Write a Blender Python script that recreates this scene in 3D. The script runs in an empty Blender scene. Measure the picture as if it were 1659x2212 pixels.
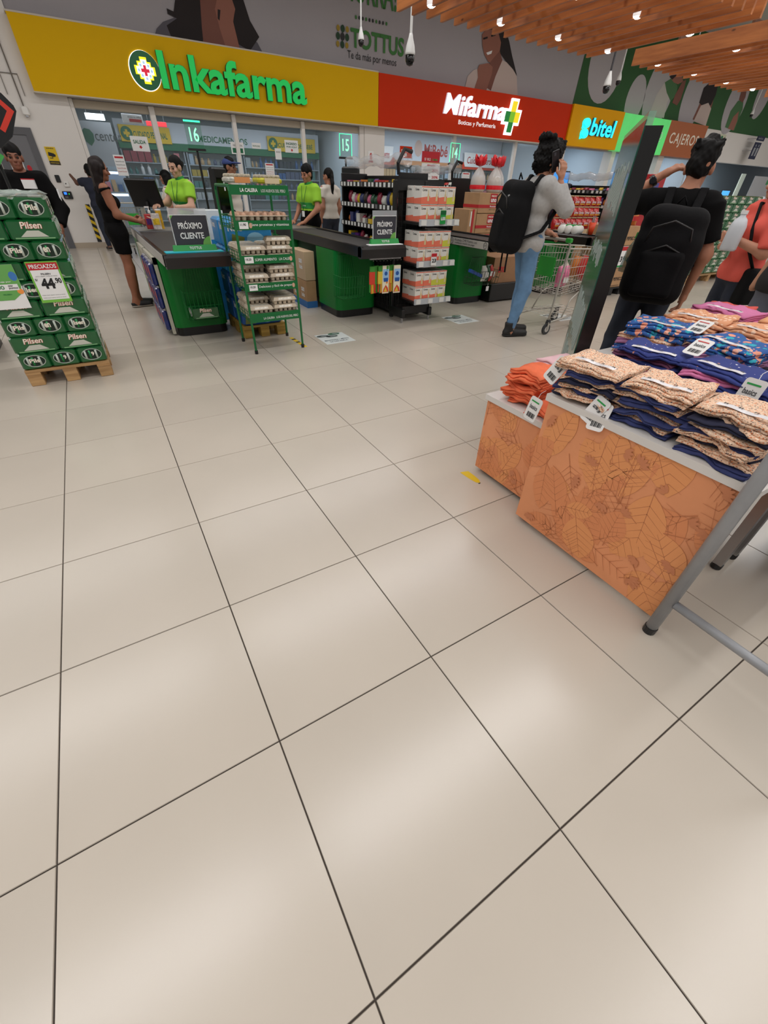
import bpy, bmesh, math, random
import numpy as np
from mathutils import Vector, Matrix, Euler

# ------------------------------------------------------------------ camera, world, lights, exposure
scn = bpy.context.scene
COL = scn.collection
F_PX, CX, CY = 873.112, 829.5, 1106.0
CAM = Vector((0.5777, -0.6249, 1.3943))
RM = (Matrix.Rotation(-0.557456, 3, 'Z') @ Matrix.Rotation(math.pi / 2 - 0.678712, 3, 'X') @ Matrix.Rotation(0.032139, 3, 'Z'))
cam_d = bpy.data.cameras.new('camera')
cam_d.sensor_fit = 'VERTICAL'; cam_d.sensor_height = 36.0; cam_d.lens = F_PX / 2212 * 36.0
cam_d.clip_start = 0.05; cam_d.clip_end = 200
cam = bpy.data.objects.new('camera', cam_d); COL.objects.link(cam)
cam.matrix_world = Matrix.Translation(CAM) @ RM.to_4x4()
scn.camera = cam
scn.view_settings.view_transform = 'Standard'
scn.view_settings.look = 'None'
scn.view_settings.gamma = 1.0
scn.view_settings.use_curve_mapping = False
scn.view_settings.exposure = 0.06
world = bpy.data.worlds.new('world'); scn.world = world
world.use_nodes = True
world.node_tree.nodes['Background'].inputs[0].default_value = (1.0, 0.98, 0.96, 1)
world.node_tree.nodes['Background'].inputs[1].default_value = 0.34
scn.cycles.max_bounces = 6; scn.cycles.diffuse_bounces = 3; scn.cycles.glossy_bounces = 3
scn.cycles.transmission_bounces = 6; scn.cycles.transparent_max_bounces = 8
scn.cycles.caustics_reflective = False; scn.cycles.caustics_refractive = False
scn.cycles.use_denoising = True
scn.cycles.sample_clamp_indirect = 4.0


def area(name, loc, sx, sy, watts, col=(1, 0.96, 0.9), rot=(0, 0, 0)):
    d = bpy.data.lights.new(name, 'AREA'); d.shape = 'RECTANGLE'; d.size = sx; d.size_y = sy
    d.energy = watts; d.color = col
    o = bpy.data.objects.new(name, d); COL.objects.link(o); o.location = loc; o.rotation_euler = rot
    return o


# rows of louvred linear ceiling lamps of the sales hall, running parallel to the shop front
for y in (-6.2, -2.6, 0.95, 4.7, 8.5):
    for x in (-3.4, 4.2, 12.0, 20.5, 29.0):
        if x > 15 and y < -3: continue
        l = area('hall_light', (x, y, 5.85), 7.0, 0.34, 98, (1.0, 0.985, 0.97)); l.data.spread = math.radians(175)
# cool shop lamps behind the glazing
for x, y, sx, w in ((3.2, 15.0, 3.0, 38), (6.6, 15.0, 3.0, 38), (10.5, 15.0, 3.4, 52), (13.9, 15.0, 3.0, 52), (17.9, 15.2, 2.4, 50), (21.4, 15.2, 2.2, 40), (24.6, 15.0, 1.8, 40), (28.2, 15.4, 2.5, 110), (32.2, 15.4, 2.5, 110)):
    area('shop_light', (x, y, 2.95), sx, 1.2, w, (0.80, 0.91, 1.0))

rnd = random.Random(7)


def ray(px, py):
    return RM @ Vector(((px - CX) / F_PX, -(py - CY) / F_PX, -1.0))


def at(px, py, x=None, y=None, z=None):
    """a measured point of the photograph on the plane x=, y= or z= (metres)"""
    d = ray(px, py)
    if x is not None: t = (x - CAM.x) / d.x
    elif y is not None: t = (y - CAM.y) / d.y
    else: t = (z - CAM.z) / d.z
    return CAM + d * t


def pix(p):
    d = RM.transposed() @ (Vector(p) - CAM)
    if d.z > -0.01: return None
    return CX + F_PX * d.x / -d.z, CY - F_PX * d.y / -d.z


# ------------------------------------------------------------------ materials
MATS = {}


def lin(c):
    out = []
    for v in c[:3]:
        v = v / 255.0
        out.append(v / 12.92 if v <= 0.04045 else ((v + 0.055) / 1.055) ** 2.4)
    return (*out, 1.0)


def M(name, c=(128, 128, 128), rough=0.5, metal=0.0, emit=0.0, var=0.0, vscale=8.0, alpha=1.0, trans=0.0, bump=0.0, bscale=60.0, spec=0.5, coat=0.0, rand=0.0):
    """plain procedural material: base colour with optional noise variation, relief and per-object variation"""
    if name in MATS: return MATS[name]
    m = bpy.data.materials.new(name); m.use_nodes = True
    nt = m.node_tree; b = nt.nodes['Principled BSDF']
    col = lin(c)
    b.inputs['Base Color'].default_value = col
    b.inputs['Roughness'].default_value = rough
    b.inputs['Metallic'].default_value = metal
    b.inputs['Specular IOR Level'].default_value = spec
    if coat: b.inputs['Coat Weight'].default_value = coat; b.inputs['Coat Roughness'].default_value = 0.08
    if emit:
        b.inputs['Emission Color'].default_value = col; b.inputs['Emission Strength'].default_value = emit
    if alpha < 1: b.inputs['Alpha'].default_value = alpha
    if trans: b.inputs['Transmission Weight'].default_value = trans; b.inputs['IOR'].default_value = 1.45
    src = None
    if var or bump:
        tc = nt.nodes.new('ShaderNodeTexCoord')
    if var:
        n = nt.nodes.new('ShaderNodeTexNoise'); n.inputs['Scale'].default_value = vscale; n.inputs['Detail'].default_value = 4
        nt.links.new(tc.outputs['Object'], n.inputs['Vector'])
        r = nt.nodes.new('ShaderNodeValToRGB')
        r.color_ramp.elements[0].position = 0.3; r.color_ramp.elements[1].position = 0.7
        r.color_ramp.elements[0].color = tuple(v * (1 - var) for v in col[:3]) + (1,)
        r.color_ramp.elements[1].color = tuple(min(1, v * (1 + var)) for v in col[:3]) + (1,)
        nt.links.new(n.outputs['Fac'], r.inputs['Fac']); src = r.outputs['Color']
    if rand:
        oi = nt.nodes.new('ShaderNodeObjectInfo')
        mr = nt.nodes.new('ShaderNodeMapRange'); mr.inputs[3].default_value = 1 - rand; mr.inputs[4].default_value = 1 + rand
        nt.links.new(oi.outputs['Random'], mr.inputs[0])
        hs = nt.nodes.new('ShaderNodeHueSaturation'); hs.inputs['Color'].default_value = col
        if src: nt.links.new(src, hs.inputs['Color'])
        nt.links.new(mr.outputs[0], hs.inputs['Value']); src = hs.outputs['Color']
    if src: nt.links.new(src, b.inputs['Base Color'])
    if bump:
        n2 = nt.nodes.new('ShaderNodeTexNoise'); n2.inputs['Scale'].default_value = bscale; n2.inputs['Detail'].default_value = 3
        nt.links.new(tc.outputs['Object'], n2.inputs['Vector'])
        bp = nt.nodes.new('ShaderNodeBump'); bp.inputs['Strength'].default_value = bump; bp.inputs['Distance'].default_value = 0.01
        nt.links.new(n2.outputs['Fac'], bp.inputs['Height']); nt.links.new(bp.outputs['Normal'], b.inputs['Normal'])
    MATS[name] = m
    return m


def M_wood(name, c1, c2, axis=1, scale=3.0, rand=0.18, rough=0.55):
    if name in MATS: return MATS[name]
    m = bpy.data.materials.new(name); m.use_nodes = True; nt = m.node_tree; b = nt.nodes['Principled BSDF']
    tc = nt.nodes.new('ShaderNodeTexCoord'); mp = nt.nodes.new('ShaderNodeMapping')
    s = [scale * 9] * 3; s[axis] = scale * 0.7; mp.inputs['Scale'].default_value = s
    oi = nt.nodes.new('ShaderNodeObjectInfo')
    cmb = nt.nodes.new('ShaderNodeCombineXYZ')
    ml = nt.nodes.new('ShaderNodeMath'); ml.operation = 'MULTIPLY'; ml.inputs[1].default_value = 30
    nt.links.new(oi.outputs['Random'], ml.inputs[0])
    for i in range(3): nt.links.new(ml.outputs[0], cmb.inputs[i])
    nt.links.new(cmb.outputs[0], mp.inputs['Location']); nt.links.new(tc.outputs['Object'], mp.inputs['Vector'])
    n = nt.nodes.new('ShaderNodeTexNoise'); n.inputs['Scale'].default_value = 1.0; n.inputs['Detail'].default_value = 5
    nt.links.new(mp.outputs[0], n.inputs['Vector'])
    r = nt.nodes.new('ShaderNodeValToRGB'); r.color_ramp.elements[0].position = 0.32; r.color_ramp.elements[1].position = 0.66
    r.color_ramp.elements[0].color = lin(c1); r.color_ramp.elements[1].color = lin(c2)
    nt.links.new(n.outputs['Fac'], r.inputs['Fac'])
    # dark knots
    v = nt.nodes.new('ShaderNodeTexVoronoi'); v.inputs['Scale'].default_value = 2.2
    mp2 = nt.nodes.new('ShaderNodeMapping'); s2 = [2.0] * 3; s2[axis] = 0.9; mp2.inputs['Scale'].default_value = s2
    nt.links.new(cmb.outputs[0], mp2.inputs['Location']); nt.links.new(tc.outputs['Object'], mp2.inputs['Vector']); nt.links.new(mp2.outputs[0], v.inputs['Vector'])
    kr = nt.nodes.new('ShaderNodeMapRange'); kr.inputs[1].default_value = 0.03; kr.inputs[2].default_value = 0.08
    nt.links.new(v.outputs['Distance'], kr.inputs[0])
    mx = nt.nodes.new('ShaderNodeMix'); mx.data_type = 'RGBA'
    mx.inputs[6].default_value = tuple(0.35 * q for q in lin(c1)[:3]) + (1,)
    nt.links.new(kr.outputs[0], mx.inputs[0]); nt.links.new(r.outputs[0], mx.inputs[7])
    mr = nt.nodes.new('ShaderNodeMapRange'); mr.inputs[3].default_value = 1 - rand; mr.inputs[4].default_value = 1 + rand
    nt.links.new(oi.outputs['Random'], mr.inputs[0])
    hs = nt.nodes.new('ShaderNodeHueSaturation'); nt.links.new(mx.outputs[2], hs.inputs['Color']); nt.links.new(mr.outputs[0], hs.inputs['Value'])
    nt.links.new(hs.outputs[0], b.inputs['Base Color']); b.inputs['Roughness'].default_value = rough
    MATS[name] = m
    return m


def M_spots(name, base, spots, scale=60.0, size=0.3, rough=0.85, squash=(1, 1, 1), second=None):
    """printed cloth: base colour with scattered voronoi spots, each spot one of several colours"""
    if name in MATS: return MATS[name]
    m = bpy.data.materials.new(name); m.use_nodes = True; nt = m.node_tree; b = nt.nodes['Principled BSDF']
    tc = nt.nodes.new('ShaderNodeTexCoord')
    mp = nt.nodes.new('ShaderNodeMapping'); mp.inputs['Scale'].default_value = squash
    nt.links.new(tc.outputs['Object'], mp.inputs['Vector'])

    def layer(prev, scale, size, cols):
        v = nt.nodes.new('ShaderNodeTexVoronoi'); v.inputs['Scale'].default_value = scale
        nt.links.new(mp.outputs[0], v.inputs['Vector'])
        sp = nt.nodes.new('ShaderNodeSeparateColor'); nt.links.new(v.outputs['Color'], sp.inputs[0])
        rp = nt.nodes.new('ShaderNodeValToRGB'); rp.color_ramp.interpolation = 'CONSTANT'
        el = rp.color_ramp.elements
        while len(el) < len(cols): el.new(0.5)
        for i, c in enumerate(cols):
            el[i].position = i / len(cols); el[i].color = lin(c)
        nt.links.new(sp.outputs[0], rp.inputs[0])
        lt = nt.nodes.new('ShaderNodeMath'); lt.operation = 'LESS_THAN'; lt.inputs[1].default_value = size
        nt.links.new(v.outputs['Distance'], lt.inputs[0])
        mx = nt.nodes.new('ShaderNodeMix'); mx.data_type = 'RGBA'
        nt.links.new(lt.outputs[0], mx.inputs[0]); nt.links.new(rp.outputs[0], mx.inputs[7])
        if prev is None: mx.inputs[6].default_value = lin(base)
        else: nt.links.new(prev, mx.inputs[6])
        return mx.outputs[2]
    out = layer(None, scale, size, spots)
    if second: out = layer(out, *second)
    nt.links.new(out, b.inputs['Base Color']); b.inputs['Roughness'].default_value = rough
    b.inputs['Specular IOR Level'].default_value = 0.2
    MATS[name] = m
    return m


# ------------------------------------------------------------------ mesh helpers
class MB:
    """collects geometry of ONE mesh object"""
    def __init__(s): s.v = []; s.f = []; s.mi = []

    def add(s, vs, fs, mi=0):
        o = len(s.v); s.v += [tuple(v) for v in vs]
        s.f += [tuple(i + o for i in f) for f in fs]; s.mi += [mi] * len(fs)
        return s

    def box(s, x0, y0, z0, x1, y1, z1, mi=0, mat=None, c=0.0):
        if c:
            pts = []
            for z, e in ((z0, c), (z0 + c, 0), (z1 - c, 0), (z1, c)):
                ex = e
                for (X, Y, dx, dy) in ((x0, y0, 1, 1), (x1, y0, -1, 1), (x1, y1, -1, -1), (x0, y1, 1, -1)):
                    if dx * dy > 0: pts += [(X + dx * ex, Y + dy * (c + ex) if True else Y, z), (X + dx * (c + ex), Y + dy * ex, z)]
                    else: pts += [(X + dx * (c + ex), Y + dy * ex, z), (X + dx * ex, Y + dy * (c + ex), z)]
            fs = [tuple(range(7, -1, -1)), tuple(range(24, 32))]
            for k in range(3):
                for i in range(8): fs.append((k * 8 + i, k * 8 + (i + 1) % 8, k * 8 + 8 + (i + 1) % 8, k * 8 + 8 + i))
            vs = pts
        else:
            vs = [(x0, y0, z0), (x1, y0, z0), (x1, y1, z0), (x0, y1, z0), (x0, y0, z1), (x1, y0, z1), (x1, y1, z1), (x0, y1, z1)]
            fs = [(3, 2, 1, 0), (4, 5, 6, 7), (0, 1, 5, 4), (1, 2, 6, 5), (2, 3, 7, 6), (3, 0, 4, 7)]
        if mat is not None: vs = [mat @ Vector(v) for v in vs]
        return s.add(vs, fs, mi)

    def hexa(s, lo, hi, mi=0):
        """frustum: lo and hi are 4 points each, counter-clockwise from above"""
        return s.add(list(lo) + list(hi), [(3, 2, 1, 0), (4, 5, 6, 7), (0, 1, 5, 4), (1, 2, 6, 5), (2, 3, 7, 6), (3, 0, 4, 7)], mi)

    def quad(s, a, b, c, d, mi=0): return s.add([a, b, c, d], [(0, 1, 2, 3)], mi)

    def tube(s, pts, r, n=8, mi=0, closed=False, caps=True):
        pts = [Vector(p) for p in pts]; k = len(pts); rs = r if isinstance(r, (list, tuple)) else [r] * k
        vs = []; prev = None
        for i, p in enumerate(pts):
            if closed: t = (pts[(i + 1) % k] - pts[i - 1]).normalized()
            else: t = (pts[min(i + 1, k - 1)] - pts[max(i - 1, 0)]).normalized()
            if prev is None:
                u = t.cross(Vector((0, 0, 1)) if abs(t.z) < 0.9 else Vector((1, 0, 0))).normalized()
            else:
                u = (prev - t * prev.dot(t)).normalized()
            prev = u; w = t.cross(u)
            for j in range(n):
                a = 2 * math.pi * j / n; vs.append(p + (u * math.cos(a) + w * math.sin(a)) * rs[i])
        fs = []
        for i in range(k if closed else k - 1):
            for j in range(n):
                a = i * n; b2 = ((i + 1) % k) * n
                fs.append((a + j, a + (j + 1) % n, b2 + (j + 1) % n, b2 + j))
        if caps and not closed:
            fs.append(tuple(range(n - 1, -1, -1))); fs.append(tuple(range((k - 1) * n, k * n)))
        return s.add(vs, fs, mi)

    def lathe(s, prof, n=16, mi=0, mat=None, cap=True):
        """prof: (radius, z) list from bottom to top"""
        vs = []
        for r, z in prof:
            for j in range(n):
                a = 2 * math.pi * j / n; vs.append(Vector((r * math.cos(a), r * math.sin(a), z)))
        fs = []
        for i in range(len(prof) - 1):
            for j in range(n): fs.append((i * n + j, i * n + (j + 1) % n, (i + 1) * n + (j + 1) % n, (i + 1) * n + j))
        if cap:
            fs.append(tuple(range(n - 1, -1, -1))); fs.append(tuple(range((len(prof) - 1) * n, len(prof) * n)))
        if mat is not None: vs = [mat @ v for v in vs]
        return s.add(vs, fs, mi)

    def prism(s, poly, d0, d1, frame=None, mi=0):
        """polygon (a, b) extruded from d0 to d1; frame maps (a, b, d) to space"""
        n = len(poly)
        fr = frame or (lambda a, b, d: (a, d, b))
        vs = [fr(a, b, d0) for a, b in poly] + [fr(a, b, d1) for a, b in poly]
        fs = [tuple(range(n)), tuple(range(2 * n - 1, n - 1, -1))]
        for i in range(n): fs.append((i, n + i, n + (i + 1) % n, (i + 1) % n))
        return s.add(vs, fs, mi)

    def mesh(s, name, mats, smooth=False):
        me = bpy.data.meshes.new(name); me.from_pydata(s.v, [], s.f); me.update()
        for m in (mats if isinstance(mats, (list, tuple)) else [mats]): me.materials.append(m)
        if len(me.materials) > 1: me.polygons.foreach_set('material_index', s.mi)
        if smooth: me.polygons.foreach_set('use_smooth', [True] * len(me.polygons))
        return me

    def build(s, name, mats, parent=None, smooth=False, loc=None, fixn=True):
        me = s.mesh(name, mats, smooth)
        if fixn and len(me.polygons) < 60000:
            bm = bmesh.new(); bm.from_mesh(me); bmesh.ops.recalc_face_normals(bm, faces=bm.faces); bm.to_mesh(me); bm.free()
        return link(name, me, parent, loc)


def link(name, data, parent=None, loc=None, mw=None):
    o = bpy.data.objects.new(name, data); COL.objects.link(o)
    if parent is not None: o.parent = parent
    if loc is not None: o.location = loc
    if mw is not None: o.matrix_local = mw
    return o


def tag(o, label, cat, group=None, kind=None):
    o['label'] = label; o['category'] = cat
    if group: o['group'] = group
    if kind: o['kind'] = kind
    return o


def struct(o, label=None):
    o['kind'] = 'structure'
    if label: o['label'] = label
    return o


def thing(name, label, cat, loc=(0, 0, 0), rz=0.0, group=None):
    o = bpy.data.objects.new(name, None); o.empty_display_size = 0.1; COL.objects.link(o)
    o.location = loc; o.rotation_euler = (0, 0, rz)
    return tag(o, label, cat, group)


def copy_tree(o, parent=None):
    c = o.copy(); COL.objects.link(c)
    if parent is not None: c.parent = parent
    for ch in list(o.children): copy_tree(ch, c)
    return c


# ------------------------------------------------------------------ lettering
TXT = {}


def txt_mesh(s, bold=0.0, ext=0.0, shear=0.0, spacing=1.0):
    k = (s, bold, ext, shear, spacing)
    if k in TXT: return TXT[k]
    cu = bpy.data.curves.new('lettering', 'FONT'); cu.body = s; cu.offset = bold; cu.extrude = ext; cu.shear = shear
    cu.resolution_u = 3; cu.space_character = spacing
    ob = bpy.data.objects.new('lettering', cu)
    me = bpy.data.meshes.new_from_object(ob)
    bpy.data.objects.remove(ob); bpy.data.curves.remove(cu)
    n = len(me.vertices); a = np.zeros(n * 3, 'f'); me.vertices.foreach_get('co', a); a = a.reshape(-1, 3)
    lo, hi = (a.min(0), a.max(0)) if n else (np.zeros(3), np.ones(3))
    TXT[k] = (a, [tuple(p.vertices) for p in me.polygons], lo, hi)
    bpy.data.meshes.remove(me)
    return TXT[k]


def lettering(name, s, o, ux, uy, w, h, mat, parent, bold=0.02, ext=0.0, shear=0.0, spacing=1.0, off=0.003, fit=True, halign='c'):
    """flat letters fitted into the rectangle at corner o (bottom-left), unit vectors ux, uy, size w x h; ext = thickness in metres"""
    a, fs, lo, hi = txt_mesh(s, bold, 0.5 if ext else 0.0, shear, spacing)
    o = Vector(o); ux = Vector(ux); uy = Vector(uy); nz = ux.cross(uy).normalized()
    sx = w / max(1e-6, hi[0] - lo[0]); sy = h / max(1e-6, hi[1] - lo[1])
    dx = 0
    if not fit:
        k = min(sx, sy); dx = {'c': (w - k * (hi[0] - lo[0])) / 2, 'l': 0, 'r': w - k * (hi[0] - lo[0])}[halign]
        sx = sy = k
    vs = [o + ux * (dx + (p[0] - lo[0]) * sx) + uy * ((p[1] - lo[1]) * sy) + nz * (off + (p[2] + 0.5) * ext if ext else off) for p in a]
    mb = MB(); mb.add(vs, fs)
    return mb.build(name, mat, parent, fixn=bool(ext))


def decal(name, pts2, o, ux, uy, mat, parent, off=0.002):
    """flat printed polygon: pts2 are (u, v) metres from o"""
    o = Vector(o); ux = Vector(ux); uy = Vector(uy); nz = ux.cross(uy).normalized()
    mb = MB(); mb.add([o + ux * u + uy * v + nz * off for u, v in pts2], [tuple(range(len(pts2)))])
    return mb.build(name, mat, parent, fixn=False)


def ell(cx, cy, rx, ry, n=24, a0=0.0, a1=2 * math.pi):
    return [(cx + rx * math.cos(a0 + (a1 - a0) * i / n), cy + ry * math.sin(a0 + (a1 - a0) * i / n)) for i in range(n)]


EX, EY, EZ = Vector((1, 0, 0)), Vector((0, 1, 0)), Vector((0, 0, 1))
WHITE = M('white_print', (235, 235, 235), 0.6)
BLACK = M('black_print', (22, 22, 24), 0.6)
# ------------------------------------------------------------------ floor: every tile its own slab, dark recessed joints
TX, TY, JT = 0.6, 0.61758, 0.0036
m_grout = M('grout', (58, 50, 44), 0.9)
m_tile = M('porcelain_tile', (192, 182, 169), 0.25, var=0.03, vscale=1.6, rand=0.03, spec=0.75)
floor_bed = MB().box(-12, -9, -0.12, 46, 20, -0.003).build('floor', m_grout)
struct(floor_bed, 'beige porcelain tile floor with dark joints')
tmb = MB(); e = 0.0012
hx, hy = TX / 2 - JT / 2, TY / 2 - JT / 2
tmb.hexa([(-hx, -hy, -0.003), (hx, -hy, -0.003), (hx, hy, -0.003), (-hx, hy, -0.003)], [(-hx + e, -hy + e, 0), (hx - e, -hy + e, 0), (hx - e, hy - e, 0), (-hx + e, hy - e, 0)])
tile_me = tmb.mesh('tile', m_tile)
cells = []
for i in range(-20, 76):
    for j in range(-14, 23):
        c = Vector(((i + 0.5) * TX, (j + 0.5) * TY, 0))
        q = [pix((c.x + a * hx, c.y + b * hy, 0)) for a in (-1, 1) for b in (-1, 1)] + [pix(c)]
        vis = any(p and -60 < p[0] < 1720 and -40 < p[1] < 2280 for p in q)
        ar = 0
        if vis and all(q[:4]):
            xs = [p[0] for p in q[:4]]; ys = [p[1] for p in q[:4]]; ar = (min(max(xs), 1659) - max(min(xs), 0)) * (max(ys) - min(ys))
        if vis and not all(q[:4]): ar = 1e6
        cells.append((-ar if vis else (c - CAM).length, c))
cells.sort(key=lambda t: (t[0]))
far = MB()
for k, (d, c) in enumerate(cells):
    if k < 296 and d < 0:
        link('tile', tile_me, floor_bed, c)
    else:
        far.add([Vector(v) + c for v in tmb.v], tmb.f[1:2] + tmb.f[2:])
ft = far.build('tiling', m_tile, floor_bed, fixn=False); ft['kind'] = 'stuff'

# ------------------------------------------------------------------ ceiling and plain walls
m_wallwhite = M('white_paint', (226, 221, 216), 0.7, var=0.02, vscale=0.7)
m_wallgrey = M('grey_mural_vinyl', (166, 161, 165), 0.75, var=0.02, vscale=0.6)
m_ceil = M('grey_ceiling_sheet', (170, 166, 164), 0.85, var=0.04, vscale=0.5)
struct(MB().box(-12, -9, 6.4, 46, 20, 6.5).build('ceiling', m_ceil), 'grey hall ceiling')
YF = 13.5
# facade plane: left pier with the service door, shop piers, high wall with the murals
w = MB(); w.box(-12, YF, 0, -0.62, YF + 0.35, 3.0); w.box(0.14, YF, 0, 1.02, YF + 0.35, 3.0)
w.box(-0.62, YF, 2.17, 0.14, YF + 0.35, 3.0); w.box(-12, YF, 3.0, 0.46, YF + 0.35, 6.4)
struct(w.build('wall_left', m_wallwhite), 'white painted wall around the grey service door')
struct(MB().box(0.46, YF + 0.05, 2.70, 26.05, YF + 0.35, 6.4).build('wall_front', m_wallgrey), 'pale grey upper wall above the shop signs')
m_shutter = M('shutter_cream', (190, 178, 160), 0.6)
for n, (x0, x1) in enumerate(((1.10, 2.60), (2.72, 4.50), (4.60, 6.36), (6.46, 8.15))):
    struct(MB().box(x0, YF + 0.08, 2.56, x1, YF + 0.2, 2.70, c=.01).build('trim_%d' % (n + 11), m_shutter), 'cream shutter box under the yellow sign')
for n, (x0, x1, z1) in enumerate(((1.02, 1.10, 2.7), (2.60, 2.72, 2.7), (4.50, 4.60, 2.7), (6.36, 6.46, 2.7), (8.15, 8.30, 2.75), (11.60, 11.72, 2.75), (14.35, 14.47, 2.75))):
    struct(MB().box(x0, YF + 0.02, 0, x1, YF + 0.14, z1, c=0.01).build('trim_%d' % (n + 1), m_wallwhite), 'white shopfront post')
struct(MB().box(8.30, YF, 0, 8.98, YF + 0.4, 2.75).build('wall_pier', m_wallwhite), 'white pier between the two pharmacies')
struct(MB().box(16.6, YF, 0, 16.95, YF + 0.4, 2.75).build('wall_pier_end', m_wallwhite), 'white pier beside the phone shop')
struct(MB().box(19.75, YF, 0, 20.0, YF + 0.4, 2.75).build('wall_pier_phone', m_wallwhite), 'white pier between phone shop and green sign')
struct(MB().box(23.0, YF, 0, 23.4, YF + 0.4, 2.75).build('wall_pier_bank', m_wallwhite), 'white pier beside the cash machines')
struct(MB().box(26.05, YF + .05, 2.72, 46, YF + 0.35, 6.4).build('wall_right', m_wallwhite), 'white wall above the passage to the toilets')
struct(MB().box(34.6, YF, 0, 46, YF + 0.35, 2.72).build('wall_right_lower', m_wallwhite), 'white wall beside the passage')
m_base = M('skirting_tile', (178, 164, 146), 0.45)
struct(MB().box(0.14, YF - 0.012, 0, 1.02, YF, 0.11).build('baseboard_left', m_base), 'beige tile skirting')
# shop interiors
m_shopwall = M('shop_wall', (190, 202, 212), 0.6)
m_dark = M('shop_black_ceiling', (24, 24, 26), 0.8)
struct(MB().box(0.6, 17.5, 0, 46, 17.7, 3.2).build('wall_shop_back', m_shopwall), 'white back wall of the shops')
struct(MB().box(0.6, YF + 0.4, 3.05, 8.4, 17.5, 3.15).build('ceiling_pharmacy', m_dark), 'black ceiling of the first pharmacy')
struct(MB().box(8.4, YF + 0.4, 3.05, 46, 17.5, 3.15).build('ceiling_shops', m_shopwall), 'white ceiling of the other shops')
for n, x in enumerate((0.6, 8.5, 16.75, 19.9, 23.2, 26.2)):
    struct(MB().box(x, YF + 0.4, 0, x + 0.12, 17.5, 3.05).build('wall_partition_%d' % n, m_shopwall), 'white partition between shops')
# glazing of the pharmacies
m_glass = M('shop_glass', (215, 235, 235), 0.03, alpha=0.05, spec=0.3)
for n, (x0, x1, z1) in enumerate(((1.10, 2.60, 2.56), (2.72, 4.50, 2.56), (4.60, 6.36, 2.56), (6.46, 8.15, 2.56), (8.98, 11.60, 2.74), (11.72, 14.35, 2.74), (14.47, 16.6, 2.74))):
    struct(MB().box(x0, YF + 0.07, 0.02, x1, YF + 0.08, z1).build('window_%d' % (n + 1), m_glass), 'clear shopfront glass pane')

# ------------------------------------------------------------------ service door
m_door = M('grey_door', (112, 112, 116), 0.5); m_frame = M('grey_door_frame', (92, 92, 96), 0.5)
d = MB(); d.box(-0.50, YF - 0.02, 0.0, 0.02, YF + 0.03, 2.05); dd = struct(d.build('door_1', m_door), 'grey metal service door')
f = MB(); f.box(-0.62, YF - 0.04, 0, -0.50, YF + 0.06, 2.17); f.box(0.02, YF - 0.04, 0, 0.14, YF + 0.06, 2.17); f.box(-0.5, YF - 0.04, 2.05, 0.02, YF + 0.06, 2.17)
f.build('door_frame', m_frame, dd)
m_chrome = M('chrome', (200, 200, 205), 0.2, 1.0)
k = MB(); k.lathe([(0.035, 0), (0.035, 0.02), (0.015, 0.03), (0.03, 0.05), (0.02, 0.07)], 12, mat=Matrix.Translation((-0.04, YF - 0.02, 1.05)) @ Matrix.Rotation(math.pi / 2, 4, 'X')); k.build('door_handle', m_chrome, dd)
# notices and devices on the left pier
m_red = M('print_red', (190, 28, 40), 0.6); m_navy = M('print_navy', (24, 30, 62), 0.6); m_yel = M('print_yellow', (222, 186, 20), 0.55)
m_green = M('print_green', (16, 120, 60), 0.55)


def board(name, label, cat, p0, p1, y, mat, th=0.012, group=None):
    """a flat panel facing -Y between two corners (x, z); returns its object and origin"""
    t = thing(name, label, cat, ((p0[0] + p1[0]) / 2, y, p0[1]), group=group)
    w = p1[0] - p0[0]; h = p1[1] - p0[1]
    MB().box(-w / 2, 0, 0, w / 2, th, h).build('panel', mat, t)
    return t, w, h


def btext(t, s, u0, v0, u1, v1, mat, y=-0.003, **kw):
    lettering('lettering', s, (u0, y, v0), EX, EZ, u1 - u0, v1 - v0, mat, t, off=0.0, **kw)


def bpoly(t, pts, mat, name='print', y=-0.0015):
    mb = MB(); mb.add([(u, y, v) for u, v in pts], [tuple(range(len(pts)))]); return mb.build(name, mat, t, fixn=False)


def bpx(x, y, Y=YF):
    p = at(x, y, y=Y); return p.x, p.z


t, w, h = board('warning_sign', 'yellow video surveillance notice with black camera symbol on white wall', 'sign', (0.26, 1.58), (0.46, 1.88), YF - 0.012, m_yel)
bpoly(t, [(-.075, .15), (.03, .13), (.045, .19), (-.06, .215)], BLACK); bpoly(t, [(.03, .14), (.055, .135), (.065, .17), (.04, .185)], BLACK, y=-.002); bpoly(t, [(-.06, .105), (0, .105), (0, .15), (-.012, .15), (-.012, .117), (-.06, .117)], BLACK, y=-.0025)
bpoly(t, [(-.1, .0), (.1, .0), (.1, .062), (-.1, .062)], BLACK, y=-.0012); btext(t, 'SONRIA', -.07, .265, .07, .285, BLACK); btext(t, 'LO ESTAMOS FILMANDO', -.085, .022, .085, .04, m_yel)
t, w, h = board('prohibition_sign', 'white no entry notice with red ring on grey door', 'sign', (-0.47, 1.28), (-0.24, 1.60), YF - 0.035, WHITE)
mb = MB(); mb.tube([(0.085 * math.cos(a), -0.004, .19 + 0.1 * math.sin(a)) for a in [i * math.pi / 12 for i in range(24)]], 0.008, 6, closed=True); mb.build('ring', m_red, t)
bpoly(t, [(-.012, .12), (.012, .12), (.02, .2), (.0, .26), (-.02, .2)], BLACK); bpoly(t, [(-.06, .25), (-.05, .26), (.06, .13), (.05, .12)], m_red, y=-.003); bpoly(t, [(-.11, .01), (.11, .01), (.11, .05), (-.11, .05)], m_red)
t, w, h = board('badge', 'small round red sticker on the grey door', 'sticker', (-0.20, 1.44), (-0.11, 1.56), YF - 0.03, M('badge_grey', (120, 120, 124), 0.5), th=.004)
bpoly(t, ell(0, .06, .042, .055), m_red)
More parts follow.
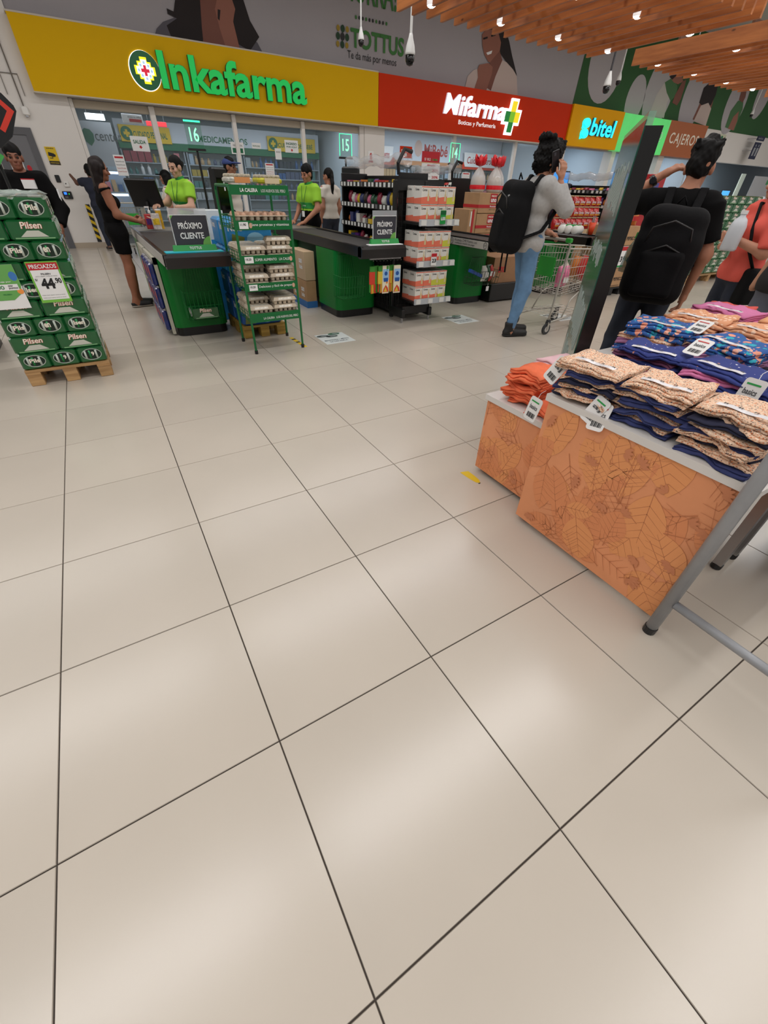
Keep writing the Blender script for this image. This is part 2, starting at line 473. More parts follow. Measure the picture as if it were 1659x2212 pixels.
t = thing('card_reader', 'black proximity card reader on the white wall', 'card reader', (0.30, YF, 1.27)); MB().box(-.045, -.03, 0, .045, 0, .13, c=.008).build('housing', M('black_plastic', (26, 26, 28), 0.4), t)
t = thing('light_switch', 'white two gang switch box on the wall', 'switch', (0.43, YF, 1.19)); MB().box(-.05, -.03, 0, .05, 0, .1, c=.006).build('box', M('white_plastic', (232, 230, 226), 0.4), t); MB().box(-.02, -.036, .05, .0, -.03, .07).build('rocker', BLACK, t)
t = thing('access_terminal', 'black access terminal with lit blue screen beside the grey door', 'terminal', (0.375, YF, 0.97)); MB().box(-.09, -.04, 0, .09, 0, .14, c=.008).build('housing', M('black_plastic'), t)
MB().box(-.06, -.0425, .08, -.005, -.04, .125).build('screen', M('blue_screen', (40, 110, 255), 0.3, emit=1.6), t); MB().box(.03, -.0425, .085, .045, -.04, .1).build('indicator', M('green_led', (30, 255, 90), 0.3, emit=1.5), t)
kp = MB()
for i in range(4): kp.box(-.06 + i * .016, -.043, .015, -.05 + i * .016, -.04, .05)
kp.build('keypad', M('grey_keys', (120, 120, 120), 0.5), t)
hz = thing('hazard_strip', 'black and yellow striped corner guard on the white pier', 'hazard strip', (0.70, YF, 0.12))
MB().box(-.045, -.012, 0, .045, 0, .75).build('backing', BLACK, hz)
for i in range(5):
    z = .04 + i * .145
    mb = MB(); mb.add([(-.045, -.014, z + .06), (.045, -.014, z), (.045, -.014, z + .07), (-.045, -.014, z + .13)], [(0, 1, 2, 3)]); mb.build('stripe', m_yel, hz, fixn=False)
# emergency lamp with conduit, high on the wall
t = thing('emergency_lamp', 'small white emergency lamp under a conduit on the wall', 'lamp', (0.17, YF - .004, 2.36)); MB().box(-.06, -.09, 0, .06, 0, .14, c=.015).build('housing', M('white_plastic'), t)
MB().lathe([(.02, -.035), (.028, -.02), (.028, 0)], 10, mat=Matrix.Translation((0, -.05, 0))).build('lens', m_chrome, t); MB().tube([(0, -.02, .14), (0.0, -.02, 1.6)], .012, 6).build('conduit', M('grey_conduit', (110, 104, 98), 0.5), t)
for (dx, dz) in ((-.12, .5),):
    MB().box(-.2, -.02, .3, -.19, -.008, .62).build('conduit', M('grey_conduit'), t); MB().box(.09, -.02, .3, .1, -.008, .62).build('conduit', M('grey_conduit'), t); MB().box(-.2, -.02, .61, .1, -.008, .62).build('conduit', M('grey_conduit'), t)

# ------------------------------------------------------------------ sign fascias
YS = 13.28
m_ysign = M('yellow_sign', (222, 174, 0), 0.6, spec=.15); m_osign = M('orange_red_sign', (204, 48, 6), 0.6, spec=.15); m_bsign = M('bitel_sign_yellow', (234, 166, 0), 0.6, spec=.15)
m_lgreen = M('led_green_letters', (0, 182, 78), 0.4, emit=0.42); m_lgreen_side = M('green_letter_side', (4, 96, 46), 0.5)
m_lwhite = M('led_white', (245, 246, 255), 0.4, emit=1.5)
m_edge = M('sign_edge', (196, 186, 170), 0.5)
t = thing('shop_sign', 'long yellow pharmacy sign with green lit letters and round cross logo', 'shop sign', (4.53, YS, 2.73))
o = t.location
MB().box(.46 - o.x, 0, 0, 8.62 - o.x, .25, 1.06, c=.0).build('panel', m_ysign, t)
e = MB(); e.box(.44 - o.x, -.004, -.02, 8.62 - o.x, .25, 0); e.box(.44 - o.x, -.004, 1.06, 8.62 - o.x, .25, 1.085); e.build('edge_trim', m_edge, t)


def sp(px, py, Y=YS):
    p = at(px, py, y=Y - 0.06); return p.x - o.x, p.z - o.z


a = sp(352, 186); b = sp(664, 236); c = sp(360, 124)
lettering('lettering', 'Inkafarma', (a[0], -0.005, .245), EX, EZ, b[0] - a[0], .60, m_lgreen_side, t, bold=.034, ext=.075, off=0)
lettering('lettering_face', 'Inkafarma', (a[0], -0.086, .245), EX, EZ, b[0] - a[0], .60, m_lgreen, t, bold=.026, off=0)
lc = sp(314, 153); ra = .30
disc = MB(); disc.lathe([(ra, 0), (ra, .07)], 40, mat=Matrix.Translation((lc[0], 0.0, lc[1])) @ Matrix.Rotation(math.pi / 2, 4, 'X')); disc.build('logo_disc', M('logo_dark_green', (6, 92, 50), 0.4, emit=0.15), t)
hl = MB(); hl.lathe([(ra + .012, -.0), (ra + .012, .012)], 40, mat=Matrix.Translation((lc[0], -.006, lc[1])) @ Matrix.Rotation(math.pi / 2, 4, 'X')); hl.build('logo_halo', m_lwhite, t)


def steps(u, n=3):
    q = []
    base = [(3, 1), (3, -1), (2, -1), (2, -2), (1, -2), (1, -3), (-1, -3), (-1, -2), (-2, -2), (-2, -1), (-3, -1), (-3, 1), (-2, 1), (-2, 2), (-1, 2), (-1, 3), (1, 3), (1, 2), (2, 2), (2, 1)]
    return [(lc[0] + a2 * u, lc[1] + b2 * u) for a2, b2 in base][::-1]


for u, mt, y in ((.068, M('logo_yellow', (250, 225, 20), 0.4, emit=1.0), -.073), (.055, M('logo_white', (240, 244, 250), 0.4, emit=1.3), -.076)):
    bpoly(t, steps(u), mt, 'logo_step', y)
cr = .055
bpoly(t, [(lc[0] + x * cr, lc[1] + z * cr) for x, z in ((-.5, -1.5), (.5, -1.5), (.5, -.5), (1.5, -.5), (1.5, .5), (.5, .5), (.5, 1.5), (-.5, 1.5), (-.5, .5), (-1.5, .5), (-1.5, -.5), (-.5, -.5))], M('logo_red', (200, 24, 54), 0.4, emit=0.7), 'logo_cross', -.079)
for i, (x, z) in enumerate(((-1.4, 1.4), (1.4, 1.4), (-1.4, -1.4), (1.4, -1.4), (0, 2.2), (0, -2.2), (2.3, 0), (-2.3, 0))):
    bpoly(t, ell(lc[0] + x * cr, lc[1] + z * cr, .026, .026, 10), M('logo_paleblue', (168, 196, 226), 0.4, emit=0.7), 'logo_dot', -.0785)

t = thing('shop_sign', 'long orange red pharmacy sign with white lit letters and green yellow cross', 'shop sign', (12.7, YS, 2.73)); o = t.location
MB().box(8.63 - o.x, 0, 0, 16.55 - o.x, .25, 1.06).build('panel', m_osign, t)
e = MB(); e.box(8.63 - o.x, -.004, -.025, 16.55 - o.x, .25, 0); e.build('edge_trim', m_edge, t)
a = sp(958, 248); b = sp(1088, 268)
lettering('lettering', 'Mifarma', (a[0], -.005, .42), EX, EZ, b[0] - a[0], .46, M('white_letter_side', (225, 225, 235), 0.5, emit=.5), t, bold=.022, ext=.06, shear=.18, off=0, spacing=1.0)
lettering('lettering_face', 'Mifarma', (a[0], -.07, .42), EX, EZ, b[0] - a[0], .46, m_lwhite, t, bold=.012, shear=.18, off=0, spacing=1.0)
a = sp(992, 270); b = sp(1072, 280)
lettering('lettering', 'Boticas y Perfumería', (a[0], -.005, .20), EX, EZ, b[0] - a[0], .135, M('led_white_dim', (240, 240, 240), 0.4, emit=0.5), t, bold=.012, off=0)
cc = sp(1106, 253)


def cross(cx, cz, L, W):
    q = [(-W, -L), (W, -L), (W, -W), (L, -W), (L, W), (W, W), (W, L), (-W, L), (-W, W), (-L, W), (-L, -W), (-W, -W)]
    return [(cx + a2 * .85 + .16 * b2, cz + b2) for a2, b2 in q]


mb = MB(); mb.prism(cross(cc[0], cc[1], .44, .19), -.06, 0); mb.build('cross_outline', M('led_white_soft', (245, 246, 250), 0.4, emit=1.1), t)
k = cross(cc[0], cc[1], .375, .125)
G1 = M('cross_green', (0, 128, 48), 0.4, emit=.35); G2 = M('cross_lime', (120, 190, 30), 0.4, emit=.45); G3 = M('cross_yellow', (240, 214, 20), 0.4, emit=.6)
bpoly(t, [k[0], k[1], k[2], k[11]], G1, 'cross_arm', -.064); bpoly(t, [k[2], k[3], k[4], k[5]], G3, 'cross_arm', -.064); bpoly(t, [k[8], k[5], k[6], k[7]], G3, 'cross_arm', -.064); bpoly(t, [k[9], k[10], k[11], k[8]], G1, 'cross_arm', -.064); bpoly(t, [k[11], k[2], k[5], k[8]], G2, 'cross_core', -.064)

t = thing('shop_sign', 'yellow phone shop sign with cyan lit letters and speech bubbles', 'shop sign', (18.2, YS, 2.73)); o = t.location
MB().box(16.56 - o.x, -.06, 0, 19.48 - o.x, .25, 1.08).build('panel', m_bsign, t)
m_cyan = M('led_cyan', (30, 220, 255), 0.4, emit=1.3); m_teal = M('teal_letter_side', (0, 120, 150), 0.4)
a = sp(1282, 285); b = sp(1329, 300)
lettering('lettering', 'bitel', (-.55, -.065, .32), EX, EZ, 1.42, .48, m_teal, t, bold=.04, ext=.06, shear=.1, off=0, spacing=1.0)
lettering('lettering_face', 'bitel', (-.55, -.130, .32), EX, EZ, 1.42, .48, m_cyan, t, bold=.02, shear=.1, off=0, spacing=1.0)
for z, s in ((.64, 1), (.36, -1)):
    pr = ell(-.80, z, .20, .135, 18) ; mb = MB(); mb.prism(pr, -.12, -.06); mb.build('speech_bubble', m_cyan, t)
    mb = MB(); mb.prism([(-.98, z - .02), (-.98, z - .16), (-.82, z - .1)], -.12, -.06); mb.build('bubble_tail', m_cyan, t)

t = thing('shop_sign', 'green backlit shop sign with thin white lettering', 'shop sign', (21.0, YS, 2.7)); o = t.location
m_gl = M('green_backlit', (84, 200, 104), 0.4, emit=0.5, var=.12, vscale=1.5)
MB().box(19.50 - o.x, -.05, .02, 22.62 - o.x, .25, 1.10).build('panel', m_gl, t)
lettering('lettering', 'RECUERDO', (-.3, -.055, .50), EX, EZ, 1.62, .22, WHITE, t, bold=.0, off=0); bpoly(t, [(-.2, .43), (1.3, .43), (1.3, .445), (-.2, .445)], WHITE, 'rule', -.053); lettering('lettering', 'NATURISTA', (0, -.055, .28), EX, EZ, 1.1, .08, WHITE, t, off=0, spacing=1.5)
t = thing('shop_sign', 'brown cash machine sign with white CAJEROS lettering', 'shop sign', (24.2, YS, 2.7)); o = t.location
MB().box(22.63 - o.x, 0, .02, 25.6 - o.x, .25, 1.12).build('panel', M('brown_sign', (170, 92, 46), 0.55), t)
lettering('lettering', 'CAJEROS', (-1.22, -.006, .32), EX, EZ, 2.2, .45, M('sign_offwhite', (238, 226, 208), 0.5), t, bold=.012, off=0, spacing=1.15)

# ------------------------------------------------------------------ murals printed on the upper wall
YM = YF + 0.035


def mpx(px, py): return bpx(px, py, YM)


mur = thing('mural', 'pale grey wall mural with dotted green logo and two women', 'mural', (8.5, YM, 3.8)); o = mur.location


def mpoly(parent, pxs, mat, name='print', y=0.0):
    pts = [bpx(x, yy, YM) for x, yy in pxs]; oo = parent.location
    mb = MB(); mb.add([(a2 - oo.x, y, b2 - oo.z) for a2, b2 in pts], [tuple(range(len(pts)))]); return mb.build(name, mat, parent, fixn=False)


def mtext(s, p0, p1, hgt, mat, **kw):
    a = bpx(*p0, YM); b = bpx(*p1, YM); lettering('lettering', s, (a[0] - o.x, -.004, a[1] - o.z), EX, EZ, b[0] - a[0], hgt, mat, mur, off=0, **kw)


m_mgreen = M('mural_green', (62, 120, 58), 0.75); m_mdk = M('mural_dark_green', (36, 66, 44), 0.75); m_mol = M('mural_olive', (158, 132, 46), 0.75); m_mink = M('mural_ink', (46, 46, 48), 0.75)
m_hair = M('mural_hair', (34, 26, 27), 0.8); m_skin1 = M('mural_skin', (150, 98, 82), 0.75); m_skin2 = M('mural_skin_shadow', (124, 78, 66), 0.75); m_blaz = M('mural_blazer', (92, 88, 96), 0.8); m_cream = M('mural_cream', (196, 178, 170), 0.75)
mtext('TOTTUS', (758, 102), (872, 122), .345, m_mgreen, bold=.03)
mtext('Te da más por menos', (751, 130), (856, 143), .18, m_mink, bold=.0)
mtext('AHORRA!', (716, -7), (856, 26), .55, m_mgreen, bold=.02)
for k in range(10):
    a = bpx(769 + k * 7.3, 37 + k * 1.6, YM); bpoly(mur, ell(a[0] - o.x, a[1] - o.z, .03, .035, 8), m_mink if k % 3 else m_mgreen, 'dot', -.004)
for i in range(3):
    for j in range(3):
        if (i, j) == (1, 1): mt, r = m_mink, .062
        elif (i + j) % 2: mt, r = m_mdk, .058
        else: mt, r = m_mol, .048
        a = bpx(730.5 + i * 9.8 - (.4 * j), 60 + j * 17.3 + i * 1.8, YM); bpoly(mur, ell(a[0] - o.x, a[1] - o.z, r, r * 1.15, 12), mt, 'dot', -.004)
# portrait behind the yellow sign (hair, neck, hand, blazer)
mpoly(mur, [(330, 95), (338, 62), (352, 47), (385, 35), (440, 20), (520, 60), (556, 92), (572, 122), (570, 140), (330, 105)], m_blaz, 'blazer', -.002)
mpoly(mur, [(378, 0), (524, -5), (540, 45), (560, 80), (540, 110), (505, 90), (490, 60), (470, 40), (440, 60), (438, 95), (410, 100), (370, 80), (360, 55), (382, 40), (362, 30), (360, 18), (375, 25)], m_hair, 'hair', -.004)
mpoly(mur, [(432, 0), (500, -5), (506, 30), (502, 60), (520, 110), (440, 98), (436, 60)], m_skin2, 'neck', -.006)
mpoly(mur, [(468, 0), (500, -4), (508, 20), (503, 45), (520, 115), (490, 110), (474, 60), (464, 20)], m_skin1, 'hand', -.008)
mpoly(mur, [(470, 20), (476, 22), (474, 45), (470, 40)], m_hair, 'shadow_print', -.009)
# portrait above the orange sign
mpoly(mur, [(1004, 190), (1010, 165), (1022, 152), (1050, 142), (1082, 128), (1104, 140), (1116, 165), (1118, 206)], m_cream, 'jacket', -.002)
mpoly(mur, [(1040, 66), (1062, 50), (1090, 58), (1100, 90), (1106, 120), (1117, 165), (1108, 150), (1092, 132), (1078, 112), (1072, 80)], m_hair, 'hair', -.004)
mpoly(mur, [(1041, 75), (1048, 66), (1074, 62), (1082, 92), (1079, 112), (1064, 137), (1054, 133), (1046, 118), (1042, 100)], m_skin1, 'face', -.006)
mpoly(mur, [(1058, 135), (1079, 110), (1085, 130), (1070, 165), (1060, 196), (1052, 190)], m_skin2, 'neck', -.007)
mpoly(mur, [(1031, 150), (1035, 140), (1055, 136), (1064, 145), (1062, 160), (1050, 196), (1024, 192), (1032, 168)], m_skin1, 'hand', -.009)
mpoly(mur, [(1050, 114), (1063, 109), (1061, 116), (1053, 119)], WHITE, 'smile', -.009)
mpoly(mur, [(1043, 82), (1053, 79), (1053, 83), (1044, 86)], m_hair, 'eye', -.009); mpoly(mur, [(1060, 76), (1070, 73), (1070, 77), (1061, 80)], m_hair, 'eye', -.009)

gm = thing('mural', 'dark green wall mural with pale circles and family figures', 'mural', (24.0, YM, 3.85))
o = gm.location
bpoly(gm, [(bpx(1268, 110, YM)[0] - o.x, 2.5), (bpx(1237, 224, YM)[0] - o.x, -.06), (20.0, -.06), (20.0, 2.5)], m_mgreen if False else M('mural_forest', (42, 88, 44), 0.75), 'ground_print', .006)
m_pale = M('mural_pale_circle', (176, 171, 175), 0.75)


def mcirc(pxc, rx, rz):
    a = bpx(*pxc, YM); bpoly(gm, ell(a[0] - o.x, a[1] - o.z, rx, rz, 28), m_pale, 'circle', .002)


mcirc((1312, 138), .92, 1.0); mcirc((1372, 216), .55, .68); mcirc((1425, 200), .9, 1.1); mcirc((1500, 210), .8, 1.1); mcirc((1590, 225), .8, 1.0); mcirc((1652, 200), .6, .9)
m_shirt_g = M('mural_shirt_green', (70, 112, 70), 0.75); m_shirt_w = M('mural_shirt_white', (190, 184, 180), 0.75)
mpoly(gm, [(1402, 248), (1418, 205), (1437, 176), (1452, 172), (1456, 190), (1446, 210), (1440, 225), (1434, 255)], m_shirt_w, 'figure', -.002)
mpoly(gm, [(1436, 178), (1452, 168), (1463, 185), (1462, 205), (1448, 218), (1440, 200)], m_shirt_g, 'figure', -.004)
mpoly(gm, [(1452, 222), (1458, 205), (1474, 176), (1482, 172), (1478, 190), (1470, 215), (1462, 228)], m_skin2, 'figure', -.005)
mpoly(gm, [(1448, 168), (1458, 158), (1472, 162), (1476, 176), (1464, 182), (1455, 178)], m_skin1, 'figure', -.005)
mpoly(gm, [(1446, 166), (1456, 156), (1466, 158), (1452, 172)], m_hair, 'figure', -.006)
mpoly(gm, [(1510, 222), (1520, 190), (1533, 178), (1552, 180), (1546, 205), (1536, 226), (1524, 235)], m_hair, 'figure', -.004)
mpoly(gm, [(1496, 258), (1512, 222), (1526, 200), (1545, 200), (1538, 228), (1524, 268)], m_skin2, 'figure', -.003)
mpoly(gm, [(1498, 262), (1514, 228), (1530, 222), (1536, 235), (1524, 272)], m_cream, 'figure', -.005)
mpoly(gm, [(1566, 275), (1578, 240), (1594, 218), (1606, 216), (1604, 236), (1592, 265), (1586, 282)], m_shirt_g, 'figure', -.004)
mpoly(gm, [(1596, 216), (1602, 194), (1614, 190), (1610, 210), (1604, 222)], m_skin2, 'figure', -.005)
mpoly(gm, [(1572, 278), (1584, 252), (1596, 240), (1592, 262), (1584, 282)], m_skin1, 'figure', -.006)

# ------------------------------------------------------------------ hanging wooden slat canopies with spotlights
m_slat = M_wood('slat_pine', (158, 90, 44), (196, 120, 62), axis=1, scale=2.0, rand=0.14)
PITCH = 0.241
smb = MB().box(-0.021, -1.33, 0, 0.021, 1.33, 0.205)
slat_me = smb.mesh('slat', m_slat)
m_bulb = M('spot_lens', (255, 252, 246), 0.3, emit=14.0); m_ring = M('spot_ring', (240, 240, 240), 0.3, emit=0.6)
ring_me = MB().lathe([(.058, .0), (.062, .012), (.062, .075), (.02, .09)], 14).mesh('housing', m_ring, True)
lens_me = MB().lathe([(.004, -.022), (.03, -.018), (.05, -.006), (.055, .002)], 14).mesh('lens', m_bulb, True)
mount_me = MB().box(-.125, -.012, .078, .125, .012, .095).mesh('mount_bar', m_ring)
PANELS = ((4.985, 17, 'first wooden slat canopy, over the checkout lanes', 6.50), (9.945, 17, 'second wooden slat canopy, beyond the first', 6.38), (14.86, 16, 'third wooden slat canopy, farthest to the right', 6.30))
for (x0, n, lab, yend) in PANELS:
    t = thing('slat_canopy', lab, 'canopy', (x0, yend - 1.33, 3.2), group='hanging slat canopies')
    for k in range(n): link('slat', slat_me, t, (k * PITCH, 0, 0))
    for yy in (-.55, .55): MB().box(-.02, yy - .02, .205, (n - 1) * PITCH + .02, yy + .02, .25).build('carrier_rail', M('carrier_brown', (96, 58, 34), 0.6), t)
    for xx in (.5, (n - 1) * PITCH - .5):
        for yy in (-.55, .55): MB().tube([(xx, yy, .25), (xx, yy, 3.2)], .006, 6).build('hanger', m_chrome, t)
k = 0
for row, (y, xs) in enumerate(((6.08, (5.23, 6.44, 7.64, 8.84, 10.25, 11.45, 12.66, 13.8)), (4.78, (5.23, 6.44, 7.64, 8.9, 10.25, 11.45, 12.66, 13.8)))):
    for i, x in enumerate(xs):
        t = thing('spotlight', '%s spotlight of the %s row in the wooden slat canopies' % (('first', 'second', 'third', 'fourth', 'fifth', 'sixth', 'seventh', 'eighth')[i], ('far', 'near')[row]), 'spotlight', (x, y, 3.215), group='canopy spotlights')
        link('housing', ring_me, t); link('lens', lens_me, t); link('mount_bar', mount_me, t)

# ------------------------------------------------------------------ dome cameras hanging on white rods
m_camwhite = M('camera_white', (232, 232, 230), 0.35); m_camdark = M('camera_dome', (16, 16, 18), 0.1)
CAMS = (((885, 136), 8.0, .13, 'dome camera with black dome on a rod beside the wall slogan'), ((780, 97), 10.0, .09, 'smaller dome camera hanging across the letters of the dotted green logo'), ((1308, 198), 10.0, .15, 'dome camera on a dark rod before the pale mural circle'), ((1334, 182), 11.5, .11, 'small white camera on a rod beside the pale mural circle'), ((1622, 252), 12.5, .10, 'white camera on a rod at the far end of the green mural'))
for (p, y, r, lab) in CAMS:
    q = at(p[0], p[1], y=y)
    t = thing('dome_camera', lab, 'camera', q, group='hanging cameras')
    MB().lathe([(r * .12, -r * .3), (r * .4, -r * .2), (r * .58, r * .15), (r * .62, r * .75)], 14).build('dome', m_camdark, t, True)
    MB().lathe([(r * .64, r * .7), (r * .66, r * .9), (r * .55, r * 1.5), (r * .3, r * 2.2), (r * .2, r * 2.6)], 14).build('housing', m_camwhite, t, True)
    MB().tube([(0, 0, r * 2.5), (0, 0, 6.4 - q.z)], r * .17, 8).build('rod', m_camwhite if 'dark' not in lab else M('dark_rod', (60, 58, 62), .5), t)
# ------------------------------------------------------------------ checkout counters
m_cgreen = M('counter_green', (8, 118, 44), 0.42, var=0.05, vscale=3, spec=.35); m_cblack = M('counter_black', (20, 20, 22), 0.35); m_belt = M('belt_rubber', (52, 49, 48), 0.6, var=.06, vscale=12)
m_lip = M('lip_black_gloss', (28, 26, 26), 0.22); m_steel = M('steel', (170, 170, 172), 0.3, 0.9); m_strip = M('grey_strip', (188, 184, 178), 0.5)
m_wgreen = M('green_wire', (28, 120, 56), 0.4); m_acryl = M('acrylic_edge', (215, 220, 225), 0.1, alpha=.35); m_signdk = M('sign_charcoal', (54, 54, 62), 0.5); m_tgreen = M('tottus_green', (28, 150, 66), 0.4)
ORD = ['first', 'second', 'third', 'fourth', 'fifth', 'sixth', 'seventh', 'eighth', 'ninth', 'tenth', 'eleventh', 'twelfth', 'thirteenth', 'fourteenth', 'fifteenth', 'sixteenth']


def rrect(x0, y0, x1, y1, r, n=5):
    pts = []
    for (cx, cy, a0) in ((x1 - r, y0 + r, -90), (x1 - r, y1 - r, 0), (x0 + r, y1 - r, 90), (x0 + r, y0 + r, 180)):
        for i in range(n + 1):
            a = math.radians(a0 + 90 * i / n); pts.append((cx + r * math.cos(a), cy + r * math.sin(a)))
    return pts


def rprism(mb, x0, y0, x1, y1, z0, z1, r, mi=0, n=5):
    return mb.prism(rrect(x0, y0, x1, y1, r, n), z0, z1, frame=lambda a, b, d: (a, b, d), mi=mi)


def counter(x0, label, strip=True, yb=7.1):
    t = thing('checkout_counter', label, 'checkout counter', (x0, 4.0, 0), group='checkout counters')
    w = .58
    for (a, b) in ((.68, 1.36), (2.2, yb - 4.0)):
        mb = MB(); rprism(mb, 0, a, w, b, .09, .76, .09); mb.build('pedestal', m_cgreen, t)
        mb = MB(); rprism(mb, .015, a + .015, w - .015, b - .015, 0, .09, .08); mb.build('plinth', m_cblack, t)
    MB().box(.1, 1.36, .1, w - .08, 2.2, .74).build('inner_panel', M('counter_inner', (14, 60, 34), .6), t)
    mb = MB(); mb.box(.035, .1, .80, w - .035, 2.5, .845); mb.build('conveyor_belt', m_belt, t)
    mb = MB(); mb.box(0, .02, .76, .035, 3.1, .868, c=.006); mb.build('side_rim', m_lip, t)
    mb = MB(); mb.box(w - .035, .02, .76, w, 3.1, .868, c=.006); mb.build('side_rim', m_lip, t)
    mb = MB(); mb.prism([(.0, .755), (.07, .745), (.10, .76), (.10, .85), (.07, .87), (.03, .868), (.0, .84)], .0, w, frame=lambda a, b, d: (d, a, b)); mb.build('front_lip', m_lip, t)
    MB().box(.035, 2.5, .79, w - .035, 3.1, .855).build('scanner_plate', m_steel, t)
    if strip:
        MB().box(-.006, .12, .765, 0, 3.0, .85).build('side_strip', m_strip, t)
    return t


c16 = counter(1.07, 'green checkout counter of lane 16 with cyan mat on its black belt')
c15 = counter(3.07, 'green checkout counter of lane 15 with gloves hanging under its lip', strip=False)
c14 = counter(5.02, 'green checkout counter of lane 14 under stacked fruitcake boxes')
c13 = counter(6.98, 'black topped checkout counter behind the shopping trolley', strip=False)
lettering('lettering', 'Acumula CMR Puntos con', (-.0075, .82, .812), -EY, EZ, .48, .03, M('ink_grey', (70, 70, 72), .6), c14, bold=0, off=0)
lettering('lettering', 'cualquier medio de pago', (-.0075, .80, .775), -EY, EZ, .42, .03, M('ink_grey'), c14, bold=0, off=0)
for yy in (.88, .17):
    mb = MB(); mb.tube([(-.007, yy + .032 * math.cos(a), .808 + .036 * math.sin(a)) for a in [i * math.pi / 8 for i in range(16)]], .003, 5, closed=True); mb.build('seal_print', M('ink_grey'), c14)
    lettering('lettering', 'cmr', (-.0075, yy + .02, .798), -EY, EZ, .04, .02, M('ink_grey'), c14, bold=0, off=0)


def lane_stand(x, y, z, w, h, lab, rz=0.0, s1='PRÓXIMO', s2='CLIENTE', base=True):
    t = thing('next_customer_sign', lab, 'sign', (x, y, z), rz, group='next customer signs')
    MB().box(-w / 2 - .006, 0, .03, w / 2 + .006, .004, h + .05).build('acrylic_holder', m_acryl, t)
    MB().box(-w / 2, -.004, .035, w / 2, 0, h).build('card', m_signdk, t)
    mb = MB(); mb.tube([(-w / 2, -.005, .04), (-w / 2, -.005, h), (w / 2, -.005, h), (w / 2, -.005, .04)], .0028, 4); mb.build('card_border', WHITE, t)
    lettering('lettering', s1, (-w * .33, -.0065, h * .62), EX, EZ, w * .66, h * .22, WHITE, t, bold=.025, off=0)
    lettering('lettering', s2, (-w * .33, -.0065, h * .34), EX, EZ, w * .66, h * .18, WHITE, t, bold=.025, off=0)
    if base:
        bpoly(t, [(w / 2, .04), (w / 2, h * .3)] + [(w / 2 - h * .28 * math.sin(a), .04 + h * .26 * math.cos(a)) for a in [i * math.pi / 16 for i in range(9)]], M('leaf_green', (110, 170, 80), .5), 'leaf_print', -.005)
        bpoly(t, [(-w / 2, h), (-w / 2 + .03, h), (-w / 2, h - .035)], M('leaf_green'), 'leaf_print', -.005)
    mb = MB(); mb.hexa([(-w * .62, -.03, 0), (w * .62, -.03, 0), (w * .62, .03, 0), (-w * .62, .03, 0)], [(-w * .6, -.012, .045), (w * .6, -.012, .045), (w * .6, .012, .045), (-w * .6, .012, .045)]); mb.build('base', m_tgreen, t)
    lettering('lettering', 'TOTTUS', (-w * .16, -.027, .012), EX, (EZ + EY * .4).normalized(), w * .34, .022, WHITE, t, bold=.02, off=.002)
    return t


lane_stand(1.375, 4.17, .875, .315, .27, 'dark PRÓXIMO CLIENTE sign on green base over the cyan mat of lane 16')
lane_stand(3.44, 4.15, .878, .30, .255, 'dark PRÓXIMO CLIENTE sign on green base at the belt end of lane 15')
t = thing('belt_mat', 'cyan plastic mat lying on the belt end of lane 16', 'mat', (1.36, 4.12, .869)); MB().box(-.26, -.06, 0, .25, .07, .006).build('sheet', M('cyan_mat', (36, 186, 206), .4), t); lettering('lettering', 'PAGA CON TU APP', (-.0, -.05, .0075), EX, EY, .2, .02, WHITE, t, off=0)
t = thing('belt_mat', 'white plastic divider lying on the belt end of lane 15', 'mat', (3.44, 4.10, .869)); MB().box(-.24, -.05, 0, .2, .05, .008, c=.003).build('sheet', WHITE, t)


def grid_wires(mb, a, b, c, d, nu, nv, r):
    """wires over the quad a-b-c-d (a-b bottom, d-c top)"""
    a, b, c, d = map(Vector, (a, b, c, d))
    for i in range(nu + 1):
        f = i / nu; mb.tube([a.lerp(b, f), d.lerp(c, f)], r, 4, caps=False)
    for i in range(nv + 1):
        f = i / nv; mb.tube([a.lerp(d, f), b.lerp(c, f)], r, 4, caps=False)


def hang_basket(x0, x1, y, z0, z1, dep, lab, col=None):
    t = thing('wire_basket', lab, 'basket', ((x0 + x1) / 2, y, z0), group='wire baskets on the counters'); w = (x1 - x0) / 2; h = z1 - z0; mt = col or m_wgreen
    for nm, q, nu, nv in (('front_grid', ((-w, -dep, 0), (w, -dep, 0), (w, -dep * 1.2, h * .55), (-w, -dep * 1.2, h * .55)), 9, 2), ('back_grid', ((-w, 0, 0), (w, 0, 0), (w * .55, 0, h), (-w * .55, 0, h)), 9, 1), ('bottom_grid', ((-w, -dep, 0), (w, -dep, 0), (w, 0, 0), (-w, 0, 0)), 9, 1), ('side_grid', ((-w, -dep, 0), (-w, 0, 0), (-w, 0, h * .55), (-w, -dep * 1.2, h * .55)), 4, 2), ('side_grid', ((w, -dep, 0), (w, 0, 0), (w, 0, h * .55), (w, -dep * 1.2, h * .55)), 4, 2)):
        mb = MB(); grid_wires(mb, *q, nu, nv, .003); o2 = mb.build(nm, mt, t, fixn=False); o2['kind'] = 'stuff'
    return t


hang_basket(1.21, 1.58, 4.67, .20, .70, .17, 'green wire basket on the front of counter 16 holding a beer pack')
hang_basket(3.02, 3.36, 4.67, .27, .72, .20, 'empty green wire basket on the front of counter 15')
hang_basket(5.10, 5.55, 4.60, .30, .62, .22, 'dark wire basket of counter 14 filled with left goods', M('dark_wire', (34, 60, 42), .4))

# ------------------------------------------------------------------ beer packs
m_wrap = M('beer_wrap_green', (8, 86, 38), 0.25, var=.12, vscale=14, coat=.6, bump=.25, bscale=28); m_can = M('can_green', (36, 130, 70), 0.25, .4); m_canl = M('can_pale', (190, 200, 190), .3); m_beerred = M('beer_red', (196, 52, 52), .5); m_cr = M('beer_cream', (240, 232, 216), .5); m_hole = M('pack_hole', (10, 34, 20), .6)
PL, PW, PH = .30, .20, .126


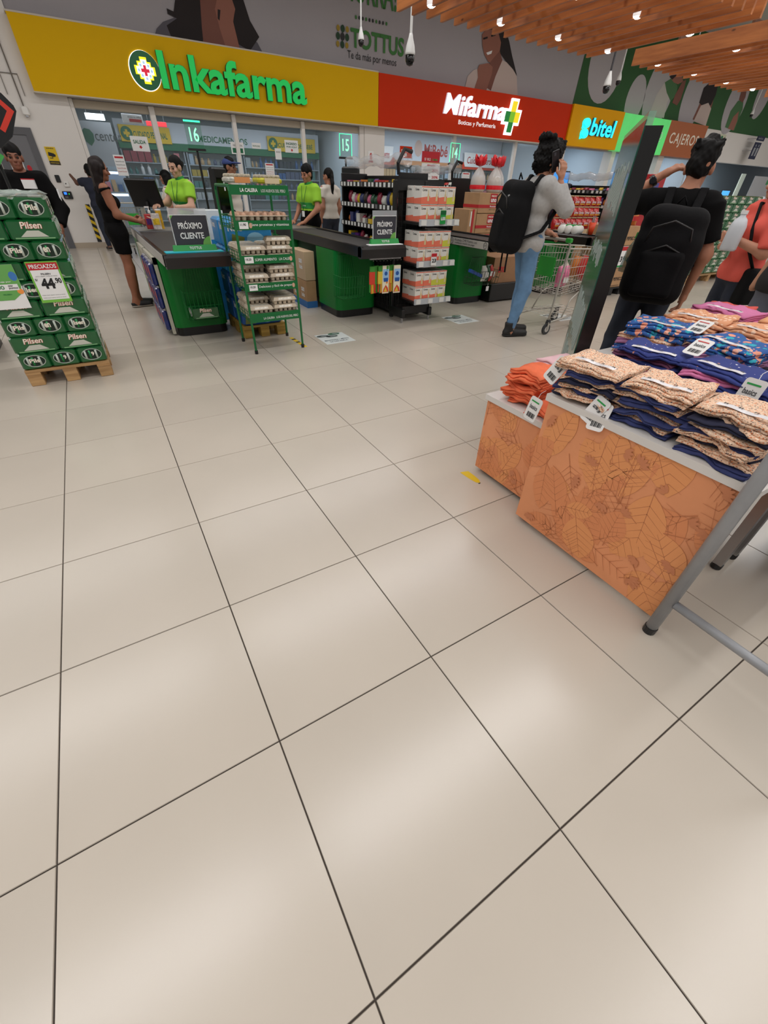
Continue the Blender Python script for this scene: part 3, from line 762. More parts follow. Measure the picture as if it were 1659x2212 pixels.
def slab(mb, L, W, H, c):
    mb.box(-L / 2, -W / 2, 0, L / 2, W / 2, H, c=c)


pw = MB(); slab(pw, PL, PW, PH, .012); pack_me = pw.mesh('wrap', m_wrap)


def tmesh(name, s, o, ux, uy, w, h, mat, **kw):
    ob = lettering(name, s, o, ux, uy, w, h, mat, None, **kw); me = ob.data; bpy.data.objects.remove(ob); return me


PARTS = []
for sgn, ux in ((-1, EX), (1, -EX)):
    yy = sgn * (PW / 2 + .0012)
    PARTS.append(('lettering', tmesh('lettering', 'Pilsen', (-.065 * ux.x, yy, .072), ux, EZ, .13, .042, m_beerred, bold=.045, off=0, shear=.15)))
    PARTS.append(('lettering', tmesh('lettering', 'Pilsen', (-.065 * ux.x, yy + sgn * .0008, .0735), ux, EZ, .128, .040, m_cr, bold=.02, off=0, shear=.15)))
    mb = MB(); mb.add([(-.085, yy, .024), (.085, yy, .024), (.035, yy, .062), (-.035, yy, .062)], [(0, 1, 2, 3)]); PARTS.append(('label_print', mb.mesh('label_print', M('beer_silver', (196, 198, 186), .4))))
    mb = MB(); mb.add([(-.12, yy, .012), (.12, yy, .012), (.12, yy, .02), (-.12, yy, .02)], [(0, 1, 2, 3)]); PARTS.append(('label_print', mb.mesh('label_print', M('beer_mint', (120, 170, 120), .5))))
for sgn in (-1, 1):
    xx = sgn * (PL / 2 + .0012)
    mb = MB(); mb.add([(xx, a, b) for a, b in ell(0, .066, .072, .044, 20)], [tuple(range(20))]); PARTS.append(('window', mb.mesh('window', m_hole)))
    mb = MB(); mb.tube([(xx, a, b) for a, b in ell(0, .066, .072, .044, 20)], .0025, 4, closed=True); PARTS.append(('window_edge', mb.mesh('window_edge', m_canl)))
    for yy, mt in ((-.035, m_canl), (.012, m_can), (.045, m_canl)):
        mb = MB(); mb.tube([(xx - sgn * .0125, yy, .032), (xx - sgn * .0125, yy, .098)], .0155, 8); PARTS.append(('can', mb.mesh('can', mt, True)))
ENDS = []
for s_, w_ in (('Pils', .07), ('lsen', .075), ('Pil', .05), ('en', .04), ('9', .02)):
    ENDS.append([tmesh('lettering', s_, (sgn * (PL / 2 + .003), (.0 if s_ in ('Pil', '9') else -.035) * sgn, .055), EY * sgn, EZ, w_, .032, m_cr, bold=.03, off=.003) for sgn in (-1, 1)])


def beer(loc, rz, lab, grp, full=True, s=1.0):
    t = thing('beer_pack', lab, 'beer pack', loc, rz, grp); t.scale = (s, s, s)
    link('wrap', pack_me, t)
    for nm, me in PARTS:
        if full or nm == 'lettering' or nm == 'label_print': link(nm, me, t)
    if full:
        for me in rnd.choice(ENDS): link('lettering', me, t)
    return t


m_pal = M_wood('pallet_wood', (150, 112, 70), (190, 152, 104), axis=0, scale=3)


def pallet(x0, x1, y0, y1, lab, mat, h=.13):
    t = thing('pallet', lab, 'pallet', ((x0 + x1) / 2, (y0 + y1) / 2, 0)); w = (x1 - x0) / 2; d = (y1 - y0) / 2
    for xx in (-w, -.05, w - .1):
        for yy in (-d, -.06, d - .12): MB().box(xx, yy, 0, xx + .1, yy + .12, h - .04, c=.004).build('block', mat, t)
    n = 5
    for i in range(n):
        yy = -d + (2 * d - .1) * i / (n - 1); MB().box(-w, yy, h - .022, w, yy + .1, h).build('deck_board', mat, t)
    for xx in (-w, -.05, w - .1): MB().box(xx, -d, h - .04, xx + .1, d, h - .022).build('stringer', mat, t)
    return t


PX0, PX1, PY0 = -.245, .365, 3.73
pallet(PX0, PX1, PY0, PY0 + .66, 'wooden pallet under the tall beer stack', m_pal)
LAY = 9; LHT = (1.262 - .135) / LAY
ROWN = ['front', 'middle', 'back']; COLN = {2: ['outer', 'aisle side'], 3: ['outer', 'middle', 'aisle side']}
for k in range(LAY):
    z = .131 + k * (PH + .0005)
    jx = rnd.uniform(-.006, .006)
    if k % 2 == 0:
        for r in range(2):
            for c in range(3):
                beer((PX0 + .105 + c * .2025 + jx + rnd.uniform(-.002, .002), PY0 + .155 + r * .312, z), math.pi / 2, 'green beer pack, %s layer above the pallet, %s row, %s' % (ORD[k], ROWN[r * 2], COLN[3][c]), 'beer packs on the wooden pallet')
    else:
        for r in range(3):
            for c in range(2):
                beer((PX0 + .155 + c * .306 + jx, PY0 + .105 + r * .207, z), 0, 'green beer pack, %s layer above the pallet, %s row, %s' % (ORD[k], ROWN[r], COLN[2][c]), 'beer packs on the wooden pallet')
ztop = .131 + LAY * (PH + .0005)
# clear film hood over the stack top
fm = MB(); nx, ny = 16, 14
for i in range(nx + 1):
    for j in range(ny + 1):
        x = PX0 + (PX1 - PX0) * i / nx; y = PY0 + .64 * j / ny; edge = min(i, nx - i, j, ny - j)
        fm.v.append((x + rnd.uniform(-.005, .005), y - .002, ztop + .006 + (0.022 * rnd.random() + .006 if edge > 0 else 0.001)))
for i in range(nx):
    for j in range(ny):
        a = i * (ny + 1) + j; fm.f.append((a, a + ny + 1, a + ny + 2, a + 1)); fm.mi.append(0)
film = tag(fm.build('plastic_film', M('clear_film', (220, 230, 225), .08, alpha=.28, spec=.8)), 'crinkled clear film lying over the top of the beer stack', 'plastic film')
beer((1.39, 4.575, .205), 0, 'single green beer pack lying in the wire basket of counter 16', 'beer packs left at the counters', s=.95)

# price cards on the stack
y = PY0 - .012
t = thing('price_card', 'white and red price card reading 44.90 on the beer stack', 'price card', (.185, y, .615)); W, H = .20, .275
MB().box(-W / 2, 0, 0, W / 2, .004, H).build('card', M('lime_card', (120, 190, 70), .5), t)
bpoly(t, [(-W / 2 + .012, .02), (W / 2 - .012, .02), (W / 2 - .012, H - .055), (-W / 2 + .012, H - .055)], WHITE); bpoly(t, [(-W / 2 + .004, H - .055), (W / 2 - .004, H - .055), (W / 2 - .004, H - .008), (-W / 2 + .004, H - .008)], m_red)
btext(t, 'PRECIAZOS', -.085, H - .045, .085, H - .018, WHITE, bold=.02); btext(t, 'PILSEN', -.03, .188, .03, .2, BLACK, bold=.02); btext(t, 'LATA 355ML TWELVE PACK', -.07, .176, .07, .182, M('ink_grey'), bold=0)
btext(t, '44', -.055, .095, .032, .165, BLACK, bold=.05); btext(t, '.90', .036, .128, .082, .165, BLACK, bold=.03); btext(t, 'S/', -.082, .15, -.065, .165, BLACK, bold=.02)
for i in range(2): btext(t, 'Válido hasta agotar stock en tienda', -.08, .03 + i * .018, .07, .037 + i * .018, M('ink_grey'), bold=0)
t = thing('price_card', 'green and white points promotion card on the beer stack', 'price card', (-.105, y, .59)); W, H = .22, .29
MB().box(-W / 2, 0, 0, W / 2, .004, H).build('card', WHITE, t)
bpoly(t, [(-W / 2, .09), (-.06, .06), (.03, .06), (.09, .1), (W / 2, .16), (W / 2, H), (-W / 2, H)], M('promo_green', (104, 170, 88), .5)); bpoly(t, ell(W / 2 - .025, .215, .024, .03), M('promo_blue', (60, 120, 190), .5), y=-.002); bpoly(t, ell(W / 2 - .02, .115, .02, .018), M('promo_orange', (240, 150, 70), .5), y=-.002)
bpoly(t, [(-W / 2, .125), (W / 2 - .02, .125), (W / 2 - .02, .165), (-W / 2, .165)], WHITE, y=-.0025); btext(t, '8 000', -.1, .133, .005, .158, m_green, bold=.01, y=-.004); btext(t, 'cmr', .03, .148, .06, .158, BLACK, y=-.004); btext(t, 'puntos', .03, .131, .085, .145, BLACK, y=-.004); btext(t, 'Canjea en caja por', -.1, .175, .06, .187, WHITE, y=-.004); btext(t, 'PILSEN', -.02, .095, .03, .103, m_green, y=-.004)
mb = MB(); mb.tube([(-.09 + .035 * math.cos(a), -.003, .24 + .035 * math.sin(a)) for a in [i * math.pi / 10 for i in range(20)]], .003, 5, closed=True); mb.build('seal_print', WHITE, t)
# promo arrow board rising at the edge of the picture
t = thing('promo_board', 'black promotion board with red chevron on a post behind the beer stack', 'sign', (.12, 4.55, 0)); MB().tube([(.0, .02, 0), (.0, .02, 1.8)], .012, 8).build('post', m_cblack, t)
mb = MB(); mb.prism([(-.4, 2.02), (.02, 1.98), (.2, 1.86), (.245, 1.80), (.25, 1.77), (.16, 1.62), (.06, 1.55), (-.4, 1.52)], -.012, .012); mb.build('board', m_cblack, t)
bpoly(t, [(.10, 1.87), (.12, 1.885), (.235, 1.765), (.125, 1.64), (.10, 1.66), (.19, 1.765)], M('chevron_red', (216, 54, 36), .5), y=-.015); bpoly(t, ell(-.0, 1.83, .06, .06), WHITE, y=-.015)
mb = MB(); mb.prism([(-.3, 1.56), (-.02, 1.56), (.055, 1.5), (-.02, 1.42), (-.3, 1.42)], -.02, -.014); mb.build('green_arrow', M('arrow_green', (70, 170, 80), .5), t)
# dark gondola base at the left edge
t = thing('gondola', 'black shelf unit with a green kick strip at the left edge behind the beer pallet', 'shelf unit', (-1.0, 4.9, 0)); MB().box(-.5, -.35, .08, .42, .35, .42).build('base_box', m_cblack, t); MB().box(-.5, -.36, .1, .42, -.35, .13).build('kick_strip', m_cgreen, t); MB().box(-.5, .28, .42, .42, .35, 1.15).build('back_panel', m_cblack, t)
for z in (.75, 1.1): MB().box(-.5, -.2, z, .42, .28, z + .03).build('shelf', m_cblack, t)
MB().box(-.5, -.34, 0, .42, .34, .08).build('foot', m_cblack, t)

# ------------------------------------------------------------------ egg rack
RX0, RX1, RY0, RY1 = 1.675, 2.185, 3.735, 4.22
m_rk = M('rack_green', (8, 104, 52), .38); m_pulp = M('egg_pulp', (198, 184, 164), .9, var=.06, vscale=30); m_eggs = M('egg_shell', (206, 164, 138), .55, rand=.08); m_lab = M('egg_label', (226, 220, 208), .35, var=.2, vscale=40)
rack = thing('egg_rack', 'green wire egg rack with four shelves beside counter 16', 'display rack', (1.93, 3.98, 0)); o = rack.location
hw, hd = .255, .2425
for sx in (-1, 1):
    mb = MB(); mb.tube([(sx * hw, -hd, .03), (sx * hw, -hd, 1.33), (sx * hw, -hd + .03, 1.365), (sx * hw, hd - .03, 1.365), (sx * hw, hd, 1.33), (sx * hw, hd, .03)], .0115, 8); mb.build('side_frame', m_rk, rack)
    for sy in (-1, 1): MB().lathe([(.017, 0), (.017, .035)], 10, mat=Matrix.Translation((sx * hw, sy * hd, 0))).build('foot', m_cblack, rack)
SHZ = (1.06, .80, .575, .30); WORDS = ('Tiene proteínas y vitaminas', 'SÚPER ALIMENTO   LA CALERA', 'Delicioso y fácil de preparar', 'LA CALERA   LOS HUEVOS DEL PERÚ')
MB().box(-hw, -hd - .014, 1.305, hw, -hd - .008, 1.372).build('header_board', m_rk, rack); lettering('lettering', 'LA CALERA', (-.17, -hd - .0155, 1.325), EX, EZ, .15, .026, WHITE, rack, bold=.03, off=0); lettering('lettering', 'LOS HUEVOS DEL PERÚ', (.01, -hd - .0155, 1.325), EX, EZ, .215, .026, WHITE, rack, bold=-.002, off=0)
for k, z in enumerate(SHZ):
    sl = MB().box(-hw, -hd - .014, z, hw, -hd - .008, z + (.068 if k < 3 else .08)).build('label_board', m_rk, rack)
    lettering('lettering', WORDS[k], (-.13, -hd - .0155, z + .022), EX, EZ, .36, .026, WHITE, sl, bold=.005, off=0)
    if k < 3:
        mb = MB(); mb.box(-.225, -hd - .0165, z + .008, -.145, -hd - .0145, z + .058); mb.build('price_tag', WHITE, sl)
        lettering('lettering', ('11.90', '10.20', '10.20')[k], (-.215, -hd - .018, z + .03), EX, EZ, .05, .018, BLACK, sl, off=0)
        bpoly(rack, ell(-.125 if k == 0 else .215, z + .032, .014, .02, 14), m_eggs, 'egg_print', -hd - .0165)
    mb = MB(); grid_wires(mb, (-hw, -hd, z), (hw, -hd, z), (hw, hd, z), (-hw, hd, z), 12, 3, .0035)
    for sx in (-1, 1): grid_wires(mb, (sx * hw, -hd, z), (sx * hw, hd, z), (sx * hw, hd, z + .09), (sx * hw, -hd, z + .09), 5, 3, .003)
    mb.tube([(-hw, hd, z + .09), (hw, hd, z + .09)], .004, 4); g = mb.build('wire_shelf', m_rk, rack, fixn=False); g['kind'] = 'stuff'
# cartons
NB = 5; CW_, CD_ = .235, .105
cb = MB()
for i in range(NB):
    for j in range(2):
        cx = -CW_ / 2 + CW_ * (i + .5) / NB; cy = -CD_ / 2 + CD_ * (j + .5) / 2; r0, r1 = .013, .0225
        cb.lathe([(r0, 0), (r0 + .004, .004), (r1, .034)], 9, mat=Matrix.Translation((cx, cy, 0)))
cb.box(-CW_ / 2 - .004, -CD_ / 2 - .004, .031, CW_ / 2 + .004, CD_ / 2 + .004, .037)
cbase_me = cb.mesh('cup_base', m_pulp, True)
cl = MB(); q = lambda a, b, z: [(-a, -b, z), (a, -b, z), (a, b, z), (-a, b, z)]
cl.hexa(q(CW_ / 2, CD_ / 2, .037), q(CW_ / 2 - .008, CD_ / 2 - .01, .058)); cl.hexa(q(CW_ / 2 - .008, CD_ / 2 - .01, .058), q(CW_ / 2 - .02, CD_ / 2 - .024, .066)); clid_me = cl.mesh('lid', m_pulp)
lb = MB(); lb.add(q(CW_ / 2 - .028, CD_ / 2 - .026, .0668), [(0, 1, 2, 3)]); lb.add([(-.07, -CD_ / 2 + .0, .0405), (.07, -CD_ / 2 + .0, .0405), (.065, -CD_ / 2 + .0085, .0575), (-.065, -CD_ / 2 + .0085, .0575)], [(0, 1, 2, 3)]); clab_me = lb.mesh('printed_label', m_lab)
eg = MB(); eg.lathe([(.004, 0), (.014, .006), (.0205, .02), (.0185, .036), (.01, .047), (.003, .05)], 10); egg_me = eg.mesh('egg', m_eggs, True)


def carton(x, y, z, rz, lab, eggs=False, lid=True):
    t = thing('egg_carton', lab, 'egg carton', (x, y, z), rz, 'egg cartons on the green rack')
    link('cup_base', cbase_me, t)
    if lid: link('lid', clid_me, t); link('printed_label', clab_me, t)
    if eggs:
        for i in range(NB):
            for j in range(2): link('egg', egg_me, t, (-CW_ / 2 + CW_ * (i + .5) / NB, -CD_ / 2 + CD_ * (j + .5) / 2, .012))
    return t


for k in (1, 2, 3):
    for c in range(2):
        n = 3
        for r in range(4):
            nn = n - (1 if (r == 0 and c == 0) else 0) if k != 1 else (2 + (c if r == 0 else 0))
            for h in range(nn):
                carton(1.805 + c * .248 + rnd.uniform(-.006, .006), RY0 + .065 + r * .112, SHZ[k] + .006 + h * .067, rnd.uniform(-.03, .03), 'pulp egg carton on the %s shelf, %s stack, %s row, %s from below' % (('second', 'third', 'lowest')[k - 1], ('left', 'right')[c], ORD[r], ORD[h]))
for c in range(4):
    for h in range(2):
        for r in range(1):
            carton(1.745 + c * .122, RY0 + .13 + r * .24, SHZ[0] + .006 + h * .058, math.pi / 2, 'open egg carton end-on on the top shelf, %s from the left, %s' % (ORD[c], ('lower', 'upper')[h]), eggs=True, lid=False)
for i, (x, lab, mt, mt2) in enumerate(((1.80, 'clear bag of quail eggs with orange card on top of the rack', M('foil_silver', (196, 194, 184), .3, var=.35, vscale=60), M('orange_card', (224, 150, 90), .5)), (2.06, 'quail egg tray with yellow green label on top of the rack', M('lime_label', (186, 180, 40), .4, var=.1, vscale=20), M('cream_card', (226, 206, 170), .5)))):
    t = thing('egg_tray', lab, 'egg tray', (x, 3.90, 1.372)); mb = MB(); mb.box(-.11, -.09, .01, .11, .1, .05, c=.012); mb.build('pack', mt, t); MB().box(-.05, -.1, .012, .08, -.092, .05).build('card', mt2, t)
    mb = MB()
    for a in range(5):
        for b in range(4): mb.lathe([(.012, 0), (.018, .012), (.012, .024), (.003, .028)], 8, mat=Matrix.Translation((-.085 + a * .042, -.065 + b * .045, .045)))
    g = mb.build('eggs', M('quail_eggs', (170, 160, 140), .6, var=.5, vscale=160), t, True); g['kind'] = 'stuff'
MB2 = MB(); grid_wires(MB2, (-hw, -hd, 1.365), (hw, -hd, 1.365), (hw, hd, 1.365), (-hw, hd, 1.365), 10, 3, .0035); g = MB2.build('wire_shelf', m_rk, rack, fixn=False); g['kind'] = 'stuff'

# stack of blue tissue packs on a pallet behind the rack, tall white and blue carton leaning beside it
m_bl = M('tissue_blue', (44, 140, 204), .35, var=.12, vscale=9, coat=.3); m_bl2 = M('tissue_deep_blue', (28, 84, 158), .35, var=.2, vscale=9)
pallet(1.72, 2.2, 4.30, 4.98, 'yellow brown pallet under the blue tissue packs', M_wood('pallet_yellow', (150, 118, 50), (186, 150, 70), axis=0))
for k in range(4):
    for r in range(2):
        z = .131 + k * .242
        t = thing('tissue_pack', 'blue wrapped tissue pack, %s layer, %s' % (ORD[k], ('front', 'back')[r]), 'tissue pack', (1.95, 4.46 + r * .34, z), group='blue tissue packs on the pallet')
        MB().box(-.225, -.16, 0, .225, .16, .24, c=.02).build('wrap', m_bl2 if k < 2 else m_bl, t)
        lettering('lettering', 'Best' if k < 2 else 'Nova', (-.215, -.1625, .15), EX, EZ, .14, .06, WHITE, t, bold=.03, off=0)
        bpoly(t, ell(.05, .08, .09, .06, 16), M('print_sky', (150, 205, 235), .4), y=-.1622)
        bpoly(t, [(-.2, .02), (-.08, .02), (-.06, .1), (-.18, .13)], M('print_olive', (120, 130, 60), .5), y=-.162)
        lettering('lettering', 'Best' if k < 2 else 'Nova', (-.2265, .12, .15), -EY, EZ, .14, .06, WHITE, t, bold=.03, off=0)
t = thing('carton', 'tall white and blue printed carton behind the lane 16 sign', 'carton', (1.80, 5.35, .0)); MB().box(-.13, -.13, .0, .13, .13, 1.13, c=.005).build('box', m_bl, t); MB().box(-.131, -.131, .86, .131, .131, 1.131).build('white_top', M('carton_white', (220, 226, 228), .5), t)
lettering('lettering', 'NEXT BABY', (.0, -.134, 1.0), EX, EZ, .11, .03, M('print_teal', (20, 140, 140), .5), t, off=0); lettering('lettering', 'NB', (-.10, -.134, 1.04), EX, EZ, .05, .05, M('print_teal'), t, off=0)
t = thing('carton', 'white and blue diaper carton standing behind the egg rack', 'carton', (2.15, 5.35, 0)); MB().box(-.18, -.13, 0, .18, .13, 1.0, c=.005).build('box', M('carton_white'), t); MB().box(-.181, -.131, .62, .181, .131, .9).build('blue_band', m_bl, t); lettering('lettering', 'STAR', (-.16, -.134, .70), EX, EZ, .2, .08, WHITE, t, off=0)
# hanging detergent bags on the aisle side of counter 16
m_det = M('detergent_blue', (28, 44, 116), .3, var=.35, vscale=18, coat=.4)
sr = thing('side_display', 'white side display frame on the aisle side of counter 16', 'display frame', (1.045, 5.0, 0))
for (a, b) in ((-.25, -.21), (.62, .66), (1.3, 1.34)): MB().box(-.012, a, .02, .02, b, .76).build('upright', M('offwhite_frame', (198, 194, 178), .5), sr)
MB().box(-.012, -.25, .70, .02, 1.34, .76).build('top_rail', M('offwhite_frame'), sr); MB().box(.0, .66, .18, .018, 1.3, .70).build('back_sheet', M('offwhite_frame'), sr)
for r in range(3):
    for c in range(3):
        t = thing('detergent_bag', 'dark blue detergent bag on the counter side, %s row, %s along' % (('top', 'middle', 'bottom')[r], ORD[c]), 'detergent bag', (1.012, 4.90 + c * .245, .5 - r * .225), group='detergent bags hanging on counter 16')
        MB().box(-.03, -.11, 0, .018, .11, .21, c=.014).build('bag', m_det, t); mb = MB(); mb.add([(-.0315, a, b) for a, b in ell(.0, .12, .06, .05, 14)], [tuple(range(14))]); mb.build('logo_print', m_beerred, t, fixn=False); MB().box(-.01, -.1, .205, .012, .1, .225).build('sealed_edge', M('foil_grey', (160, 160, 170), .3), t)
# ------------------------------------------------------------------ gloves hanging under the lip of lane 15
mg = [M('glove_red', (206, 60, 40), .5), M('glove_green', (60, 140, 50), .5), M('glove_orange', (226, 130, 50), .5), M('glove_yellow', (220, 190, 60), .5)]
hk = thing('hook_strip', 'metal hook strip fixed under the lip of lane 15', 'hook strip', (3.42, 4.10, .70)); MB().box(-.2, -.01, .03, .22, .01, .05).build('bar', m_steel, hk)
for c in range(9): MB().tube([(-.18 + c * .047, 0, .03), (-.18 + c * .047, -.05, .02), (-.18 + c * .047, -.06, .03)], .003, 5).build('hook', m_steel, hk)
for c in range(11):
    big = c in (5, 9)
    t = thing('glove_card', ('white header card with blue logo before the hanging gloves, ' + ('left of two' if c == 5 else 'right of two')) if big else 'red and green work glove hanging under the lip, %s from the left' % ORD[c], 'gloves', (3.24 + c * .036, 4.075 - (.03 if big else 0) + (c % 3) * .012, .38), rnd.uniform(-.25, .25) if not big else rnd.uniform(-.1, .1), 'work gloves under lane 15')
    if big:
        MB().box(-.045, -.006, .0, .045, .006, .29, c=.002).build('card', M('glove_card_cream', (232, 222, 196), .5), t); bpoly(t, [(-.04, .14), (.04, .14), (.04, .255), (-.04, .255)], M('card_sky', (150, 190, 226), .5), y=-.008); bpoly(t, [(-.03, .125), (.03, .125), (.03, .165), (-.03, .165)], M('card_blue', (30, 84, 160), .5), y=-.009); bpoly(t, ell(0, .21, .022, .022, 12), M('card_blue'), y=-.009)
        bpoly(t, [(-.04, .015), (.04, .015), (.03, .06), (.0, .09), (-.03, .05)], mg[0], y=-.008); bpoly(t, [(-.03, .02), (.02, .02), (.0, .07)], mg[3], y=-.009)
    else:
        ca = mg[c % 4]; mb = MB(); mb.box(-.035, -.01, .10, .035, .01, .24, c=.006); mb.build('glove_palm', ca, t)
        for f in range(4): MB().box(-.035 + f * .018, -.008, .0 + abs(f - 1.5) * .012, -.02 + f * .018, .008, .11, c=.004).build('finger', mg[(c + f + 1) % 4], t)
        MB().box(-.03, -.011, .23, .03, .011, .29, c=.004).build('cuff', mg[1], t)

# ------------------------------------------------------------------ cardboard cases in the gap of lane 15
m_card = M('cardboard', (176, 138, 100), .8, var=.06, vscale=10); m_kraft = M('kraft_dark', (150, 112, 80), .8, var=.06, vscale=10); m_bluebase = M('case_blue', (46, 110, 178), .6)
for k in range(2):
    for r in range(2):
        t = thing('water_case', 'brown water case with white rounded print, %s, %s' % (('lower', 'upper')[k], ('nearer', 'farther')[r]), 'carton', (3.02, 5.50 + r * .27, .0 + k * .345), group='water cases beside counter 15')
        MB().box(-.10, -.13, 0 if k else .0, .05, .13, .34, c=.004).build('case', m_card if k == 0 else M('case_pale', (196, 168, 136), .8), t)
        lettering('lettering', 'san', (-.1015, .06, .20), -EY, EZ, .11, .05, WHITE, t, bold=.03, off=0); lettering('lettering', 'luis', (-.1015, .06, .13), -EY, EZ, .11, .055, WHITE, t, bold=.03, off=0)
        if k == 0: MB().box(-.103, -.132, 0, .053, .132, .085).build('blue_band', m_bluebase, t)
# ------------------------------------------------------------------ candy gondolas between the lanes
m_blk = M('rack_black', (18, 18, 19), .4); m_tagw = M('tag_white', (226, 226, 222), .5); m_tagg = M('tag_grey', (110, 110, 112), .5)
CANDY = [(196, 40, 36), (226, 186, 40), (90, 40, 120), (230, 226, 214), (40, 90, 60), (220, 110, 150), (50, 60, 110), (210, 120, 50), (60, 50, 48), (150, 30, 60)]
m_candy = [M('wrapper_%d' % i, c, .35, var=.35, vscale=45, coat=.3) for i, c in enumerate(CANDY)]
pouch = MB()   # flat sealed pouch
for z, a, b in ((0, .5, .06), (.06, .5, .10), (.25, .46, .38), (.55, .46, .42), (.85, .48, .2), (.93, .5, .08), (1.0, .5, .06)):
    pass


def pouch_mesh(name, mat):
    mb = MB(); pr = ((0, .5, .05), (.06, .5, .08), (.22, .45, .36), (.5, .44, .45), (.8, .46, .3), (.93, .5, .09), (1.0, .5, .05)); n = 12
    for z, a, b in pr:
        for j in range(n):
            th = 2 * math.pi * j / n; mb.v.append((a * (abs(math.cos(th)) ** .6) * (1 if math.cos(th) >= 0 else -1), b * math.sin(th), z))
    for i in range(len(pr) - 1):
        for j in range(n): mb.f.append((i * n + j, i * n + (j + 1) % n, (i + 1) * n + (j + 1) % n, (i + 1) * n + j)); mb.mi.append(0)
    mb.f += [tuple(range(n - 1, -1, -1)), tuple(range((len(pr) - 1) * n, len(pr) * n))]; mb.mi += [0, 0]
    return mb.mesh(name, mat, True)


pouches = [pouch_mesh('wrap', m) for m in m_candy]
boxes_me = []
for i, m in enumerate(m_candy): boxes_me.append(MB().box(-.5, -.5, 0, .5, .5, 1, c=.02).mesh('box', m))


def gondola(x, y0, y1, lab, levels, seed, film=True, depth=.40):
    """black rack, open side facing -X at x"""
    r = random.Random(seed); L = y1 - y0
    t = thing('candy_rack', lab, 'candy rack', (x, y0, 0), group='candy racks between lanes')
    MB().box(depth - .03, 0, .1, depth, L, 1.50).build('back_panel', m_blk, t)
    for yy in (-.035, L): MB().box(0, yy, .02, depth, yy + .035, 1.52, c=.006).build('end_panel', m_blk, t)
    MB().box(0.03, 0, .02, depth, L, .14).build('base', m_blk, t)
    for k, z in enumerate(levels):
        s = MB().box(-.02, 0, z - .02, depth - .03, L, z).build('shelf', m_blk, t)
        MB().box(-.032, 0, z - .03, -.02, L, z + .025).build('tag_rail', m_blk, s)
        n = int(L / .095)
        for i in range(n):
            yy = (i + .15 + .2 * r.random()) * L / n
            MB().box(-.0345, yy, z - .022, -.0325, yy + .05, z + .02).build('price_tag', m_tagw if r.random() < .75 else m_tagg, s)
    if film:
        mb = MB(); nn = 18
        for i in range(nn + 1):
            for j in range(11):
                a = 2 * math.pi * j / 10; rr = .07 + .012 * math.sin(i * 1.9 + j) + .008 * r.random()
                mb.v.append((.12 + rr * math.cos(a) * .9, L * i / nn, 1.63 + rr * .75 * math.sin(a) + .015 * math.sin(i * .8)))
        for i in range(nn):
            for j in range(10): mb.f.append((i * 11 + j, i * 11 + j + 1, (i + 1) * 11 + j + 1, (i + 1) * 11 + j)); mb.mi.append(0)
        mb.build('rolled_cover', M('clear_cover', (214, 216, 218), .08, alpha=.38, spec=.9), t, True)
        MB().tube([(.0, -.01, 1.5), (-.02, -.02, 1.6), (.06, -.02, 1.72), (.16, -.02, 1.7)], .02, 8).build('cover_strap', m_blk, t)
    return t


def stock(x, y0, y1, z, zt, kinds, seed, rackname, shelf, grp, depth=.30):
    r = random.Random(seed); y = y0 + .01; n = 0
    while y < y1 - .05:
        w = r.uniform(.07, .13); k = r.choice(kinds); h = r.uniform(.5, .9) * (zt - z); i = r.randrange(len(m_candy)); n += 1
        if y + w > y1: break
        nm = {'b': 'candy_box', 'p': 'candy_bag'}[k]
        t = thing(nm, '%s, %s shelf of %s, %s along' % ({'b': 'sweets box', 'p': 'snack bag'}[k], shelf, rackname, ORD[n - 1] if n <= 16 else 'last'), 'sweets', (x + .075, y + w / 2, z + .001), math.pi / 2 * 0, grp)
        o2 = link({'b': 'carton', 'p': 'wrap'}[k], (boxes_me if k == 'b' else pouches)[i], t)
        if k == 'b': o2.scale = (.12, w * .92, h * .8)
        else: o2.scale = (w * .95, .10, h); o2.rotation_euler = (r.uniform(-.15, .05), 0, math.pi / 2 + r.uniform(-.1, .1))
        y += w
    return


LV = (.30, .52, .75, .975, 1.19, 1.405)
gondola(3.80, 4.47, 5.92, 'black candy rack with film cover between lanes 15 and 14', LV, 3)
for k, z in enumerate(LV[2:]):
    nxt = (LV[2:] + (1.52,))[k + 1]
    stock(3.80, 4.50, 5.9, z, nxt - .04, ['p', 'b', 'b'] if k in (0, 1, 3) else ['p'], 20 + k, 'the first candy rack', ('lowest', 'second', 'third', 'top')[k], 'sweets on the first candy rack')
gondola(5.74, 5.95, 7.2, 'black candy rack with film cover beside the fruitcake boxes', LV, 5)
for k, z in enumerate(LV[3:]):
    nxt = (LV[3:] + (1.52,))[k + 1]
    stock(5.74, 5.98, 7.1, z, nxt - .04, ['p', 'b'], 40 + k, 'the second candy rack', ('lowest', 'middle', 'top')[k], 'sweets on the second candy rack')

# ------------------------------------------------------------------ end rack with beer cartons
t = thing('end_rack', 'black end rack with three shelves of white beer cartons', 'display rack', (4.12, 4.25, 0)); o = t.location
for sx in (-.40, .02): MB().box(sx - .02, .12, .02, sx + .02, .17, 1.45, c=.004).build('post', m_blk, t)
for sx in (-.40, .02):
    MB().box(sx - .025, -.16, .06, sx + .025, .17, .16, c=.006).build('foot_arm', m_blk, t); MB().tube([(sx, -.12, 0), (sx, -.12, .07)], .014, 8).build('leveller', m_steel, t)
MB().box(-.40, -.13, .10, .02, -.10, .19).build('front_bar', m_blk, t); MB().box(-.40, .13, 1.36, .28, .17, 1.46).build('top_bar', m_blk, t)
mb = MB(); grid_wires(mb, (-.40, .15, .05), (.26, .15, .05), (.26, .15, 1.40), (-.40, .15, 1.40), 12, 24, .003); g = mb.build('back_grid', m_blk, t, fixn=False); g['kind'] = 'stuff'
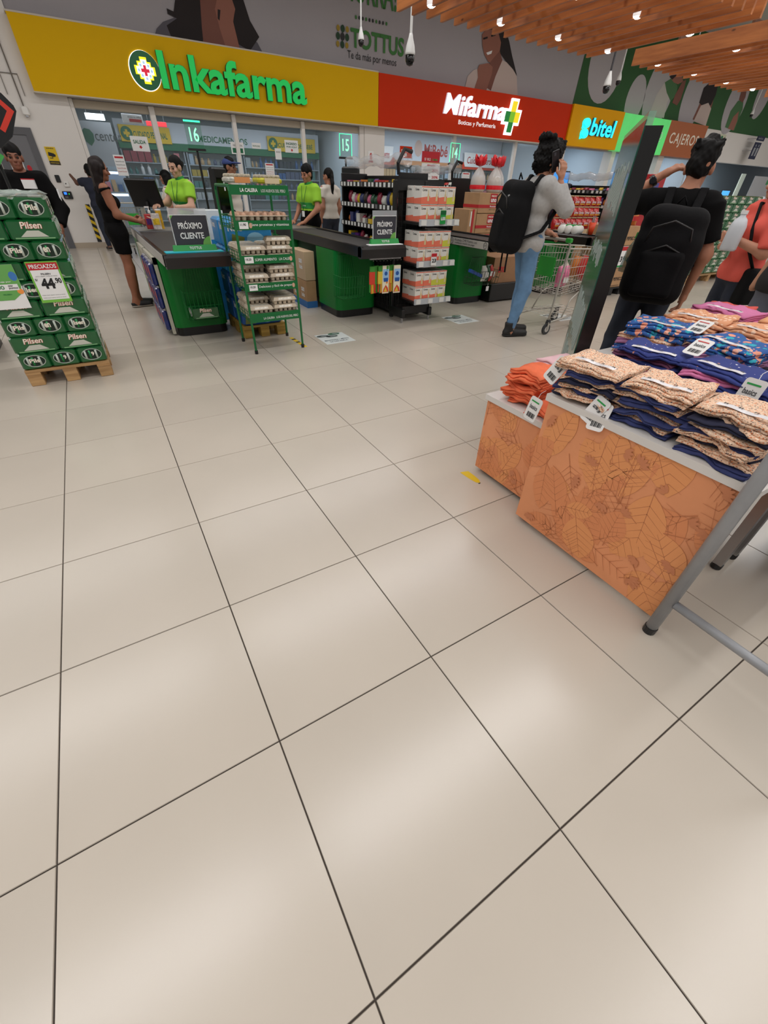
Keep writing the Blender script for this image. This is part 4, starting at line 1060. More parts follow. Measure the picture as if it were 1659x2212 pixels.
mb = MB(); grid_wires(mb, (-.42, .17, .1), (-.42, .5, .1), (-.42, .5, .7), (-.42, .17, .7), 8, 12, .003); g = mb.build('side_grid', m_blk, t, fixn=False); g['kind'] = 'stuff'
TZ = (.245, .66, 1.075)
for z in TZ:
    MB().box(-.28, -.17, z - .025, .30, .14, z).build('shelf', m_blk, t)
    s = MB(); s.hexa([(-.26, -.19, z - .035), (.32, -.19, z - .035), (.32, -.17, z - .035), (-.26, -.17, z - .035)], [(-.26, -.175, z + .03), (.32, -.175, z + .03), (.32, -.168, z + .03), (-.26, -.168, z + .03)]); sr2 = s.build('tag_rail', M('rail_silver', (176, 180, 184), .35), t)
    for u in (-.24, -.05, .13, .24): MB().box(u, -.196, z - .028, u + .07, -.184, z + .024).build('price_tag', m_tagw, sr2)
m_cw = M('carton_print_white', (226, 222, 214), .5); m_ccor = M('carton_coral', (232, 118, 92), .5); m_cyel = M('carton_lime', (204, 204, 70), .5); m_bot = M('bottle_print', (216, 196, 150), .5)
BW, BD, BH = .117, .15, .163
cbody = MB().box(-BW / 2, -BD / 2, 0, BW / 2, BD / 2, BH, c=.003).mesh('carton', m_cw)


def cband(mat):
    mb = MB(); a, b = BW / 2 + .0008, BD / 2 + .0008; mb.add([(-a, -b, .004), (a, -b, .004), (a, b, .004), (-a, b, .004), (-a, -b, .062), (a, -b, .074), (a, b, .062), (-a, b, .05)], [(0, 1, 5, 4), (1, 2, 6, 5), (2, 3, 7, 6), (3, 0, 4, 7)]); return mb.mesh('colour_band', mat)


cb_c, cb_y = cband(m_ccor), cband(m_cyel)
ct1 = tmesh('lettering', 'Corona', (-.048, -BD / 2 - .0012, .118), EX, EZ, .062, .022, BLACK, bold=.02, off=0)
ct2 = tmesh('lettering', 'Corona', (-BW / 2 - .0012, .05, .122), -EY, EZ, .075, .022, BLACK, bold=.02, off=0)
mbb = MB(); mbb.add([(-.0 + a, -BD / 2 - .0016, b) for a, b in ((.022, .03), (.046, .03), (.046, .085), (.039, .1), (.039, .13), (.029, .13), (.029, .1), (.022, .085))], [tuple(range(8))]); cbt = mbb.mesh('bottle_print', m_bot)
mbb = MB(); mbb.add([(-BW / 2, -BD / 2 - .0012, BH - .012), (BW / 2, -BD / 2 - .0012, BH - .012), (BW / 2, -BD / 2 - .0012, BH - .003), (-BW / 2, -BD / 2 - .0012, BH - .003)], [(0, 1, 2, 3)]); ctop = mbb.mesh('rim_print', m_ccor)
for ti, z in enumerate(TZ):
    for r in range(2):
        for c in range(4):
            for d in range(2):
                col_ = cb_y if (c == 3 or (c == 2 and ti == 0 and r == 1)) else cb_c
                q = thing('beer_carton', 'white and %s beer carton, %s shelf, %s row, %s %s' % ('lime' if col_ is cb_y else 'coral', ('lowest', 'middle', 'top')[ti], ('lower', 'upper')[r], ('leftmost', 'second', 'third', 'rightmost')[c], ('front', 'back')[d]), 'beer carton', (3.935 + c * .1195 + rnd.uniform(-.003, .003), 4.165 + d * .153, z + .001 + r * .166), group='beer cartons on the end rack')
                link('carton', cbody, q); link('colour_band', col_, q)
                for nm, me in (('lettering', ct1), ('lettering', ct2), ('bottle_print', cbt), ('rim_print', ctop)): link(nm, me, q)
for nm, x, z, s, mt in (('green shelf talker hanging from the top shelf of beer cartons', 4.17, 1.06, '6,000', m_tgreen), ('red and white price talker reading 23 on the middle beer shelf', 4.09, .645, '23', WHITE)):
    q = thing('shelf_talker', nm, 'price tag', (x, 4.04, z)); MB().box(-.04, 0, 0, .04, .003, .13, c=.001).build('card', mt, q); MB().box(-.04, -.002, .09, .04, 0, .125).build('head_print', m_red if mt is WHITE else m_lgreen_side, q); lettering('lettering', s, (-.032, -.003, .03), EX, EZ, .064, .04, BLACK if mt is WHITE else WHITE, q, bold=.03, off=0)

# ------------------------------------------------------------------ lane number signs on poles
LANES = (('16', 2.26, 7.5, 2.03), ('15', 4.66, 7.5, 2.04), ('14', 6.97, 7.5, 2.05))
m_lane = M('lane_glow', (60, 255, 170), .3, emit=1.4); m_lglass = M('lane_acrylic', (40, 130, 90), .05, alpha=.22)
for s, x, y, zt in LANES:
    t = thing('lane_sign', 'edge lit acrylic lane sign with glowing number %s' % {'16': 'sixteen, green bar on top', '15': 'fifteen, near the white tee woman', '14': 'fourteen, before the orange pharmacy'}[s], 'lane sign', (x, y, 0), group='lane number signs')
    MB().box(-.11, 0, zt - .29, .11, .008, zt).build('acrylic_plate', m_lglass, t)
    if s == '16': MB().box(-.11, -.004, zt - .006, .11, .012, zt + .012).build('light_bar', m_lane, t)
    else:
        mb = MB(); mb.tube([(-.11, 0, zt - .27), (-.11, 0, zt), (.11, 0, zt), (.11, 0, zt - .27)], .005, 5); mb.build('glowing_edge', m_lane, t)
    lettering('lettering', s, (-.06, -.003, zt - .21), EX, EZ, .12, .15, M('lane_number', (150, 255, 200), .3, emit=.9), t, bold=.01, off=0)
    MB().box(-.12, -.02, zt - .31, .12, .03, zt - .285).build('clamp', m_blk, t); MB().tube([(0, .01, 0), (0, .01, zt - .3)], .016, 8).build('pole', m_blk, t); MB().lathe([(.13, 0), (.13, .015), (.03, .03)], 16).build('foot', m_blk, t)

# till monitors and payment units
for i, (x, y, z, rz, lab) in enumerate(((2.55, 7.75, .83, .5, 'tall black till cabinet of lane 16 with white stickers'), (4.46, 6.95, .9, 2.2, 'black till pole unit of lane 15'))):
    t = thing('till_unit', lab, 'till', (x, y, 0), rz); MB().tube([(0, 0, 0), (0, 0, z + .1)], .02, 8).build('pole', m_blk, t)
    mb = MB(); mb.box(-.14, -.06, z + .1, .14, .06, z + .72, c=.02); mb.build('cabinet', m_blk, t); MB().box(-.10, -.064, z + .2, .10, -.06, z + .6).build('display', M('screen_black', (8, 8, 10), .1), t)
    for q in (.50, .44): MB().box(.02, -.067, z + q, .045, -.064, z + q + .045).build('sticker', WHITE, t)
    MB().lathe([(.15, 0), (.15, .012), (.03, .02)], 14).build('foot', m_blk, t)
t = thing('till_monitor', 'black till monitor seen from behind at lane 16', 'monitor', (1.36, 7.0, .868), -.5); MB().tube([(0, 0, 0), (0, 0, .28)], .018, 8).build('stem', m_blk, t); mb = MB(); mb.box(-.2, -.02, -.15, .2, .02, .17, c=.01, mat=Matrix.Translation((0, 0, .36)) @ Matrix.Rotation(.35, 4, 'X')); mb.build('screen_shell', m_blk, t); MB().lathe([(.09, 0), (.09, .012)], 14).build('foot', m_blk, t)
t = thing('till_chair', 'black padded chair back beside the lane 16 cashier', 'chair', (1.93, 6.45, 0), .3); MB().box(-.17, -.05, .72, .17, .03, 1.05, c=.03).build('backrest', M('chair_black', (14, 14, 15), .6), t); MB().box(-.2, -.02, .56, .2, .36, .64, c=.02).build('seat', M('chair_black'), t); MB().tube([(0, .17, .05), (0, .17, .56)], .03, 8).build('column', m_steel, t); MB().box(-.015, .0, .6, .015, .03, .8).build('back_bracket', m_blk, t)
for a in range(5): MB().tube([(0, .17, .06), (.24 * math.cos(a * 1.257), .17 + .24 * math.sin(a * 1.257), .03)], .018, 6).build('base_arm', m_blk, t)
# goods and sanitiser at lane 16
t = thing('sanitiser_bottle', 'clear pump bottle of hand sanitiser at lane 16', 'bottle', (1.33, 6.78, .868)); MB().lathe([(.035, 0), (.038, .02), (.036, .12), (.014, .15), (.014, .17)], 14).build('bottle', M('clear_plastic', (210, 214, 206), .1, alpha=.45), t, True); MB().lathe([(.018, .165), (.018, .19), (.006, .195), (.006, .225)], 10).build('pump', WHITE, t); MB().box(-.045, -.008, .22, .01, .008, .235).build('nozzle', WHITE, t)
for i, (x, y, h, c, lab) in enumerate(((1.42, 6.62, .20, (206, 160, 40), 'yellow snack tube standing at the lane 16 till'), (1.36, 6.55, .17, (206, 196, 190), 'pale printed carton at the lane 16 till'), (1.29, 6.62, .16, (190, 60, 60), 'red and white small carton at the lane 16 till'))):
    t = thing('grocery', lab, 'grocery', (x, y, .868)); mt = M('grocery_%d' % i, c, .4, var=.3, vscale=30)
    if i == 0: MB().lathe([(.035, 0), (.035, h)], 14).build('tube', mt, t, False); MB().lathe([(.036, h), (.036, h + .012)], 14).build('cap', WHITE, t)
    else: MB().box(-.05, -.03, 0, .05, .03, h, c=.003).build('carton', mt, t); MB().box(-.04, -.032, h * .3, .04, -.03, h * .7).build('print', m_candy[i], t)

# ------------------------------------------------------------------ fruitcake boxes and gift bags at lane 14
m_pun = M('precio_red', (178, 34, 40), .6)


def uno_box(x, y, z, w, d, h, lab, upright=False):
    t = thing('fruitcake_box', lab, 'carton', (x, y, z), group='fruitcake boxes at lane 14')
    MB().box(-w / 2, -d / 2, 0, w / 2, d / 2, h, c=.004).build('carton', m_card, t)
    if upright:
        MB().box(-.01, -d / 2 - .0015, h * .45, .03, -d / 2, h).build('red_band', m_pun, t); bpoly(t, [(-w / 2 + .01, .02), (.0, .02), (.0, .2), (-w / 2 + .01, .2)], m_pun, y=-d / 2 - .0015); lettering('lettering', 'uno', (-.005, -d / 2 - .003, .04), EZ, -EX, .14, .05, WHITE, t, bold=.03, off=0)
        MB().box(-.04, -d / 2 - .0015, h * .6, -.02, -d / 2, h * .95).build('barcode', m_tagw, t)
    else:
        MB().box(-w / 2 - .0015, -d / 2 - .0015, h * .26, w / 2 + .0015, d / 2 + .0015, h * .42).build('red_band', m_pun, t); bpoly(t, [(-.07, h * .5), (.07, h * .5), (.07, h * .96), (-.07, h * .96)], m_pun, y=-d / 2 - .0025)
        lettering('lettering', 'uno', (-.055, -d / 2 - .004, h * .55), EX, EZ, .11, h * .17, WHITE, t, bold=.03, off=0); lettering('lettering', 'PRECIO', (-.05, -d / 2 - .004, h * .8), EX, EZ, .1, h * .09, m_cr, t, off=0); lettering('lettering', 'Panetón', (-.06, -d / 2 - .004, h * .30), EX, EZ, .12, h * .08, WHITE, t, off=0); lettering('lettering', 'Sabor original', (-.07, -d / 2 - .004, h * .15), EX, EZ, .14, h * .06, BLACK, t, off=0, bold=0)
        for u in (w / 2 - .1, w / 2 - .06): bpoly(t, ell(u, h * .82, .018, .022, 10), BLACK, y=-d / 2 - .003)


for k in range(4): uno_box(6.06 + k * .012 - .03, 5.46, .0 + k * .255 + .08, .58, .36, .25, 'brown fruitcake box with red square print, %s of the stack from below' % ORD[k])
uno_box(6.07, 5.46, 1.102, .58, .36, .25, 'brown fruitcake box with red square print, topmost of the stack')
uno_box(5.69, 5.46, .62, .15, .36, .53, 'upright fruitcake box with sideways red print beside the stack', True); uno_box(5.69, 5.46, .08, .15, .36, .53, 'upright fruitcake box under the upright one beside the stack', True)
pallet(5.60, 6.36, 5.26, 5.66, 'dark pallet under the fruitcake boxes', M_wood('pallet_dark', (60, 50, 44), (84, 72, 60), axis=0), .08)
m_clr = M('gift_film', (232, 232, 230), .12, alpha=.55, spec=.8); m_bow = M('bow_red', (224, 34, 44), .3)
for i, (x, y) in enumerate(((5.90, 5.50), (6.14, 5.40), (6.33, 5.55))):
    z = 1.353 if i < 3 else 1.30
    t = thing('fruitcake_bag', 'clear fruitcake gift bag with red ribbon bow, %s from the left' % ORD[i], 'gift bag', (x, y, z), rnd.uniform(-.4, .4), 'fruitcake gift bags'); t.scale = (1.25,) * 3
    MB().lathe([(.075, 0), (.09, .02), (.092, .10), (.08, .15), (.05, .2), (.018, .235), (.016, .25)], 14).build('film', m_clr, t, True)
    MB().lathe([(.06, .004), (.066, .02), (.066, .10), (.05, .14), (.02, .155)], 12).build('cake', M('cake_wrap', (170, 126, 70), .6, var=.3, vscale=20), t, True)
    MB().lathe([(.0935, .03), (.0945, .05), (.0935, .07)], 14, cap=False).build('ribbon', m_bow, t)
    for a in range(6):
        th = a * 1.05; c = Vector((.045 * math.cos(th), .045 * math.sin(th), .275 + .02 * (a % 2)))
        mb = MB(); mb.tube([Vector((0, 0, .25)), c + Vector((0, 0, .0)), c + Vector((.02 * math.cos(th), .02 * math.sin(th), .035)), Vector((.01 * math.cos(th), .01 * math.sin(th), .30))], [.01, .024, .026, .008], 7); mb.build('bow_loop', m_bow, t, True)

# goods left in the basket of counter 14
t = thing('foil_box', 'long blue foil box sticking out of the basket at lane 14', 'carton', (5.18, 4.45, .44), .15); mb = MB(); mb.box(-.16, -.02, -.02, .16, .02, .02, mat=Matrix.Rotation(.32, 4, 'Y')); mb.build('carton', M('foil_box_blue', (40, 86, 170), .4), t)
for i, (x, z, m) in enumerate(((5.36, .33, 3), (5.43, .34, 4), (5.48, .33, 0))):
    t = thing('grocery', ('crumpled pale snack bag', 'green striped snack bag', 'red striped paper bag')[i] + ' in the basket of lane 14', 'grocery', (x, 4.47, z), .3 * i); q = link('wrap', pouches[m], t); q.scale = (.13, .1, .2); MB().box(-.03, -.06, .06, .03, -.052, .12).build('print', m_tagw, t)
MB().box(-.02, -.005, 0, .02, 0, .05)
t = thing('price_tag', 'small white tag hanging below the basket of lane 14', 'price tag', (5.36, 4.36, .22)); MB().box(-.025, 0, 0, .025, .003, .06).build('card', WHITE, t); MB().tube([(0, .001, .06), (0, .001, .1)], .002, 4).build('string', WHITE, t)
# black lower rack left of the man
t = thing('base_rack', 'low black display base behind the man with the phone', 'display base', (5.95, 4.75, 0)); MB().box(-.33, -.2, .02, .5, .35, .26, c=.01).build('base', m_blk, t); MB().box(-.30, -.15, .26, .45, .3, .6).build('brown_cases', m_kraft, t); lettering('lettering', 'uno', (-.2, -.153, .4), EX, EZ, .14, .08, m_pun, t, bold=.03, off=0)

# ------------------------------------------------------------------ chips, towels and cups at the next lane
m_dor = M('chips_red', (186, 30, 28), .28, var=.25, vscale=14, coat=.5); dor_me = pouch_mesh('wrap', m_dor); m_foilt = M('chips_foil', (214, 190, 150), .25, .5)
for k in range(3):
    for c in range(8):
        t = thing('chips_bag', 'red tortilla chips bag, %s row, %s from the left' % (('lower', 'middle', 'upper')[k], ORD[c]), 'chips bag', (7.74 + c * .155, 5.42 + k * .03, .86 + k * .155), rnd.uniform(-.1, .1), 'red chips bags at lane 13')
        q = link('wrap', dor_me, t); q.scale = (.15, .13, .17); q.rotation_euler = (rnd.uniform(-.1, .1), 0, 0)
        lettering('lettering', 'Doritos', (-.06, -.062, .07), EX, EZ, .12, .04, WHITE, t, bold=.02, off=0, shear=.1)
        MB().box(-.07, -.02, .162, .07, .02, .178).build('foil_edge', m_foilt, t); bpoly(t, [(-.06, .05), (.06, .05), (.06, .06), (-.06, .064)], M('chips_yellow', (236, 170, 40), .4), y=-.061)
t = thing('chips_display', 'low cardboard display holding the red chips bags', 'display', (8.27, 5.5, 0)); MB().box(-.62, -.15, 0, .62, .2, .855).build('carcass', m_card, t); MB().box(-.63, -.16, .76, .63, -.15, .86).build('front_flap', M('cardboard_pale', (196, 168, 132), .8), t)
t = thing('towel_pack', 'white paper towel pack with green print on the belt behind the trolley', 'paper towels', (7.25, 4.55, .869), .25)
for i in range(3): MB().lathe([(.055, 0), (.06, .01), (.06, .21), (.055, .22)], 14, mat=Matrix.Translation((-.2 + i * .0, -.06 + i * .11, .06)) @ Matrix.Rotation(math.pi / 2, 4, 'Y')).build('roll', M('towel_white', (232, 232, 226), .4), t, True)
MB().box(-.14, -.07, .1, -.02, .12, .124).build('green_print', m_tgreen, t)
t = thing('cup', 'orange red plastic cup holding utensils on the belt behind the trolley', 'cup', (7.42, 4.40, .869)); MB().lathe([(.035, 0), (.055, .16), (.05, .16), (.03, .01)], 16).build('cup', M('cup_orange', (222, 72, 30), .35), t, True)
for a in range(4): MB().tube([(0.01 * a - .015, 0, .02), (.02 * a - .03, .01 * (a % 2), .24)], .006, 6).build('utensil', m_steel, t)
t = thing('payment_screen', 'dark till screen leaning behind the red chips bags', 'monitor', (8.35, 6.0, .9), -.5); mb = MB(); mb.box(-.16, -.02, 0, .16, .02, .62, c=.01, mat=Matrix.Rotation(.12, 4, 'X')); mb.build('screen_shell', M('screen_navy', (42, 46, 66), .3), t); MB().tube([(0, .02, -.9), (0, .02, .1)], .03, 8).build('pole', m_blk, t)
t = thing('info_screen', 'bright blue information screen behind the mirror panel', 'monitor', (9.6, 7.2, 1.32), -.4); MB().box(-.26, -.03, 0, .26, .03, .42, c=.01).build('shell', m_blk, t); MB().box(-.24, -.034, .02, .24, -.03, .40).build('screen', M('screen_blue', (70, 150, 230), .3, emit=.7), t); MB().tube([(0, .0, -1.32), (0, .0, .05)], .03, 8).build('pole', m_blk, t)
t = thing('notice_board', 'white tabletop notice behind the red chips bags', 'sign', (7.95, 5.85, 1.16)); MB().box(-.2, -.01, 0, .2, .01, .30, c=.003).build('board', WHITE, t); MB().box(.08, -.013, .06, .18, -.01, .18).build('price_print', m_red, t); lettering('lettering', 'Precio', (-.16, -.013, .16), EX, EZ, .2, .04, M('ink_grey'), t, off=0, bold=0); MB().box(-.1, 0, -1.16, .1, .03, 0).build('stand', m_blk, t)

# snack cases with PEPSICO print on a black pallet
pallet(7.72, 8.36, 4.12, 4.75, 'black plastic pallet under the snack cases', M('pallet_black', (26, 26, 28), .6), .12)
for k in range(3):
    for d in range(1):
        t = thing('snack_case', 'brown snack case with black lettering, %s from below' % ORD[k], 'carton', (8.03, 4.42, .121 + k * .29), group='snack cases on the black pallet')
        MB().box(-.31, -.28, 0, .31, .28, .288, c=.004).build('carton', m_card, t); lettering('lettering', 'PEPSICO', (.0, -.283, .10), EX, EZ, .24, .05, BLACK, t, bold=.02, off=0); lettering('lettering', 'PEPSICO', (-.313, .1, .10), -EY, EZ, .24, .05, BLACK, t, bold=.02, off=0)
        bpoly(t, ell(-.06, .14, .035, .045, 14), M('ink_brown', (120, 90, 66), .7), y=-.283); bpoly(t, [(-.14, .17), (-.02, .17), (-.02, .25), (-.14, .25)], M('ink_brown'), y=-.283); bpoly(t, [(-.02, .02), (.2, .02), (.2, .032), (-.02, .032)], M('ink_brown'), y=-.283)
t = thing('price_card', 'white price card reading 13.50 on the snack cases', 'price card', (8.05, 4.13, .42)); MB().box(-.09, 0, 0, .09, .004, .30).build('card', WHITE, t); MB().box(-.09, -.002, .24, .09, 0, .295).build('head', m_red, t); MB().box(-.09, -.002, .005, .09, 0, .03).build('foot_strip', m_tgreen, t); btext(t, '13', -.07, .08, .02, .16, BLACK, bold=.04); btext(t, '.50', .025, .115, .08, .16, BLACK, bold=.02)
for i in range(5):
    t = thing('chips_bag', 'gold and red chips bag on the snack cases, %s from the left' % ORD[i], 'chips bag', (7.80 + i * .12, 4.30, .992), rnd.uniform(-.5, .5), 'chips bags on the snack cases'); q = link('wrap', pouches[(7, 0, 1, 0, 7)[i]], t); q.scale = (.15, .12, .2); MB().box(-.05, -.07, .06, .05, -.055, .12).build('label_print', m_dor, t)

# beer packs stacked at the far right lane
for k in range(10):
    for c in range(5):
        if k < 4 and c == 4 and False: continue
        for r in range(1):
            beer((10.75 + c * .315 + (.1 if k % 2 else 0), 4.35 + r * .3, .14 + k * .1275), 0, 'green beer pack of the far stack, %s layer, %s from the left' % (ORD[k], ORD[c]), 'beer packs of the far stack', full=False)
pallet(10.55, 12.3, 4.2, 4.75, 'wooden pallet under the far beer stack', m_pal, .138)
lane_stand(9.72, 4.14, .875, .28, .26, 'small dark closed lane sign before the far beer stack', s1='CAJA', s2='CERRADA')
c12 = counter(9.45, 'dark checkout counter before the far beer stack', strip=False)
lane_rack = gondola(9.0, 5.4, 6.6, 'black candy rack behind the raised arm with the watch', LV, 9)
for k, z in enumerate(LV[4:]): stock(9.0, 5.42, 6.5, z, (LV[4:] + (1.52,))[k + 1] - .04, ['p'], 60 + k, 'the third candy rack', ('middle', 'top')[k], 'sweets on the third candy rack')
for i, (x, y, h) in enumerate(((12.0, 6.6, 1.75), (12.7, 6.5, 1.5))):
    t = thing('promo_bin', ('tall red promotion bin with plastic bags behind the far counter', 'white and red promotion carton behind the far counter')[i], 'promotion bin', (x, y, 0)); MB().box(-.3, -.2, 0, .3, .2, h, c=.01).build('bin', M('bin_red', (196, 40, 48), .35, var=.1) if i == 0 else M('bin_white', (222, 214, 212), .5, var=.1), t); MB().box(-.2, -.205, h - .4, .1, -.2, h - .15).build('print', M('print_violet', (90, 90, 170), .5) if i == 0 else m_red, t)

# ------------------------------------------------------------------ floor stickers and tape
m_stick = M('floor_sticker', (214, 218, 216), .35); m_shoe = M('shoe_print', (52, 62, 60), .5); m_shoe2 = M('shoe_print_green', (40, 92, 66), .5)
for i, (x, y) in enumerate(((2.64, 3.89), (4.55, 3.94), (5.95, 3.45))):
    t = thing('floor_sticker', ('distance sticker with shoe prints right of the egg rack', 'distance sticker with shoe prints right of the end rack', 'distance sticker with shoe prints under the trolley')[i], 'floor sticker', (x, y, .0005), group='distance stickers'); MB().box(-.18, -.19, 0, .18, .19, .0012).build('film', m_stick, t)
    for (u, v, mt) in ((-.1, .12, m_shoe), (.0, .08, m_shoe), (.06, .16, m_shoe2)):
        mb = MB(); mb.add([(a, b, .002) for a, b in ell(u, v, .075, .04, 16)], [tuple(range(16))]); mb.build('shoe_print', mt, t, fixn=False); mb = MB(); mb.add([(a, b, .0024) for a, b in ell(u + .015, v, .04, .018, 12)], [tuple(range(12))]); mb.build('shoe_gloss', M('shoe_pale', (150, 156, 156), .4), t, fixn=False)
    lettering('lettering', 'MANTENGA 1 METRO', (-.15, -.08, .002), EX, EY, .3, .04, M('ink_navy', (60, 72, 84), .5), t, off=0, bold=.01); lettering('lettering', 'DE DISTANCIA', (-.11, -.14, .002), EX, EY, .22, .04, M('ink_navy'), t, off=0, bold=.01)
t = thing('floor_tape', 'yellow and black tape strip beside the egg rack foot', 'tape', (2.205, 3.93, .0004), .05); MB().box(-.022, -.2, 0, .022, .2, .001).build('strip', m_yel, t)
for i in range(3): MB().box(-.022, -.14 + i * .12, .0008, .022, -.10 + i * .12, .0014).build('black_mark', BLACK, t)
t = thing('floor_tape', 'worn yellow tape scrap beside the orange tables', 'tape', (2.14, .875, .0004), .0); mb = MB(); mb.prism([(-.025, .075), (.0, .07), (.03, .06), (.03, .0), (.025, -.05), (.01, -.075), (-.01, -.06), (-.02, .0)], 0, .001, frame=lambda a, b, d: (a, b, d)); mb.build('strip', m_yel, t); MB().box(-.005, -.08, .0005, .01, -.074, .0015).build('dirt_mark', BLACK, t)

# ------------------------------------------------------------------ shopping trolley (handle towards the man, running along +X)
m_trol = M('trolley_grey', (176, 172, 162), .35, .5); m_tgr = M('trolley_green', (40, 150, 50), .4); m_rub = M('wheel_rubber', (48, 50, 52), .6)
t = thing('shopping_trolley', 'grey wire shopping trolley with green child seat flap', 'shopping trolley', (5.06, 3.17, 0)); t_trolley = t
w0, w1 = .26, .20


def tq(x0, x1, z): return None


for sy in (-1, 1):
    mb = MB(); grid_wires(mb, (.10, sy * w0, .42), (.80, sy * w1, .50), (.92, sy * w1, .86), (.06, sy * w0, .90), 16, 5, .0032); g = mb.build('side_grid', m_trol, t, fixn=False); g['kind'] = 'stuff'
    MB().tube([(.0, sy * w0, .12), (.02, sy * w0, .3), (.05, sy * w0, .92), (.0, sy * w0, .98)], .012, 8).build('rear_upright', m_trol, t, True)
    MB().tube([(.0, sy * w0, .13), (.3, sy * w0 * .95, .16), (.72, sy * w1 * .8, .17)], .012, 8).build('base_rail', m_trol, t, True)
    MB().tube([(.06, sy * w0, .90), (.92, sy * w1, .86)], .008, 8).build('top_rail', m_trol, t)
    MB().tube([(.25, sy * w0 * .95, .16), (.35, sy * w0 * .9, .36), (.5, sy * w0 * .85, .45)], .009, 6).build('support', m_trol, t, True)
for nm, q, nu, nv in (('bottom_grid', ((.10, -w0, .42), (.80, -w1, .50), (.80, w1, .50), (.10, w0, .42)), 10, 8), ('front_grid', ((.80, -w1, .50), (.80, w1, .50), (.92, w1, .86), (.92, -w1, .86)), 8, 4), ('rear_gate', ((.10, -w0, .42), (.10, w0, .42), (.06, w0, .90), (.06, -w0, .90)), 14, 4), ('lower_tray', ((.05, -w0, .19), (.7, -w1, .2), (.7, w1, .2), (.05, w0, .19)), 6, 4)):
    mb = MB(); grid_wires(mb, *q, nu, nv, .0032); g = mb.build(nm, m_trol, t, fixn=False); g['kind'] = 'stuff'
MB().tube([(.0, -w0, .98), (.0, w0, .98)], .014, 10).build('handle', m_trol, t)
for sy in (-1, 1): MB().box(-.022, sy * w0 - .045, .955, .022, sy * w0 + .03, 1.0, c=.008).build('handle_cap', m_tgr, t)
MB().box(.035, -.12, .60, .05, .12, .80, c=.004).build('seat_flap', m_tgr, t); MB().tube([(.0, .1, .98), (-.01, .1, 1.06), (.0, .13, 1.06), (.0, .13, .98)], .006, 6).build('coin_loop', m_trol, t)
MB().box(.86, -w1 - .01, .80, .90, -w1 + .005, .86).build('corner_clip', m_tgr, t)
for (x, y2) in ((.02, -.26), (.02, .26), (.66, -.16), (.66, .16)):
    wh = MB().lathe([(.05, -.014), (.062, -.012), (.062, .012), (.05, .014)], 18, mat=Matrix.Translation((x - .02, y2, .062)) @ Matrix.Rotation(math.pi / 2, 4, 'X')).build('wheel', m_rub, t, False); MB().lathe([(.034, -.016), (.034, .016)], 12, mat=Matrix.Translation((x - .02, y2, .062)) @ Matrix.Rotation(math.pi / 2, 4, 'X')).build('hub', m_strip, wh)
    for s2 in (-1, 1): MB().box(x - .03, y2 + s2 * .022 - .002, .055, x + .0, y2 + s2 * .022 + .002, .145).build('fork', m_trol, t)
    MB().lathe([(.028, .13), (.028, .165)], 10, mat=Matrix.Translation((x - .005, y2, 0))).build('swivel', m_rub, t)
for i, (x, y2, mi, s) in enumerate(((5.35, 3.1, 5, .2), (5.55, 3.25, 3, .2), (5.75, 3.12, 0, .24), (5.82, 3.26, 7, .2))):
    q = thing('grocery', ('pink wrapped grocery', 'white wrapped grocery', 'red grocery bag', 'orange grocery bag')[i] + ' lying in the trolley', 'grocery', (x, y2, .48 + .02 * i), .5 * i); g = link('wrap', pouches[mi], q); g.scale = (s, s * .7, s * 1.1); MB().box(-.05, -s * .35, .05, .05, -s * .33, .1).build('print', m_tagw, q)

t2 = copy_tree(t_trolley); t2.location = (1.45, 11.3, 0); t2.rotation_euler = (0, 0, 1.5); t2['label'] = 'far shopping trolley by the shop front behind the woman in black'
# ------------------------------------------------------------------ tall mirror panel
H = 1.655; N = at(1399, 250, z=H); Fp = at(1347, 299, z=H); N.z = Fp.z = 0; dr = (Fp - N).normalized(); nr = Vector((dr.y, -dr.x, 0))
t = thing('mirror_panel', 'tall green tinted mirror panel with black side, behind the clothes tables', 'mirror', N)
m_mir = M('mirror_green_tint', (40, 92, 76), .12, .35); m_etch = M('etched_print', (168, 180, 176), .5)
L = (Fp - N).length; th = .075; fr = lambda a, b, d: tuple(dr * a + nr * d + Vector((0, 0, b)))
mb = MB(); mb.prism([(0.004, .02), (L, .02), (L, H - .01), (.004, H - .01)], .0, .006, frame=fr); mb.build('mirror_glass', m_mir, t)
mb = MB(); mb.prism([(0, .0), (L, .0), (L, H - .03), (0, H - .03)], .006, th, frame=fr); mb.build('black_case', M('case_black', (10, 10, 11), .35), t)
mb = MB(); mb.prism([(.0, H - .03), (L, H - .03), (L, H + .01), (.0, H + .015)], .002, .03, frame=fr); mb.build('glass_top', M('glass_edge', (150, 196, 176), .05, alpha=.5), t)
for (b0, b1, n, a0, a1) in ((1.30, 1.52, 12, .15, .85), (1.06, 1.18, 10, .2, .9), (.62, .90, 13, .12, .9), (.36, .58, 12, .1, .9)):
    for i in range(n):
        a = L * (a0 + (a1 - a0) * i / n); q = rnd.uniform(0, .06)
        mb = MB(); mb.prism([(a, b0 + q), (a + L * .03, b0 + q), (a + L * .03, b1 - rnd.uniform(0, .06)), (a, b1 - rnd.uniform(0, .04))], -.002, 0, frame=fr); mb.build('etched_line', m_etch, t)
for (b0, b1, a0, a1) in ((.10, .24, .15, .85), (-.0, .0, 0, 0)):
    if a1: mb = MB(); mb.prism([(L * a0, b0), (L * a1, b0), (L * a1, b1), (L * a0, b1)], -.002, 0, frame=fr); mb.build('etched_block', m_etch, t)
# ------------------------------------------------------------------ smooth bodies: blended volumes polygonised into one continuous surface
def _v(a): return np.array(a, dtype=np.float64)


